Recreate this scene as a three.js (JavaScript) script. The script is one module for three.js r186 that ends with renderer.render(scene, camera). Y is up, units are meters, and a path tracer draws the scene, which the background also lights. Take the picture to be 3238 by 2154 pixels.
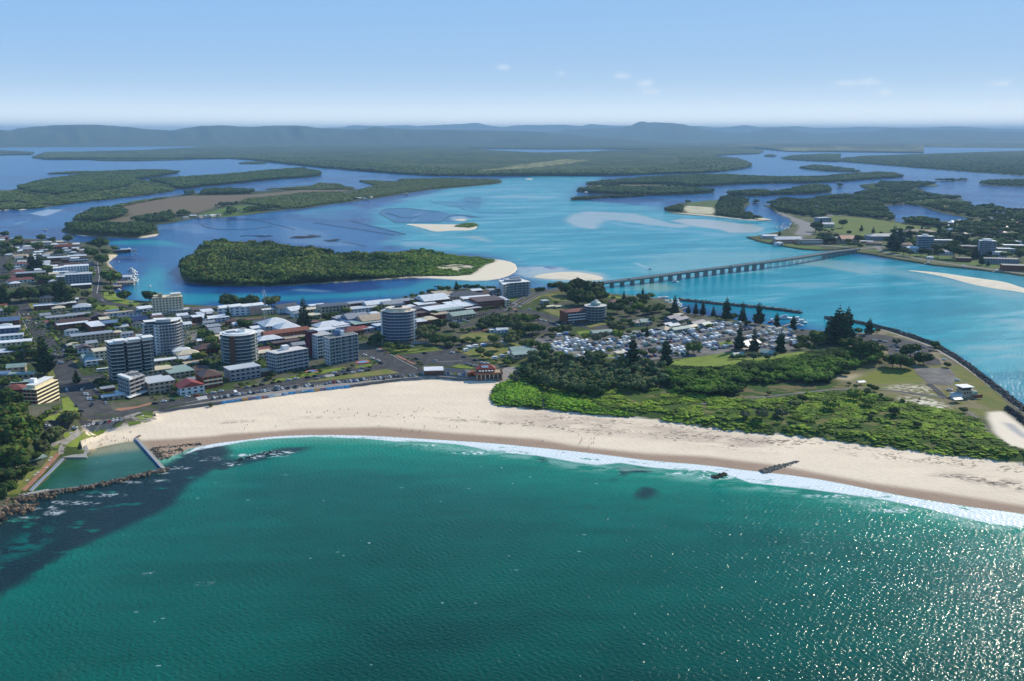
import * as THREE from 'three';
import { mergeGeometries, mergeVertices } from 'three/addons/utils/BufferGeometryUtils.js';

// ---------- camera ----------
const FOCAL = 2950, EYE = 204, HORIZON = 420, PITCH = Math.atan((1077 - HORIZON) / FOCAL);
const scene = new THREE.Scene();
const camera = new THREE.PerspectiveCamera(2 * Math.atan(1077 / FOCAL) * 180 / Math.PI, 3238 / 2154,1,150000);
camera.position.set(0, EYE, 0);
camera.rotation.x = -PITCH;
const renderer = new THREE.WebGLRenderer({ antialias: true });
renderer.toneMapping = THREE.LinearToneMapping;
renderer.toneMappingExposure = 1.06;
renderer.shadowMap.enabled = true;

// ---------- sun: to the right and beyond, fairly high afternoon sun ----------
const SUN_AZ = 44.5 * Math.PI / 180, SUN_EL = 34 * Math.PI / 180;      // azimuth measured from straight ahead (-z) to the right (+x)
const sunDir = new THREE.Vector3(Math.sin(SUN_AZ) * Math.cos(SUN_EL), Math.sin(SUN_EL), -Math.cos(SUN_AZ) * Math.cos(SUN_EL));
const sun = new THREE.DirectionalLight(new THREE.Color(1.0,0.91,0.74), 5.0);
sun.target.position.set(0,0,-900);
sun.position.copy(sun.target.position).addScaledVector(sunDir, 2500);
sun.castShadow = true;
sun.shadow.camera.left = -1400; sun.shadow.camera.right = 1400; sun.shadow.camera.top = 1400; sun.shadow.camera.bottom = -1400; sun.shadow.camera.far = 6000;
sun.shadow.mapSize.set(4096,4096);
scene.add(sun, sun.target);

// ---------- maths ----------
const { sin, cos, abs, min, max, floor, sqrt, exp, PI, hypot, atan2 } = Math;
const clamp = (v, a = 0, b = 1) => v < a ? a : v > b ? b : v;
const sstep = (a, b, v) => { const t = clamp((v - a) / (b - a)); return t * t * (3 - 2 * t); };
const lerp = (a, b, t) => a + (b - a) * t;
function rngOf(seed) { let a = seed >>> 0; return () => { a = (a + 0x6D2B79F5) | 0; let t = Math.imul(a ^ (a >>> 15), 1 | a); t = (t + Math.imul(t ^ (t >>> 7), 61 | t)) ^ t; return ((t ^ (t >>> 14)) >>> 0) / 4294967296; }; }
function hash2(i, j, s = 0) { let h = Math.imul(i, 374761393) ^ Math.imul(j, 668265263) ^ Math.imul(s + 11,2147483647 - 1234567); h = Math.imul(h ^ (h >>> 13), 1274126177); return ((h ^ (h >>> 16)) >>> 0) / 4294967296; }
function vnoise(x, y, s = 0) { const i = floor(x), j = floor(y); let u = x - i, v = y - j; u = u * u * (3 - 2 * u); v = v * v * (3 - 2 * v); return lerp(lerp(hash2(i, j, s), hash2(i + 1, j, s), u), lerp(hash2(i, j + 1, s), hash2(i + 1, j + 1, s), u), v); }
function fbm(x, y, o = 4, s = 0) { let a = .5, t = 0, n = 0; for (let k = 0; k < o; k++) { t += a * vnoise(x, y, s + k * 7); n += a; a *= .5; x = x * 2.03 + 17.1; y = y * 2.03 + 5.7; } return t / n; }
const s2l = c => { c /= 255; return c <= .04045 ? c / 12.92 : Math.pow((c + .055) / 1.055,2.4); };
const rgb = (r, g, b) => [s2l(r), s2l(g), s2l(b)];
const col = a => new THREE.Color().setRGB(a[0], a[1], a[2]);
const hexl = h => [s2l(h >> 16 & 255), s2l(h >> 8 & 255), s2l(h & 255)];

// ---------- sky ----------
{
  const w = 2048, h = 1024, d = new Float32Array(w * h * 4);
  const hz = rgb(198,224,243), mid = rgb(114,174,236), zen = rgb(62,108,160), glow = [2.5,2.2,1.6];
  const clouds = [[1158,154,14,5],[1290,167,10,3],[1430,173,18,5],[1485,192,18,5],[1500,213,26,4],[1950,191,28,5],[1995,189,26,6],[2038,212,16,6],[2120,243,34,5],[2300,190,20,4],[2310,241,40,6],[2040,243,14,4]]
    .map(([x, y, rx, ry]) => { const u = (x * 1.37378 - 1619) / FOCAL, v = (1077 - y * 1.37378) / FOCAL; const yy = v * cos(PITCH) - sin(PITCH), zz = -v * sin(PITCH) - cos(PITCH); return [atan2(u, -zz), Math.atan(yy / hypot(u, zz)), rx * 1.37 / FOCAL, ry * 1.37 / FOCAL]; });
  for (let j = 0; j < h; j++) {
    const el = ((j + .5) / h - .5) * PI, e = max(el, 0) * 180 / PI;
    for (let i = 0; i < w; i++) {
      const phi = ((i + .5) / w - .5) * 2 * PI;            // atan2(z, x)
      const az = atan2(cos(phi), -sin(phi));               // from -z towards +x
      const s = .5 + .5 * cos(az - SUN_AZ);
      const t = 1 - exp(-e / lerp(4.2,8.0, s * s)), z2 = sstep(6,75, e);
      let k = 0;
      if (e > .1 && e < 9) for (const c of clouds) { const dx = (az - c[0]) / c[2], dy = (el - c[1]) / c[3]; const q = dx * dx + dy * dy; if (q < 4) k = max(k, sstep(1.5,.1, q + 1.6 * (fbm(az * 420, el * 900,3,3) - .5)) * .42); }
      for (let n = 0; n < 3; n++) { let v = lerp(lerp(hz[n], mid[n], t), zen[n], z2 * .9); v += glow[n] * exp(-e / .85) * (.7 + .5 * s); v = lerp(v, 1.12, k); d[(j * w + i) * 4 + n] = v; }
      d[(j * w + i) * 4 + 3] = 1;
    }
  }
  const t = new THREE.DataTexture(d, w, h, THREE.RGBAFormat, THREE.FloatType);
  t.mapping = THREE.EquirectangularReflectionMapping; t.magFilter = t.minFilter = THREE.LinearFilter; t.colorSpace = THREE.LinearSRGBColorSpace; t.needsUpdate = true;
  scene.background = t; scene.environment = t;
}
// ---------- haze over the lake and the ranges ----------
scene.fog = new THREE.FogExp2(new THREE.Color().setRGB(.42,.7,1.0), 5.0e-5);

// ---------- from photo pixels to places: a pixel gives a direction, the ground it touches gives the distance ----------
const ZONE = { A: [0,700,.27577], B: [0,980,.2551], C: [450,880,.2551], D: [900,860,.2551], E: [1350,840,.2551], F: [1850,880,.2551], G: [2350,940,.37675], H: [0,1260,.29699], I: [2350,540,.37675], J: [0,370,.42427], K: [900,370,.42427], L: [1700,370,.38184], M: [1550,1160,.38184], N: [1800,700,.40305], O: [700,1180,.42427], Q: [2150,900,.21213], R: [0,1600,.42427], S: [1700,1340,.12728], U: [2550,1500,.41697], V: [0,0,1.37378], X: [0,0,1] };
function ray(k, x, y) { const a = ZONE[k], u = (a[0] + x * a[2] - 1619) / FOCAL, v = (1077 - a[1] - y * a[2]) / FOCAL; return [u, v * cos(PITCH) - sin(PITCH), -v * sin(PITCH) - cos(PITCH)]; }
function at(k, x, y, h = 0) { if (k === 'W') return [x, y]; const r = ray(k, x, y), t = (h - EYE) / r[1]; return [r[0] * t, r[2] * t]; }
// list of [x, y(, h)] or [zone, x, y(, h)] -> [[X, Z] ...]
function P(k, list, h = 0) { return list.map(p => typeof p[0] === 'string' ? at(p[0], p[1], p[2], p[3] ?? h) : at(k, p[0], p[1], p[2] ?? h)); }
function inside(poly, x, z) { let c = false; for (let i = 0, j = poly.length - 1; i < poly.length; j = i++) { const a = poly[i], b = poly[j]; if ((a[1] > z) !== (b[1] > z) && x < (b[0] - a[0]) * (z - a[1]) / (b[1] - a[1]) + a[0]) c = !c; } return c; }
function distLine(line, x, z, closed = false) { let m = 1e18; for (let i = closed ? 0 : 1; i < line.length; i++) { const a = line[(i + line.length - 1) % line.length], b = line[i]; const dx = b[0] - a[0], dz = b[1] - a[1], t = clamp(((x - a[0]) * dx + (z - a[1]) * dz) / (dx * dx + dz * dz || 1)); const ex = x - a[0] - dx * t, ez = z - a[1] - dz * t, q = ex * ex + ez * ez; if (q < m) m = q; } return sqrt(m); }
function boxOf(poly, pad = 0) { let a = 1e9, b = -1e9, c = 1e9, d = -1e9; for (const p of poly) { a = min(a, p[0]); b = max(b, p[0]); c = min(c, p[1]); d = max(d, p[1]); } return [a - pad, b + pad, c - pad, d + pad]; }
// smooth a traced outline (Chaikin)
function smooth(poly, n = 1, closed = true) { for (let k = 0; k < n; k++) { const o = []; const L = poly.length; if (!closed) o.push(poly[0]); for (let i = 0; i < (closed ? L : L - 1); i++) { const a = poly[i], b = poly[(i + 1) % L]; o.push([lerp(a[0], b[0],.25), lerp(a[1], b[1],.25)],[lerp(a[0], b[0],.75), lerp(a[1], b[1],.75)]); } if (!closed) o.push(poly[L - 1]); poly = o; } return poly; }
function ribbonPoly(line, w) { const L = [], R = []; for (let i = 0; i < line.length; i++) { const a = line[max(0, i - 1)], b = line[min(line.length - 1, i + 1)]; let dx = b[0] - a[0], dz = b[1] - a[1]; const l = hypot(dx, dz) || 1; dx /= l; dz /= l; const ww = Array.isArray(w) ? lerp(w[0], w[1], i / (line.length - 1)) : w; L.push([line[i][0] - dz * ww / 2, line[i][1] + dx * ww / 2]); R.push([line[i][0] + dz * ww / 2, line[i][1] - dx * ww / 2]); } return [...L, ...R.reverse()]; }

// ---------- objects ----------
const used = new Map();
function numbered(n) { const k = used.get(n) ?? 0; used.set(n, k + 1); return k ? `${n}_${String(k).padStart(3,'0')}` : n; }
function tag(o, label, category, group, kind) { if (label) o.userData.label = label; if (category) o.userData.category = category; if (group) o.userData.group = group; if (kind) o.userData.kind = kind; return o; }
function shadow(o) { o.traverse(m => { if (m.isMesh) { m.castShadow = true; m.receiveShadow = true; } }); return o; }
function mesh(name, geo, mat, parent) { const m = new THREE.Mesh(geo, mat); m.name = parent ? name : numbered(name); m.castShadow = m.receiveShadow = true; (parent || scene).add(m); return m; }
function structure(name, geo, mat, label) { const m = mesh(name, geo, mat); m.userData.kind = 'structure'; if (label) m.userData.label = label; return m; }
function thing(name, label, category, x, y, z, turn = 0, group) { const g = new THREE.Group(); g.name = numbered(name); g.position.set(x, y, z); g.rotation.y = turn; tag(g, label, category, group); scene.add(g); return g; }
function copyOf(proto, name, label, category, x, y, z, turn = 0, scale = 1, group) { const c = proto.clone(); c.name = numbered(name); c.position.set(x, y, z); c.rotation.y = turn; if (Array.isArray(scale)) c.scale.set(...scale); else c.scale.setScalar(scale); c.userData = {}; tag(c, label, category, group); scene.add(c); return c; }
const boxGeos = new Map();
const UNITBOX = new THREE.BoxGeometry(1,1,1);
function box(name, x, y, z, w, h, d, mat, parent, ry = 0) { const m = mesh(name, UNITBOX, mat, parent); m.position.set(x, y, z); m.scale.set(w, h, d); m.rotation.y = ry; return m; }
function bxg(x, y, z, w, h, d, ry = 0) { const g = new THREE.BoxGeometry(w, h, d); if (ry) g.rotateY(ry); g.translate(x, y, z); return g; }
const merge = list => mergeGeometries(list.map(g => { g = g.index ? g.toNonIndexed() : g; for (const k of Object.keys(g.attributes)) if (!['position','normal','uv'].includes(k)) g.deleteAttribute(k); if (!g.attributes.uv) g.setAttribute('uv', new THREE.BufferAttribute(new Float32Array(g.attributes.position.count * 2), 2)); return g; }));
function paint(geo, c) { const n = geo.attributes.position.count, a = new Float32Array(n * 3); for (let i = 0; i < n; i++) { const q = typeof c === 'function' ? c(i) : c; a.set(q, i * 3); } geo.setAttribute('color', new THREE.BufferAttribute(a, 3)); return geo; }

// ---------- textures and materials ----------
function dataTex(w, h, fn, srgb = true, repeat = true) {
  const d = new Uint8Array(w * h * 4), enc = v => { v = clamp(v); return 255 * (v <= .0031308 ? v * 12.92 : 1.055 * Math.pow(v, 1 / 2.4) - .055); };
  for (let j = 0; j < h; j++) for (let i = 0; i < w; i++) { const c = fn(i, j), o = (j * w + i) * 4; if (srgb) { d[o] = enc(c[0]); d[o + 1] = enc(c[1]); d[o + 2] = enc(c[2]); } else { d[o] = 255 * clamp(c[0]); d[o + 1] = 255 * clamp(c[1]); d[o + 2] = 255 * clamp(c[2]); } d[o + 3] = 255; }
  const t = new THREE.DataTexture(d, w, h, THREE.RGBAFormat); t.colorSpace = srgb ? THREE.SRGBColorSpace : THREE.NoColorSpace; t.magFilter = THREE.LinearFilter; t.minFilter = THREE.LinearMipmapLinearFilter; t.generateMipmaps = true; t.wrapS = t.wrapT = repeat ? THREE.RepeatWrapping : THREE.ClampToEdgeWrapping; t.needsUpdate = true; return t;
}
// tileable blotches: several octaves of noise that close on themselves
function tileNoise(n, per, s) { const g = (x, y, p) => { const i = floor(x), j = floor(y); let u = x - i, v = y - j; u = u * u * (3 - 2 * u); v = v * v * (3 - 2 * v); const m = a => ((a % p) + p) % p; return lerp(lerp(hash2(m(i), m(j), s), hash2(m(i + 1), m(j), s), u), lerp(hash2(m(i), m(j + 1), s), hash2(m(i + 1), m(j + 1), s), u), v); }; return (i, j) => { let t = 0, a = .5, q = 0, p = per; while (p <= n / 2) { t += a * g(i / n * p, j / n * p, p); q += a; a *= .62; p *= 2; } return t / q; }; }
function blotch(n, a, b, per, s, c) { const f = tileNoise(n, per, s), f2 = tileNoise(n, per * 3, s + 9); return dataTex(n, n, (i, j) => { const t = clamp((f(i, j) - .5) * 2.6 + .5), u = c ? sstep(.58,.75, f2(i, j)) : 0; return [0,1,2].map(k => lerp(lerp(a[k], b[k], t), c ? c[k] : 0, u)); }); }
function scaled(tex, metres) { const t = tex.clone(); t.repeat.set(1 / metres, 1 / metres); t.needsUpdate = true; return t; }
const std = (c, r = .8, o = {}) => new THREE.MeshPhysicalMaterial({ color: Array.isArray(c) ? col(c) : c, roughness: r, specularIntensity: r > .65 ? .15 : .8,...o });
// a flat sheet or a draped one, uv in metres
function tri(poly, holes = []) { const c = poly.map(p => new THREE.Vector2(p[0], p[1])); const hs = holes.map(h => h.map(p => new THREE.Vector2(p[0], p[1]))); const f = THREE.ShapeUtils.triangulateShape(c, hs); return { v: [...poly, ...holes.flat()], f }; }
function sheetGeo(poly, height, maxEdge = 14, holes = []) {
  let { v, f } = tri(poly, holes); v = v.map(p => [p[0], p[1]]);
  for (let pass = 0; pass < 7; pass++) {       // halve long edges so that the sheet can follow the ground
    const mid = new Map(), nf = []; let cut = 0;
    const m = (a, b) => { const p = v[a], q = v[b]; if (hypot(p[0] - q[0], p[1] - q[1]) <= maxEdge) return -1; const k = a < b ? a + '_' + b : b + '_' + a; if (!mid.has(k)) { mid.set(k, v.length); v.push([(p[0] + q[0]) / 2, (p[1] + q[1]) / 2]); } cut++; return mid.get(k); };
    for (const [a, b, c] of f) { const ab = m(a, b), bc = m(b, c), ca = m(c, a); const n = (ab >= 0) + (bc >= 0) + (ca >= 0);
      if (!n) nf.push([a, b, c]);
      else if (n === 3) nf.push([a, ab, ca],[ab, b, bc],[ca, bc, c],[ab, bc, ca]);
      else if (n === 1) { if (ab >= 0) nf.push([a, ab, c],[ab, b, c]); else if (bc >= 0) nf.push([b, bc, a],[bc, c, a]); else nf.push([c, ca, b],[ca, a, b]); }
      else { if (ab < 0) nf.push([c, ca, bc],[ca, a, b],[ca, b, bc]); else if (bc < 0) nf.push([a, ab, ca],[ab, b, c],[ab, c, ca]); else nf.push([b, bc, ab],[bc, c, a],[bc, a, ab]); } }
    f = nf; if (!cut) break;
  }
  const g = new THREE.BufferGeometry(), pos = new Float32Array(v.length * 3), uv = new Float32Array(v.length * 2);
  v.forEach((p, i) => { pos.set([p[0], typeof height === 'function' ? height(p[0], p[1]) : height, p[1]], i * 3); uv.set([p[0],-p[1]], i * 2); });
  const idx = []; for (const [a, b, c] of f) { const A = v[a], B = v[b], C = v[c]; ((B[0] - A[0]) * (C[1] - A[1]) - (B[1] - A[1]) * (C[0] - A[0])) > 0 ? idx.push(a, c, b) : idx.push(a, b, c); }
  g.setAttribute('position', new THREE.BufferAttribute(pos, 3)); g.setAttribute('uv', new THREE.BufferAttribute(uv, 2)); g.setIndex(idx); g.computeVertexNormals(); return g;
}
// a colour map of the ground seen from above
class GroundMap {
  constructor(w, h, x0, x1, z0, z1, base) { Object.assign(this, { w, h, x0, x1, z0, z1 }); this.c = new Float32Array(w * h * 3); for (let i = 0; i < w * h; i++) { this.c[i * 3] = base[0]; this.c[i * 3 + 1] = base[1]; this.c[i * 3 + 2] = base[2]; } }
  px(x) { return (x - this.x0) / (this.x1 - this.x0) * this.w; }
  pz(z) { return (this.z1 - z) / (this.z1 - this.z0) * this.h; }
  wx(i) { return this.x0 + (i + .5) / this.w * (this.x1 - this.x0); }
  wz(j) { return this.z1 - (j + .5) / this.h * (this.z1 - this.z0); }
  // fill an outline; feather in metres; keep(x, z, mask) may change the mask
  fill(poly, c, feather = 0, keep, alpha = 1) {
    const b = boxOf(poly, feather * 2 + 2), i0 = max(0, floor(this.px(b[0]))), i1 = min(this.w - 1, floor(this.px(b[1]))), j0 = max(0, floor(this.pz(b[3]))), j1 = min(this.h - 1, floor(this.pz(b[2])));
    const W = i1 - i0 + 1, H = j1 - j0 + 1; if (W < 1 || H < 1) return; let m = new Float32Array(W * H);
    for (let j = 0; j < H; j++) { const z = this.wz(j0 + j), xs = []; for (let a = 0, e = poly.length - 1; a < poly.length; e = a++) { const p = poly[a], q = poly[e]; if ((p[1] > z) !== (q[1] > z)) xs.push((q[0] - p[0]) * (z - p[1]) / (q[1] - p[1]) + p[0]); } xs.sort((a, b) => a - b); for (let k = 0; k + 1 < xs.length; k += 2) { const a = max(0, Math.round(this.px(xs[k])) - i0), e = min(W, Math.round(this.px(xs[k + 1])) - i0); for (let i = a; i < e; i++) m[j * W + i] = 1; } }
    if (feather) { const rx = max(1, Math.round(feather / (this.x1 - this.x0) * this.w)), rz = max(1, Math.round(feather / (this.z1 - this.z0) * this.h)); for (let n = 0; n < 2; n++) { m = blur(m, W, H, rx, 1); m = blur(m, W, H, rz, 0); } }
    const f = typeof c === 'function';
    for (let j = 0; j < H; j++) for (let i = 0; i < W; i++) { let t = m[j * W + i]; if (t <= .003) continue; const x = this.wx(i0 + i), z = this.wz(j0 + j); if (keep) t = clamp(keep(x, z, t)); t *= alpha; const q = f ? c(x, z) : c, o = ((j0 + j) * this.w + i0 + i) * 3; for (let n = 0; n < 3; n++) this.c[o + n] += (q[n] - this.c[o + n]) * t; }
  }
  each(fn) { for (let j = 0; j < this.h; j++) for (let i = 0; i < this.w; i++) { const o = (j * this.w + i) * 3; fn(this.wx(i), this.wz(j), this.c, o); } }
  texture() { return dataTex(this.w, this.h, (i, j) => { const o = (j * this.w + i) * 3; return [this.c[o], this.c[o + 1], this.c[o + 2]]; }, true, false); }
  // texture coordinates of this map for a geometry in world metres
  uv(g) { const p = g.attributes.position, u = new Float32Array(p.count * 2); for (let i = 0; i < p.count; i++) u.set([(p.getX(i) - this.x0) / (this.x1 - this.x0), (this.z1 - p.getZ(i)) / (this.z1 - this.z0)], i * 2); g.setAttribute('uv', new THREE.BufferAttribute(u, 2)); return g; }
}
function blur(m, W, H, r, horiz) { const o = new Float32Array(W * H), n = horiz ? W : H, l = horiz ? H : W, st = horiz ? 1 : W, sl = horiz ? W : 1, k = 1 / (2 * r + 1); for (let a = 0; a < l; a++) { let s = 0; const b = a * sl; for (let i = -r; i <= r; i++) s += m[b + clamp(i, 0, n - 1) * st]; for (let i = 0; i < n; i++) { o[b + i * st] = s * k; s += m[b + min(n - 1, i + r + 1) * st] - m[b + max(0, i - r) * st]; } } return o; }
// ================= shore lines and terrain of the near coast =================
const oceanLine = smooth(P('H',[[-900,1750],[-400,1500],[0,1230],[190,1062],[320,987],[668,642],[900,622],[935,560],[1010,545],[1250,492],[1450,460],[1560,540],[1640,640],[1720,650],[1900,590],[1980,545],[2150,505],[2357,470],
  ['O',200,495],['O',400,470],['O',700,460],['O',1100,465],['O',1500,490],['O',2000,520],['M',350,665],['M',700,700],['M',1000,735],['M',1300,775],['M',1800,815],['M',2100,855],
  ['U',0,20],['U',400,95],['U',650,150],['U',1000,210],['U',1300,255],['U',1650,300],['U',2400,430],['U',3600,700]]), 1, false);
const backLine = P('H',[[870,532],[850,460],[980,360],[1180,325],[1400,300],[1600,250],[1660,205],[1640,160],[1760,140],[2000,110],[2357,60],
  ['O',300,190],['O',600,147],['O',960,107],['O',1300,62],['O',1600,42],['O',1800,57],['O',2080,62],['O',2150,30],['O',2130,60],['O',2040,112],['O',2010,200],['O',2060,240],['O',2357,280],['M',430,350],['M',700,385],['M',1000,405],['M',1300,430],['M',1600,470],['M',2000,530],['M',2357,555],
  ['G',600,1180],['G',1000,1240],['G',1600,1310],['G',2000,1360],['G',2357,1400],['G',3000,1480],['G',4000,1660]],2);
const lagoonLine = P('A',[[-300,110],[0,160],[80,190],[400,207],[700,225],[850,240],[1000,250],[1250,270],[1330,320],[1350,390],[1240,470],[1300,540],[1370,590],[1390,650],[1290,720],[1310,780],[1330,860],[1500,905],[1620,915],[2110,950],
  ['C',520,330],['C',650,335],['C',930,350],['C',1300,345],['C',1650,350],['C',1960,375],['D',350,400],['D',480,388],['D',780,402],['D',1000,368],['D',1250,348],['D',1480,322],['D',1650,292],['D',1800,243],['D',1960,218],
  ['E',0,302],['E',150,292],['E',460,287],['E',880,287],['E',1060,292],['E',1310,282],['E',1500,296],['E',1640,285],['N',270,560],['N',400,577],['N',520,587],['N',690,605],['N',870,622],
  ['F',1060,300],['F',1180,355],['F',1240,430],['F',1680,490],['F',1900,530],['F',2240,570],['F',2352,572],['G',190,232],['G',450,268],['G',620,283],['G',800,303],['G',900,300],['G',1080,302],['G',1110,275],['G',1150,262],['G',1250,290],['G',1400,340],['G',1600,410],['G',1700,470],['G',1800,530],['G',1940,630],['G',2050,720],['G',2200,840],['G',2357,960],['G',2700,1230],['G',3100,1500]]);
const landPoly = [...oceanLine, ...[...lagoonLine].reverse(), [-2400,-1850],[-2400,-300]];
const beachPoly = (() => { let n = 0, m = 1e9; const s = at('H',935,560); oceanLine.forEach((p, i) => { const d = hypot(p[0] - s[0], p[1] - s[1]); if (d < m) { m = d; n = i; } }); return [...oceanLine.slice(n), ...[...backLine].reverse()]; })();
const ridge = P('F',[['E',1500,1120,9],['E',1900,1180,11],[700,1085,12],[1050,1085,13],[1400,1105,14],[1700,1080,15],[2060,1030,15],['G',150,530,15],['G',540,470,15],['G',800,435,15],['G',980,450,12]],13);
const ridgeZ = x => { let b = ridge[0][1]; for (let i = 1; i < ridge.length; i++) if (x > ridge[i - 1][0]) b = lerp(ridge[i - 1][1], ridge[i][1], clamp((x - ridge[i - 1][0]) / (ridge[i][0] - ridge[i - 1][0] || 1))); return b; };
const TOWN = 4;
const NX0 = -1160, NX1 = 560, NZ0 = -1960, NZ1 = -440, NC = 6, NW = Math.round((NX1 - NX0) / NC) + 1, NH = Math.round((NZ1 - NZ0) / NC) + 1;
const hill2 = at('V',-25,985,20), hill3 = at('V',60,900,14);
function rawHeight(x, z) {
  const dO = distLine(oceanLine, x, z), dL = distLine(lagoonLine, x, z), d = min(dO, dL);
  if (!inside(landPoly, x, z)) return -min(d * (dL < dO ? .35 : .07), 3);
  const hb = 1.9 * (1 - exp(-dO / 24));
  if (inside(beachPoly, x, z)) return hb;
  const db = distLine(backLine, x, z);
  let h = lerp(hb, TOWN, sstep(0,5, db));
  const dune = x > -60 && z > -760 ? sstep(-60,0, x) * sstep(-760,-700, z) : 0;
  if (dune > 0) h += dune * sstep(2,14, db) * (1.2 + 3.2 * (fbm(x / 26, z / 17,3,5) - .35));
  if (x < -238 && z > -596) h = min(h, .9 + dO * .13);
  h = min(h, dL < 4 ? dL * .35 : 1.4 + (dL - 4) * .11);
  const dr = distLine(ridge, x, z); if (dr < 80) h += 10.5 * exp(-((dr / (z > ridgeZ(x) ? 21 : 30)) ** 2));
  const d2 = hypot(x - hill2[0], (z - hill2[1]) * .8); h += 24 * exp(-((d2 / 62) ** 2)) * sstep(6,40, dO);
  return h;
}
const NHGT = new Float32Array(NW * NH);
for (let j = 0; j < NH; j++) for (let i = 0; i < NW; i++) NHGT[j * NW + i] = rawHeight(NX0 + i * NC, NZ0 + j * NC);
function hNear(x, z) { const u = clamp((x - NX0) / NC, 0, NW - 1.001), v = clamp((z - NZ0) / NC, 0, NH - 1.001), i = floor(u), j = floor(v), o = j * NW + i; const a = u - i, b = v - j; const A = NHGT[o], B = NHGT[o + 1], C = NHGT[o + NW], D = NHGT[o + NW + 1]; return a + b < 1 ? A + (B - A) * a + (C - A) * b : D + (C - D) * (1 - a) + (B - D) * (1 - b); }
// walls hold the made ground level up to the back of the beach
function hTop(x, z) { const h = hNear(x, z); if (x > -45 || x < -330 || z > -590 || z < -790 || h > TOWN || inside(beachPoly, x, z) || distLine(backLine, x, z) > 9) return h; return max(h, x < -262 ? 3.1 : TOWN); }
// where the line of sight meets the ground (lift: height above the ground)
function g(k, x, y, lift = 0) { const hit = h => { const p = at(k, x, y, h); return max(0, hTop(p[0], p[1])) + lift >= h; }; let hi = 34 + lift; while (hi > lift && !hit(hi)) hi -= .8; let lo = max(lift, hi), up = hi + .8; for (let n = 0; n < 6; n++) { const m = (lo + up) / 2; if (hit(m)) lo = m; else up = m; } return at(k, x, y, lo); }
function gp(k, list) { return list.map(p => typeof p[0] === 'string' ? g(p[0], p[1], p[2]) : g(k, p[0], p[1])); }

// colours of the near ground
const SAND = rgb(232,213,188), WET = rgb(166,142,122), GRASS = [.055,.082,.022], SCRUB = [.045,.085,.018], DRY = [.19,.165,.09], URBAN = [.1,.098,.068];
const nearMap = new GroundMap(2048,2048, NX0, NX1, NZ0, NZ1, URBAN);
nearMap.each((x, z, c, o) => { const n = fbm(x / 18, z / 18,3,2), m = fbm(x / 5, z / 5,2,4); const t = sstep(.45,.62, n); for (let k = 0; k < 3; k++) c[o + k] = lerp(c[o + k], GRASS[k], t) * (.75 + .5 * m); });
nearMap.fill(landPoly, URBAN, 0, (x, z, t) => 0);
// dune scrub and the headland
const scrubPoly = gp('M',[['O',2150,30],['O',2040,112],['O',2010,200],['O',2060,240],[430,350],[1000,405],[1600,470],[2000,530],['G',600,1180],['G',1000,1240],['G',1600,1310],['G',2357,1400],['G',3400,1560],['G',3000,1330],['G',2357,1300],['G',2080,1170],['G',1980,1030],['G',1760,960],['G',1400,900],['G',1180,840],['G',1000,790],['G',600,800],['G',100,860],['M',2000,270],['M',1700,210],['E',2100,1300],['E',1300,1230]]);
nearMap.fill(scrubPoly, (x, z) => { const n = fbm(x / 9, z / 7,3,8); const t = sstep(.5,.72, n); return [0,1,2].map(k => lerp([.06,.1,.02][k],[.16,.15,.055][k], t)); }, 3);
const headSlope = gp('G',[[0,560],[500,480],[900,420],[1150,460],[1190,540],[1000,640],[760,700],[900,770],[500,800],[0,850],['F',1700,1500],['F',600,1400],['F',700,1080],['F',1040,1090],['F',1700,1120]]);
nearMap.fill(headSlope, (x, z) => { const n = fbm(x / 14, z / 10,3,12); return n > .52 ? [.15,.13,.06] : SCRUB; }, 3);
const dryField = gp('G',[[760,680],[1000,620],[1400,580],[1760,560],[1930,640],[2230,900],[2120,960],[1980,1030],[1760,960],[1400,900],[1180,840],[900,770]]);
nearMap.fill(dryField, (x, z) => { const n = fbm(x / 11, z / 9,4,21), m = fbm(x / 3, z / 3,2,23); let a = n > .44 ? DRY : [.15,.16,.05]; return a.map(v => v * (.8 + .45 * m)); }, 4);
nearMap.fill(gp('G',[[1000,650],[1200,585],[1430,600],[1530,700],[1300,725],[1100,735],[930,690]]), (x, z) => { const n = fbm(x / 8, z / 8,3,31); return [lerp(.12,.2, n), lerp(.17,.19, n), .035]; }, 4);
nearMap.fill(gp('G',[[1300,840],[1500,830],[1640,870],[1750,950],[1600,950],[1450,900],[1340,880]]), rgb(214,204,188), 2, (x, z, t) => t * sstep(.42,.6, fbm(x / 4, z / 3,3,41)));
nearMap.fill(gp('G',[[1180,760],[1350,730],[1600,740],[1640,820],[1400,810]]), rgb(206,200,176), 3, (x, z, t) => t * .8 * sstep(.45,.6, fbm(x / 3, z / 2.4,3,43)));
nearMap.fill(gp('G',[[760,660],[1000,640],[900,700],[780,690]]), rgb(190,172,146), 3, (x, z, t) => t * .8);
// lookout greens
nearMap.fill(gp('G',[[1740,590],[1800,560],[1940,645],[2240,915],[2130,955],[1970,890],[1930,760],[1800,680]]), (x, z) => { const n = fbm(x / 7, z / 7,3,51); return [lerp(.1,.2, n), lerp(.14,.165, n), .045]; }, 2);
nearMap.fill(gp('G',[[900,305],[1150,275],[1400,345],[1600,420],[1700,485],[1760,560],[1400,585],[1190,560],[1150,460],[1000,360]]), (x, z) => { const n = fbm(x / 8, z / 7,3,55); return n > .47 ? [.24,.195,.13] : [.13,.135,.05]; }, 3);
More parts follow.
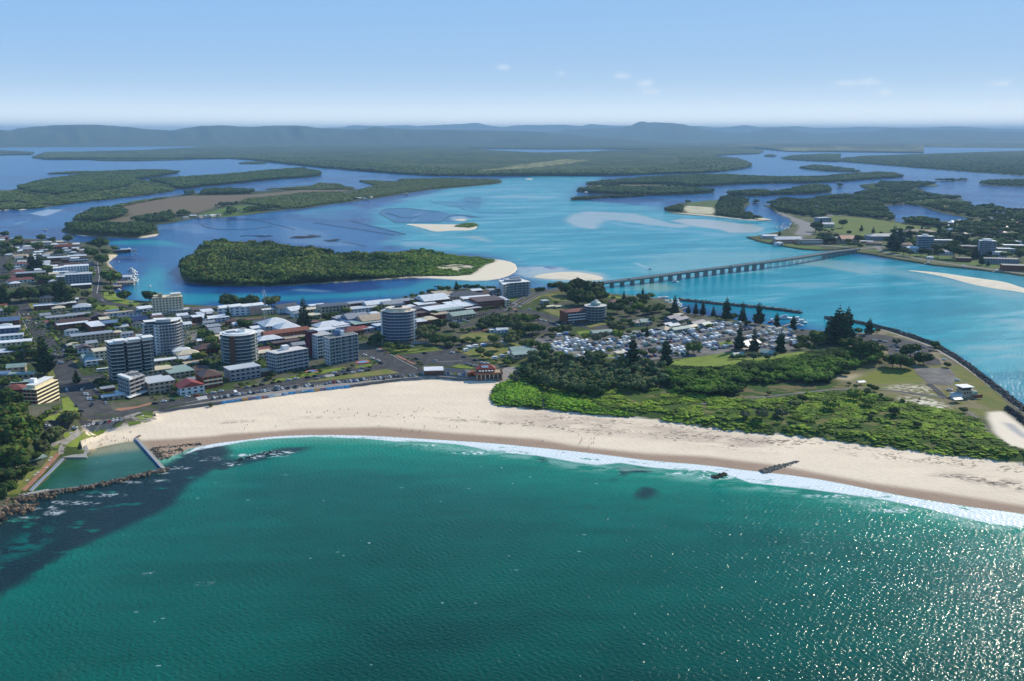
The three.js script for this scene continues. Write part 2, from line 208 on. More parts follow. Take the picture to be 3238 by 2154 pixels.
// cove inside the breakwall
nearMap.fill(gp('G',[[2060,965],[2180,955],[2357,1090],[2700,1350],[2600,1400],[2357,1270],[2210,1240],[2110,1140],[2050,1010]]), rgb(226,212,192), 1.5);
nearMap.fill(gp('G',[[2180,1050],[2260,1060],[2400,1180],[2357,1190],[2240,1110]]), rgb(150,152,156), 2, null, .8);
// beach
nearMap.fill(beachPoly, (x, z) => { const n = fbm(x / 30, z / 12,4,61), m = fbm(x / 2.2, z / 2.2,2,63); return SAND.map((v, k) => v * (.9 + .2 * n) * (.95 + .1 * m)); }, 1);
// greyer, trampled upper sand in front of the dunes and along the strand
nearMap.fill(P('M',[[0,370],[430,400],[700,440],[760,480],[1100,490],[1600,560],[2100,640],[2357,640],[2357,600],[1700,520],[1300,470],[900,430],[430,380]].concat([]), 1.8), rgb(190,172,154), 6, (x, z, t) => t * (.35 + .6 * sstep(.4,.6, fbm(x / 14, z / 8,3,65))));
nearMap.fill(P('M',[[100,440],[500,500],[1050,560],[1600,620],[2100,700],[2357,730],[2357,620],[1800,560],[1300,520],[750,450],[430,400],[0,380]],1.8), rgb(182,164,148), 5, (x, z, t) => t * .55 * sstep(.35,.55, fbm(x / 22, z / 10,3,66)));
nearMap.fill(P('U',[[900,0],[1250,0],[1650,60],[1650,130],[1300,60]],1.8), rgb(160,146,134), 4, (x, z, t) => t * .8 * sstep(.35,.6, fbm(x / 9, z / 4,3,67)));
// weed and footprints thrown along the strand line
const specks = (poly, s, th) => nearMap.fill(poly, rgb(84,76,66), 2, (x, z, t) => t * .75 * sstep(th, th + .07, fbm(x / 1.9, z / 1.3,3, s)) * sstep(.35,.55, fbm(x / 16, z / 9,2, s + 3)));
specks(P('O',[[0,385],[400,355],[700,340],[1100,335],[1500,345],[1800,365],[2357,400],[2357,385],[1800,350],[1500,335],[1100,325],[700,330],[400,345],[0,370]],1), 71,.5);
specks(P('M',[[0,480],[400,500],[800,555],[1300,590],[1900,660],[2357,720],[2357,540],[1900,520],[1300,460],[900,425],[430,390],[200,430]],1.8), 75,.6);
specks(P('G',[[0,1230],[600,1290],[1200,1360],[1900,1430],[2357,1480],[2357,1410],[1900,1370],[1200,1290],[600,1210],[0,1150]],1.8), 79,.56);
specks(P('U',[[900,0],[1250,0],[1650,60],[1650,130],[1300,60]],1.8), 83,.52);
// wet sand
const wetLine = P('O',[['H',1100,505],['H',1450,440],['H',1900,430],['H',2357,390],[0,455],[300,435],[600,412],[1200,400],[1700,442],[2357,490],['M',700,650],['M',1300,715],['M',1800,742],['M',2357,810],['U',500,62],['U',1100,150],['U',1650,235],['U',2600,400]],1);
nearMap.fill([...wetLine, ...P('U',[[2600,900],[0,700],['O',1000,700],['H',2357,900],['H',1700,800],['H',1100,700]])], (x, z) => { const n = fbm(x / 9, z / 5,2,91); return WET.map(v => v * (.92 + .16 * n)); }, 2.5);
nearMap.fill(P('H',[[930,545],[1250,480],[1470,445],[1560,520],[1300,560],[1000,590]],.5), rgb(190,168,128), 3);
// sand round the left shore (boat harbour)
nearMap.fill(gp('A',[[1240,380],[1350,385],[1330,430],[1260,480],[1310,540],[1250,520],[1220,440]]), rgb(205,190,165), 2);
const nearTex = nearMap.texture();
const grain = dataTex(256,256, (() => { const f = tileNoise(256,8,5); return (i, j) => { const v = f(i, j); return [v, v, v]; }; })(), false);
const groundMat = std(0xffffff, .95, { map: nearTex, bumpMap: (() => { const t = scaled(grain, 11); t.channel = 1; return t; })(), bumpScale: .25 });
{
  const parts = { ground: [], sand_beach: [], headland: [] };
  for (let j = 0; j < NH - 1; j++) for (let i = 0; i < NW - 1; i++) {
    const o = j * NW + i, a = o, b = o + 1, c = o + NW, d = o + NW + 1; if (max(NHGT[a], NHGT[b], NHGT[c], NHGT[d]) < -1.2) continue;
    const x = NX0 + (i + .5) * NC, z = NZ0 + (j + .5) * NC;
    const t = inside(beachPoly, x, z) || (min(NHGT[a], NHGT[b], NHGT[c], NHGT[d]) < 0 && z > -700 && distLine(oceanLine, x, z) < 12) ? parts.sand_beach : (inside(headSlope, x, z) || inside(dryField, x, z) || inside(scrubPoly, x, z)) ? parts.headland : parts.ground;
    t.push(a, c, b, b, c, d);
  }
  for (const [name, idx] of Object.entries(parts)) {
    const map = new Map(), pos = [], ix = []; for (const v of idx) { if (!map.has(v)) { map.set(v, map.size); pos.push(NX0 + (v % NW) * NC, NHGT[v], NZ0 + floor(v / NW) * NC); } ix.push(map.get(v)); }
    const q = new THREE.BufferGeometry(); q.setAttribute('position', new THREE.Float32BufferAttribute(pos, 3)); q.setIndex(ix); q.computeVertexNormals(); nearMap.uv(q);
    const u1 = new Float32Array(pos.length / 3 * 2); for (let i = 0; i < pos.length / 3; i++) u1.set([pos[i * 3], pos[i * 3 + 2]], i * 2); q.setAttribute('uv1', new THREE.BufferAttribute(u1,2));
    structure(name, q, groundMat);
  }
}
const drape = (x, z) => hNear(x, z);
const LAID = []; function draped(name, poly, mat, off = .06, edge = 9) { if (off < .25 && name !== 'caravan_park_ground') LAID.push(poly); return structure(name, sheetGeo(poly, (x, z) => hTop(x, z) + off, edge), mat); }
// ================= water =================
// chop: tileable sum of waves -> normal map
function waveMap(n, tile, waves, slope, seed, windX, windZ, spread, kmin, kmax) {
  const r = rngOf(seed), W = []; let tot = 0; const wd = atan2(windZ, windX);
  for (let q = 0; q < waves; q++) { const lam = Math.exp(lerp(Math.log(kmin), Math.log(kmax), r())), a = wd + (r() + r() + r() - 1.5) * spread; const kx = Math.round(cos(a) * tile / lam), kz = Math.round(sin(a) * tile / lam); if (!kx && !kz) continue; const k = hypot(kx, kz); const s = (.6 + .8 * r()) * Math.pow(lam, -.15); W.push([kx, kz, r() * 2 * PI, s * kx / k, s * kz / k]); tot += s * s / 2; }
  const f = slope / sqrt(tot), sx = new Float32Array(n * n), sz = new Float32Array(n * n), tb = new Float32Array(4096); for (let i = 0; i < 4096; i++) tb[i] = cos(i / 4096 * 2 * PI);
  for (const [kx, kz, ph, ax, az] of W) { const p0 = ph / (2 * PI) * 4096; for (let j = 0; j < n; j++) { let p = p0 + 4096 * kz * j / n; const st = 4096 * kx / n; const o = j * n; for (let i = 0; i < n; i++) { const c = tb[(p | 0) & 4095]; sx[o + i] += ax * c; sz[o + i] += az * c; p += st; } } }
  return dataTex(n, n, (i, j) => { const o = j * n + i; const x = -sx[o] * f, y = -sz[o] * f, l = 1 / sqrt(1 + x * x + y * y); return [x * l * .5 + .5, y * l * .5 + .5, l * .5 + .5]; }, false);
}
const chop = waveMap(2048,140,100,.235,7,.5,1,1.7,.35,4);
const swell = dataTex(512,512, (() => { const f = tileNoise(512,12,77), f2 = tileNoise(512,40,79); return (i, j) => { const v = .6 * f((i * .6) | 0, j) + .4 * f2(i, j); return [v, v, v]; }; })(), false);
function waterMat(map, metres, rough, scale, bump, spec = .6) {
  const n = scaled(chop, metres); n.channel = 1; const b = scaled(swell, metres * 2.7); b.channel = 1;
  return new THREE.MeshPhysicalMaterial({ color: 0xffffff, map, roughness: rough, ior: 1.33, specularIntensity: spec, normalMap: n, normalScale: new THREE.Vector2(scale, scale), bumpMap: b, bumpScale: bump });
}
function waterSheet(name, x0, x1, z0, z1, map, mat, label) {
  const q = new THREE.PlaneGeometry(x1 - x0, z1 - z0,8,8); q.rotateX(-PI / 2); q.translate((x0 + x1) / 2,0, (z0 + z1) / 2);
  const p = q.attributes.position, u = new Float32Array(p.count * 2); for (let i = 0; i < p.count; i++) u.set([p.getX(i), -p.getZ(i)], i * 2);
  q.setAttribute('uv1', new THREE.BufferAttribute(u, 2)); if (map) map.uv(q); return structure(name, q, mat, label);
}
const SPLIT = -620, FAR = -4600;
// ---- the bay in front of the beach ----
const seaMap = new GroundMap(2048,1024,-520,520,-730,-230,[0,.03,.03]);
{
  const stops = [[0, rgb(140,186,168)],[8, rgb(96,166,148)],[22, rgb(34,144,126)],[45, rgb(0,126,114)],[90, rgb(0,108,100)],[170, rgb(0,98,90)],[260, rgb(0,83,77)],[400, rgb(0,70,66)]].map(([d, c]) => [d, c.map((v, k) => max(0, v - .026) / 1.16 * [1,1.04,.95][k])]);
  seaMap.each((x, z, c, o) => {
    let d = distLine(oceanLine, x, z); d *= .82 + .36 * fbm(x / 60, z / 40,3,101); const n = fbm(x / 22, z / 8,3,103), w = fbm((x - z * .3) / 95, (z + x * .22) / 26,3,104);
    let i = 0; while (i < stops.length - 2 && stops[i + 1][0] < d) i++; const t = clamp((d - stops[i][0]) / (stops[i + 1][0] - stops[i][0]));
    for (let k = 0; k < 3; k++) c[o + k] = lerp(stops[i][1][k], stops[i + 1][1][k], t) * (.84 + .32 * n) * (.82 + .36 * w);
  });
  const REEF = [.006,.016,.022], sea = (list, k = 'V') => P(k, list);
  const rf = (x, z, t) => t * sstep(.3,.52, fbm(x / 13, z / 6,5,107) + t * .3 - .12);
  seaMap.fill(sea([[-60,1420],[0,1372],[60,1338],[100,1312],[160,1272],[250,1232],[340,1192],[400,1162],[440,1112],[500,1078],[535,1040],[520,1024],[480,1022],[425,1040],[380,1070],[250,1108],[130,1128],[40,1135],[-60,1160]]), REEF, 3, rf, .95);
  seaMap.fill(sea([[-40,470],[0,400],[60,290],[200,200],[370,150],[400,200],[350,280],[280,330],[150,370],[0,440]],'R'), [.0,.12,.1],4, (x, z, t) => t * sstep(.38,.58, fbm(x / 7, z / 4,4,111)), .9);
  seaMap.fill(sea([[60,620],[90,650],[300,590],[450,555],[680,545],[600,585],[400,630],[250,665],[120,690],[0,740],[-100,700]],'O'), REEF, 3, rf, .9);
  seaMap.fill(sea([[1030,830],[1150,820],[1330,850],[1340,880],[1140,880],[1120,910],[1060,900],[1080,860]],'M'), REEF, 2, rf, .85);
  seaMap.fill(sea([[1200,1040],[1260,990],[1390,1000],[1380,1060],[1290,1100],[1190,1080]],'M'), REEF, 2.5, rf, .85);
  seaMap.fill(sea([[400,750],[490,760],[440,800],[400,785]],'M'), REEF, 2, rf, .7);
  seaMap.fill(sea([[990,930],[1060,920],[1050,945],[1000,945]],'M'), REEF, 2, rf, .7);
  seaMap.fill(sea([[1380,1400],[1410,1250],[1430,1150],[1400,1145],[1360,1280],[1330,1380]],'R'), [.03,.07,.05],3, null, .5);
  seaMap.fill(sea([[330,1350],[450,1250],[560,1170],[610,1175],[500,1260],[420,1330]],'R'), [.03,.07,.05],3, null, .5);
  // surf: broken white water with gaps, a matter of its own lying on the sea
  const FOAM = rgb(236,242,244);
  const foamOuter = P('O',[['H',1950,600],['H',2100,550],['H',2357,505],[200,505],[400,487],[700,474],[1100,490],[1300,510],[1500,510],[1750,530],[1900,555],[2000,585],[2357,615],['M',700,790],['M',880,815],['M',1080,795],['M',1300,830],['M',1500,850],['M',1800,860],['M',2000,905],['M',2150,960],['U',0,110],['U',300,150],['U',600,195],['U',900,255],['U',1150,320],['U',1400,375],['U',1650,405],['U',2600,600]]);
  const inner = oceanLine.slice(28);
  const foamPoly = [...foamOuter, ...inner.filter(p => p[0] > foamOuter[0][0] + 4).reverse()];
  seaMap.fill(foamPoly, FOAM, .6, (x, z, t) => { const n = fbm(x / 2.6, z / 1.6,4,121), m = fbm(x / 17, z / 7,3,123); const d = distLine(oceanLine, x, z); return t * clamp(sstep(.2,.42, n * .6 + m * .65 - .1) + .8 * sstep(.9,.2, abs(d - 1.2 - 5 * m)) + .5 * sstep(1.6,.3, abs(d - 6 - 9 * m))); }, .95);
  // thin milky water just outside the break
  seaMap.fill(P('O',[[1100,490],[1300,510],[1900,555],[2357,620],['M',700,795],['M',1300,835],['M',2100,960],['U',300,160],['U',900,265],['U',1650,415],['U',2600,640],['U',1650,470],['U',900,330],['U',300,220],['M',2100,1010],['M',1300,890],['M',700,850],[2357,660],[1900,600],[1300,540]]), rgb(150,190,178), 4, (x, z, t) => t * .75 * sstep(.35,.65, fbm(x / 9, z / 4,4,127)), .8);
  for (const [k, x, y, rx, rz, s] of [['O',290,612,20,2,1],['O',220,625,8,2.4,2],['O',80,680,5,2,3],['H',2210,645,9,2.4,4],['H',1905,742,8,1.6,5],['H',1700,880,6,1.3,6],['H',1390,895,6,1.4,7],['H',1100,1030,13,1.6,8],['H',850,1115,12,1.6,9],['H',640,1105,6,1.2,10],['H',580,1215,5,2.5,11],['H',480,1170,6,2,12],['H',300,1265,7,.8,13],['H',1740,790,6,1.6,14],['M',1860,910,12,3,15],['M',1580,885,9,1.4,16],['M',1840,860,20,2,17],['O',1845,595,14,2,18],['O',1540,540,10,1.5,19],['R',1500,583,2.4,.5,20],['R',1110,505,2,.5,21],['R',1560,577,1.5,.3,22],['R',400,50,3,2,23],['U',700,275,16,1.4,25],['U',180,165,14,1.4,26],['O',430,590,12,1.6,27]]) {
    const p = at(k, x, y), q = []; for (let a = 0; a < 12; a++) q.push([p[0] + rx * cos(a / 12 * 2 * PI), p[1] + rz * 1.6 * sin(a / 12 * 2 * PI)]);
    seaMap.fill(q, FOAM, .8, (X, Z, t) => t * sstep(.5,.66, fbm(X / 2.2, Z / 1.5,3,130 + s)), k === 'H' ? .5 : .85);
  }
  // stray whitecaps
  const r = rngOf(5150); for (let i = 0; i < 70; i++) { const x = lerp(-330,330, r()), z = lerp(-620,-300, r()); if (distLine(oceanLine, x, z) < 25 || inside(landPoly, x, z)) continue; const l = .5 + 1.3 * r(); seaMap.fill([[x - l, z],[x, z - .35],[x + l, z + .1],[x, z + .4]], FOAM, 0, null, .35 + .4 * r()); }
}
waterSheet('sea',-4000,4000, SPLIT, 2500, seaMap, waterMat(seaMap.texture(), 140,.12,1,.08,.42), 'teal bay water breaking along the beach');

// ---- lagoon, channels and shoals ----
const LX0 = -1700, LX1 = 2300;
const lagMap = new GroundMap(2048,2048, LX0, LX1, FAR, SPLIT, rgb(44,104,158).map(v => v * .72));
{
  const c = (r, q, b) => rgb(r, q, b).map(v => max(.004, v - .045) / 1.1);
  const TURQ = c(76,176,190), TEAL = c(44,156,174), BLUE = c(38,110,160), DEEP = c(18,82,134), SHOAL = c(150,186,196), PALE = c(186,196,190), WEED = c(58,98,148);
  const wob = s => (x, z, t) => clamp(t + (fbm(x / 60, z / 60,3, s) - .5) * .5 * (t > .02 && t < .98 ? 1 : 0));
  lagMap.each((x, z, q, o) => { const n = fbm(x / 70, z / 90,4,201), m = fbm(x / 16, z / 30,2,205); for (let k = 0; k < 3; k++) q[o + k] = lerp(BLUE[k], DEEP[k], sstep(.4,.65, n)) * (.9 + .2 * m); });
  // the main channel
  lagMap.fill(P('V',[[1230,645],[1150,590],[1000,578],[870,560],[930,545],[860,520],[870,480],[980,450],[1060,425],[1150,412],[1250,405],[1400,408],[1330,425],[1310,460],[1500,475],[1560,490],[1760,500],[1830,545],[1900,580],[2400,640],[2600,800],[2600,1100],[2100,800],[1850,745],[1600,700],[1380,690],[1280,665]]), (x, z) => { const n = fbm((x - z * .5) / 150, (z + x * .4) / 46,4,211), m = fbm((x - z * .5) / 60, (z + x * .4) / 18,3,212); return [0,1,2].map(k => lerp(lerp(TEAL[k], TURQ[k], sstep(.3,.65, n)), SHOAL[k],.55 * sstep(.52,.72, n * .6 + m * .4)) * (.88 + .24 * m)); }, 22, wob(213));
  lagMap.fill(P('A',[[1250,260],[1900,300],[1860,420],[1620,640],[1450,800],[1600,905],[2100,945],[2357,960],[2357,880],[1950,800],[1890,650],[2060,450],[2230,300],[1900,215],[1300,225]]), TEAL, 8, wob(221));
  lagMap.fill(P('C',[[330,300],[900,290],[1500,260],['D',0,360],['D',800,320],['D',1500,290],['D',1960,190],['E',0,290],['E',900,250],['E',900,190],['E',0,185],['D',1700,130],['D',1500,200],['D',700,265],['D',0,300],['C',1500,200],['C',500,200]]), TEAL, 7, wob(223), .85);
  // deep bend behind the islands, dark weed flats
  lagMap.fill(P('V',[[300,560],[420,570],[430,545],[480,520],[560,510],[640,505],[720,510],[820,520],[900,540],[860,560],[800,575],[700,560],[600,545],[500,540],[440,560],[420,640],[340,600]]), BLUE, 14, wob(225));
  lagMap.fill(P('K',[[200,790],[330,770],[500,775],[900,875],[820,880],[500,830]]), WEED, 5, wob(231), .8);
  lagMap.fill(P('K',[[705,715],[745,685],[900,678],[1150,705],[1240,722],[1160,785],[830,790]]), WEED, 6, wob(233), .85);
  lagMap.fill(P('K',[[1250,725],[1460,745],[1330,760],[1250,785],[1170,780]]), WEED, 5, wob(235), .8);
  lagMap.fill(P('K',[[1090,625],[1300,670],[1420,705],[1480,650],[1460,600],[1350,595],[1300,630]]), WEED, 9, wob(236), .55);
  lagMap.fill(P('K',[[0,810],[300,860],[330,900],[600,960],[300,960],[0,930]]), c(106,136,172), 9, wob(237), .9);
  lagMap.fill(P('K',[[100,715],[300,690],[420,715],[540,760],[350,770],[120,745]]), c(70,120,158), 8, wob(239), .8);
  // shoals
  const sh = (k, list, colr, f, a, s) => lagMap.fill(P(k, list), colr, f, (x, z, t) => clamp(t * (.7 + .7 * fbm(x / 22, z / 34,3, s))), a);
  sh('L',[[230,860],[280,810],[400,782],[520,785],[800,800],[1100,880],[1300,900],[1200,920],[900,890],[600,850],[520,880],[480,930],[330,915]], c(178,196,200), 7,1,301);
  sh('L',[[520,845],[700,880],[950,915],[1250,940],[1540,960],[1530,990],[1200,950],[900,930],[650,895]], c(130,184,204), 5,.7,303);
  sh('L',[[1100,860],[1200,842],[1400,850],[1600,870],[1800,905],[1870,925],[1830,955],[1600,960],[1500,930],[1300,905]], c(196,202,200), 5,1,305);
  sh('I',[[0,440],[80,450],[165,480],[120,510],[0,520]], PALE, 6,.8,307);
  sh('N',[[500,420],[900,400],[1400,330],[1900,245],[1500,240],[1000,240],[700,260]], c(140,190,194), 22,.7,309);
  sh('N',[[1650,300],[1960,290],[2100,330],[2357,360],[2357,420],[2000,360],[1800,330]], c(168,196,190), 9,.85,311);
  sh('I',[[600,740],[900,760],[1350,830],[1700,900],[2357,1030],[2357,1100],[1800,980],[1300,880],[900,820],[640,780]], c(140,186,192), 12,.8,313);
  sh('N',[[490,510],[620,485],[780,490],[860,530],[700,560],[560,540]], c(150,186,170), 9,.8,315);
  sh('E',[[1090,20],[1400,10],[1700,20],[1750,60],[1500,80],[1300,120],[1290,160],[1120,110]], c(186,200,206), 6,1,317);
  sh('E',[[1250,150],[1330,70],[1900,60],[2200,100],[2200,200],[1700,195]], c(190,202,200), 6,1,319);
  sh('K',[[880,790],[1000,830],[1080,865],[1260,900],[1450,880],[1560,940],[1350,900],[1100,880]], c(160,190,190), 7,.85,321);
  sh('K',[[1240,745],[1330,740],[1380,760],[1300,780],[1240,770]], c(170,190,196), 4,.9,323);
  sh('K',[[850,935],[1000,925],[1250,950],[1350,966],[900,966]], c(150,180,196), 6,.8,325);
  sh('K',[[1420,600],[1700,580],[2050,595],[1950,612],[1700,605]], c(150,190,200), 10,.75,327);
  sh('K',[[780,630],[1000,585],[1400,545],[1800,520],[1750,540],[1300,570],[1000,610]], c(120,180,196), 14,.6,329);
  sh('K',[[1100,640],[1400,720],[1700,720],[1760,690],[1650,740],[1450,735],[1300,700]], c(110,176,206), 10,.7,331);
  sh('K',[[80,715],[250,680],[500,660],[560,690],[300,700]], c(70,150,176), 12,.7,333);
  sh('L',[[860,720],[900,705],[1060,700],[940,790],[880,760]], c(110,160,190), 8,.5,335);
  sh('D',[[60,222],[200,210],[620,240],[500,250],[200,238]], c(120,150,180), 3,.95,337);
  sh('A',[[1450,130],[1800,40],[2200,30],[2357,60],[2357,150],[1900,90]], c(120,150,186), 9,.55,339);
  sh('J',[[2180,710],[2357,680],[2357,730],[2200,725]], c(90,150,180), 9,.8,341);
  sh('J',[[220,720],[350,690],[480,690],[330,740]], c(190,205,220), 4,.8,343);
  sh('J',[[1400,370],[1850,365],[1900,385],[1500,400],[1340,395]], c(84,146,186), 20,.8,345);
  sh('J',[[40,362],[160,360],[160,372],[40,370]], c(170,190,214), 20,.7,347);
  sh('J',[[120,412],[210,410],[210,422],[120,420]], c(180,196,214), 12,.7,349);
  lagMap.fill(P('E',[[1180,30],[1350,5],[1620,15],[1560,45],[1400,40],[1300,60]]), c(84,110,160), 6, (x, z, t) => t * sstep(.4,.55, fbm(x / 14, z / 20,3,350)), .9);
  // wakes
  for (const [k, a, b, w0] of [['N',[515,325],[625,372],7],['N',[850,482],[915,495],4],['J',[180,760],[240,800],0],['J',[1700,745],[1890,737],4],['J',[115,797],[245,760],5],['J',[300,740],[600,682],5],['K',[950,740],[1045,705],4],['K',[940,785],[1000,750],4]]) if (w0) { const p = at(k, ...a), q = at(k, ...b); lagMap.fill(ribbonPoly([p, [(p[0] + q[0]) / 2, (p[1] + q[1]) / 2], q],[w0,2.5]), c(205,222,230), 1.5, (x, z, t) => t * sstep(.3,.6, fbm(x / 4, z / 5,3,351)), .8); }
}
waterSheet('lagoon', LX0 - 2600, LX1 + 2600, FAR, SPLIT, lagMap, waterMat(lagMap.texture(), 170,.15,.95,.2,.3), 'turquoise lagoon water with pale shoals and blue channels');
const lakeMat = waterMat(null, 400,.2,.7,0,.38); lakeMat.bumpMap = null; lakeMat.color = col(rgb(44,104,158).map(v => v * .8));
waterSheet('lake',-60000,60000,-70000, FAR, null, lakeMat, 'wide blue lake below the far ranges');
// ================= plants =================
const foliage = std(0xffffff, .85, { vertexColors: true });
const bark = std([.11,.085,.06],.95);
function leafQuads(pts, size, r, base, vary, upBias = .4) {   // pts: [x, y, z, nx, ny, nz]
  const pos = [], colr = [];
  const n = new THREE.Vector3(), a = new THREE.Vector3(), b = new THREE.Vector3();
  for (const p of pts) {
    n.set(p[3] + (r() - .5) * 1.3, p[4] + upBias + (r() - .5) * 1.0, p[5] + (r() - .5) * 1.3).normalize(); a.set(r() - .5, r() - .5, r() - .5).cross(n).normalize(); b.crossVectors(n, a);
    const s = size * (.6 + .8 * r()), q = (.7 + .6 * r()), c = base.map((v, k) => v * (1 + (r() - .5) * vary) * (k === 0 ? .85 + .3 * r() : 1));
    const v = (u, w) => [p[0] + a.x * u * s + b.x * w * s * q, p[1] + a.y * u * s + b.y * w * s * q, p[2] + a.z * u * s + b.z * w * s * q];
    const A = v(-1,-.3 + .4 * r()), B = v(.1,-.8), C = v(1,.2 * r()), D = v(-.1,.9);
    pos.push(...A, ...B, ...C, ...A, ...C, ...D); for (let k = 0; k < 6; k++) colr.push(...c);
  }
  const g = new THREE.BufferGeometry(); g.setAttribute('position', new THREE.Float32BufferAttribute(pos, 3)); g.setAttribute('color', new THREE.Float32BufferAttribute(colr, 3)); g.computeVertexNormals(); return g;
}
function joined(list) { list = list.map(g => { g = g.index ? g.toNonIndexed() : g; for (const k of Object.keys(g.attributes)) if (!['position','normal','color'].includes(k)) g.deleteAttribute(k); return g; }); return mergeGeometries(list); }
// crown of unit radius round the origin: lumpy boughs with leaf clumps standing off them
function crownGeo(seed, { lobes = 7, leaves = 260, size = .17, base = [.04,.065,.018], flat = .75, detail = 1, vary = .7, spread = .62, lobeR = .5 } = {}) {
  const r = rngOf(seed), L = [[0,0,0,.62]]; for (let i = 1; i < lobes; i++) { const a = i / (lobes - 1) * 2 * PI + r(), e = (r() - .35) * 1.2; L.push([cos(a) * spread * (.7 + .4 * r()), sin(e) * .5 * flat, sin(a) * spread * (.7 + .4 * r()), lobeR * (.65 + .5 * r())]); }
  const parts = [];
  for (const l of L) { const g = new THREE.IcosahedronGeometry(1, detail); const p = g.attributes.position; for (let i = 0; i < p.count; i++) { const x = p.getX(i), y = p.getY(i), z = p.getZ(i), k = l[3] * .86 * (.82 + .36 * hash2(Math.round(x * 40 + 90), Math.round(y * 40 + 90) * 131 + Math.round(z * 40), seed)); p.setXYZ(i, l[0] + x * k, l[1] + y * k * flat, l[2] + z * k); } g.computeVertexNormals(); const f = .8 + .4 * r(); paint(g, base.map(v => v * f)); parts.push(g); }
  const pts = []; let guard = 0;
  while (pts.length < leaves && guard++ < leaves * 6) { const l = L[floor(r() * L.length)], u = r() * 2 * PI, c = r() * 2 - 1, s = sqrt(1 - c * c), n = [s * cos(u), c, s * sin(u)]; const k = l[3] * (.86 + .3 * r()); const x = l[0] + n[0] * k, y = l[1] + n[1] * k * flat, z = l[2] + n[2] * k; if (L.some(m => m !== l && hypot(x - m[0], (y - m[1]) / flat, z - m[2]) < m[3] * .8)) continue; pts.push([x, y, z, ...n]); }
  parts.push(leafQuads(pts, size, r, base, vary)); return joined(parts);
}
const TONES = { dark: [.05,.08,.017], mid: [.085,.125,.024], olive: [.1,.115,.04], bright: [.14,.195,.028], grey: [.095,.11,.058], deep: [.036,.06,.015] };
const crowns = {}; for (const [k, t] of Object.entries(TONES)) crowns[k] = [0,1,2].map(i => crownGeo(31 + i * 7 + k.length * 101 + k.charCodeAt(0), { base: t, lobes: 6 + i, leaves: 240 }));
const trunkGeo = (() => { const a = new THREE.CylinderGeometry(.05,.1,1,7); a.translate(0,.5,0); const l = [a]; for (let i = 0; i < 4; i++) { const b = new THREE.CylinderGeometry(.018,.045,.5,5); b.translate(0,.25,0); b.rotateZ(.75); b.rotateY(i * 1.7); b.translate(0,.62 + .07 * i, 0); l.push(b); } return merge(l); })();
function treeGroup(name, crown, label, category, x, y, z, rad, high, group, turn = 0) {
  const t = thing(name, label, category, x, y, z, turn, group); const hc = rad * .72;       // half height of the crown
  const tr = mesh('trunk', trunkGeo, bark, t); tr.scale.set(high * .32, max(.5, high - hc), high * .32);
  const c = mesh('crown', crown, foliage, t); c.position.y = high - hc * .92; c.scale.set(rad, hc / .72 * .95, rad); return t;
}
// Norfolk pine: tiers of branches that taper to a tip
function norfolkGeo(seed, tiers = 13, tone = [.03,.052,.02]) {
  const r = rngOf(seed), pos = [], colr = [];
  for (let t = 0; t < tiers; t++) {
    const f = t / (tiers - 1), y = .1 + .88 * f, R = (.235 * Math.pow(1 - f, .72) + .012) * (.72 + .5 * r()), n = f > .8 ? 5 : 7, a0 = r() * 6;
    for (let i = 0; i < n; i++) {
      const a = a0 + i / n * 2 * PI + (r() - .5) * .35, l = R * (.78 + .4 * r()), w = l * .23 + .01, up = l * (.18 + .2 * r()), dr = -l * .1, c = tone.map(v => v * (.65 + .8 * r()));
      const ux = cos(a), uz = sin(a), vx = -uz, vz = ux, yb = y + (r() - .5) * .02;
      const root = [0, yb, 0], mL = [ux * l * .62 + vx * w, yb + dr, uz * l * .62 + vz * w], mR = [ux * l * .62 - vx * w, yb + dr, uz * l * .62 - vz * w], mT = [ux * l * .55, yb + w * .9, uz * l * .55], tip = [ux * l, yb + up, uz * l], lo = [ux * l * .6, yb - w * .7, uz * l * .6];
      pos.push(...root, ...mL, ...mT, ...root, ...mT, ...mR, ...mL, ...tip, ...mT, ...mT, ...tip, ...mR, ...root, ...lo, ...mL, ...root, ...mR, ...lo, ...lo, ...tip, ...mL, ...lo, ...mR, ...tip);
      for (let k = 0; k < 24; k++) colr.push(...c);
    }
  }
  const g = new THREE.BufferGeometry(); g.setAttribute('position', new THREE.Float32BufferAttribute(pos, 3)); g.setAttribute('color', new THREE.Float32BufferAttribute(colr, 3)); g.computeVertexNormals();
  const core = new THREE.ConeGeometry(.045,.86,6,3); core.translate(0,.52,0); core.computeVertexNormals(); paint(core, tone); return joined([g, core]);
}
const norfolks = [0,1,2].map(i => norfolkGeo(400 + i * 13,13 + i));
const pineTrunk = (() => { const a = new THREE.CylinderGeometry(.004,.017,.9,8); a.translate(0,.45,0); return a; })();
function norfolk(k, x, y, top, label, group, width = 1) {   // base pixel, top pixel (same column)
  const p = g(k, x, y), d = hypot(p[0], p[1]), b = ray(k, x, top), h = EYE + b[1] * d / hypot(b[0], b[2]) - hNear(p[0], p[1]);
  const t = thing('norfolk_pine', label, 'pine tree', p[0], hNear(p[0], p[1]) - .2, p[1], x * 1.3, group);
  const tr = mesh('trunk', pineTrunk, bark, t); tr.scale.set(h, h, h); const c = mesh('crown', norfolks[floor(x) % 3], foliage, t); c.scale.set(h * width, h, h * width); return t;
}
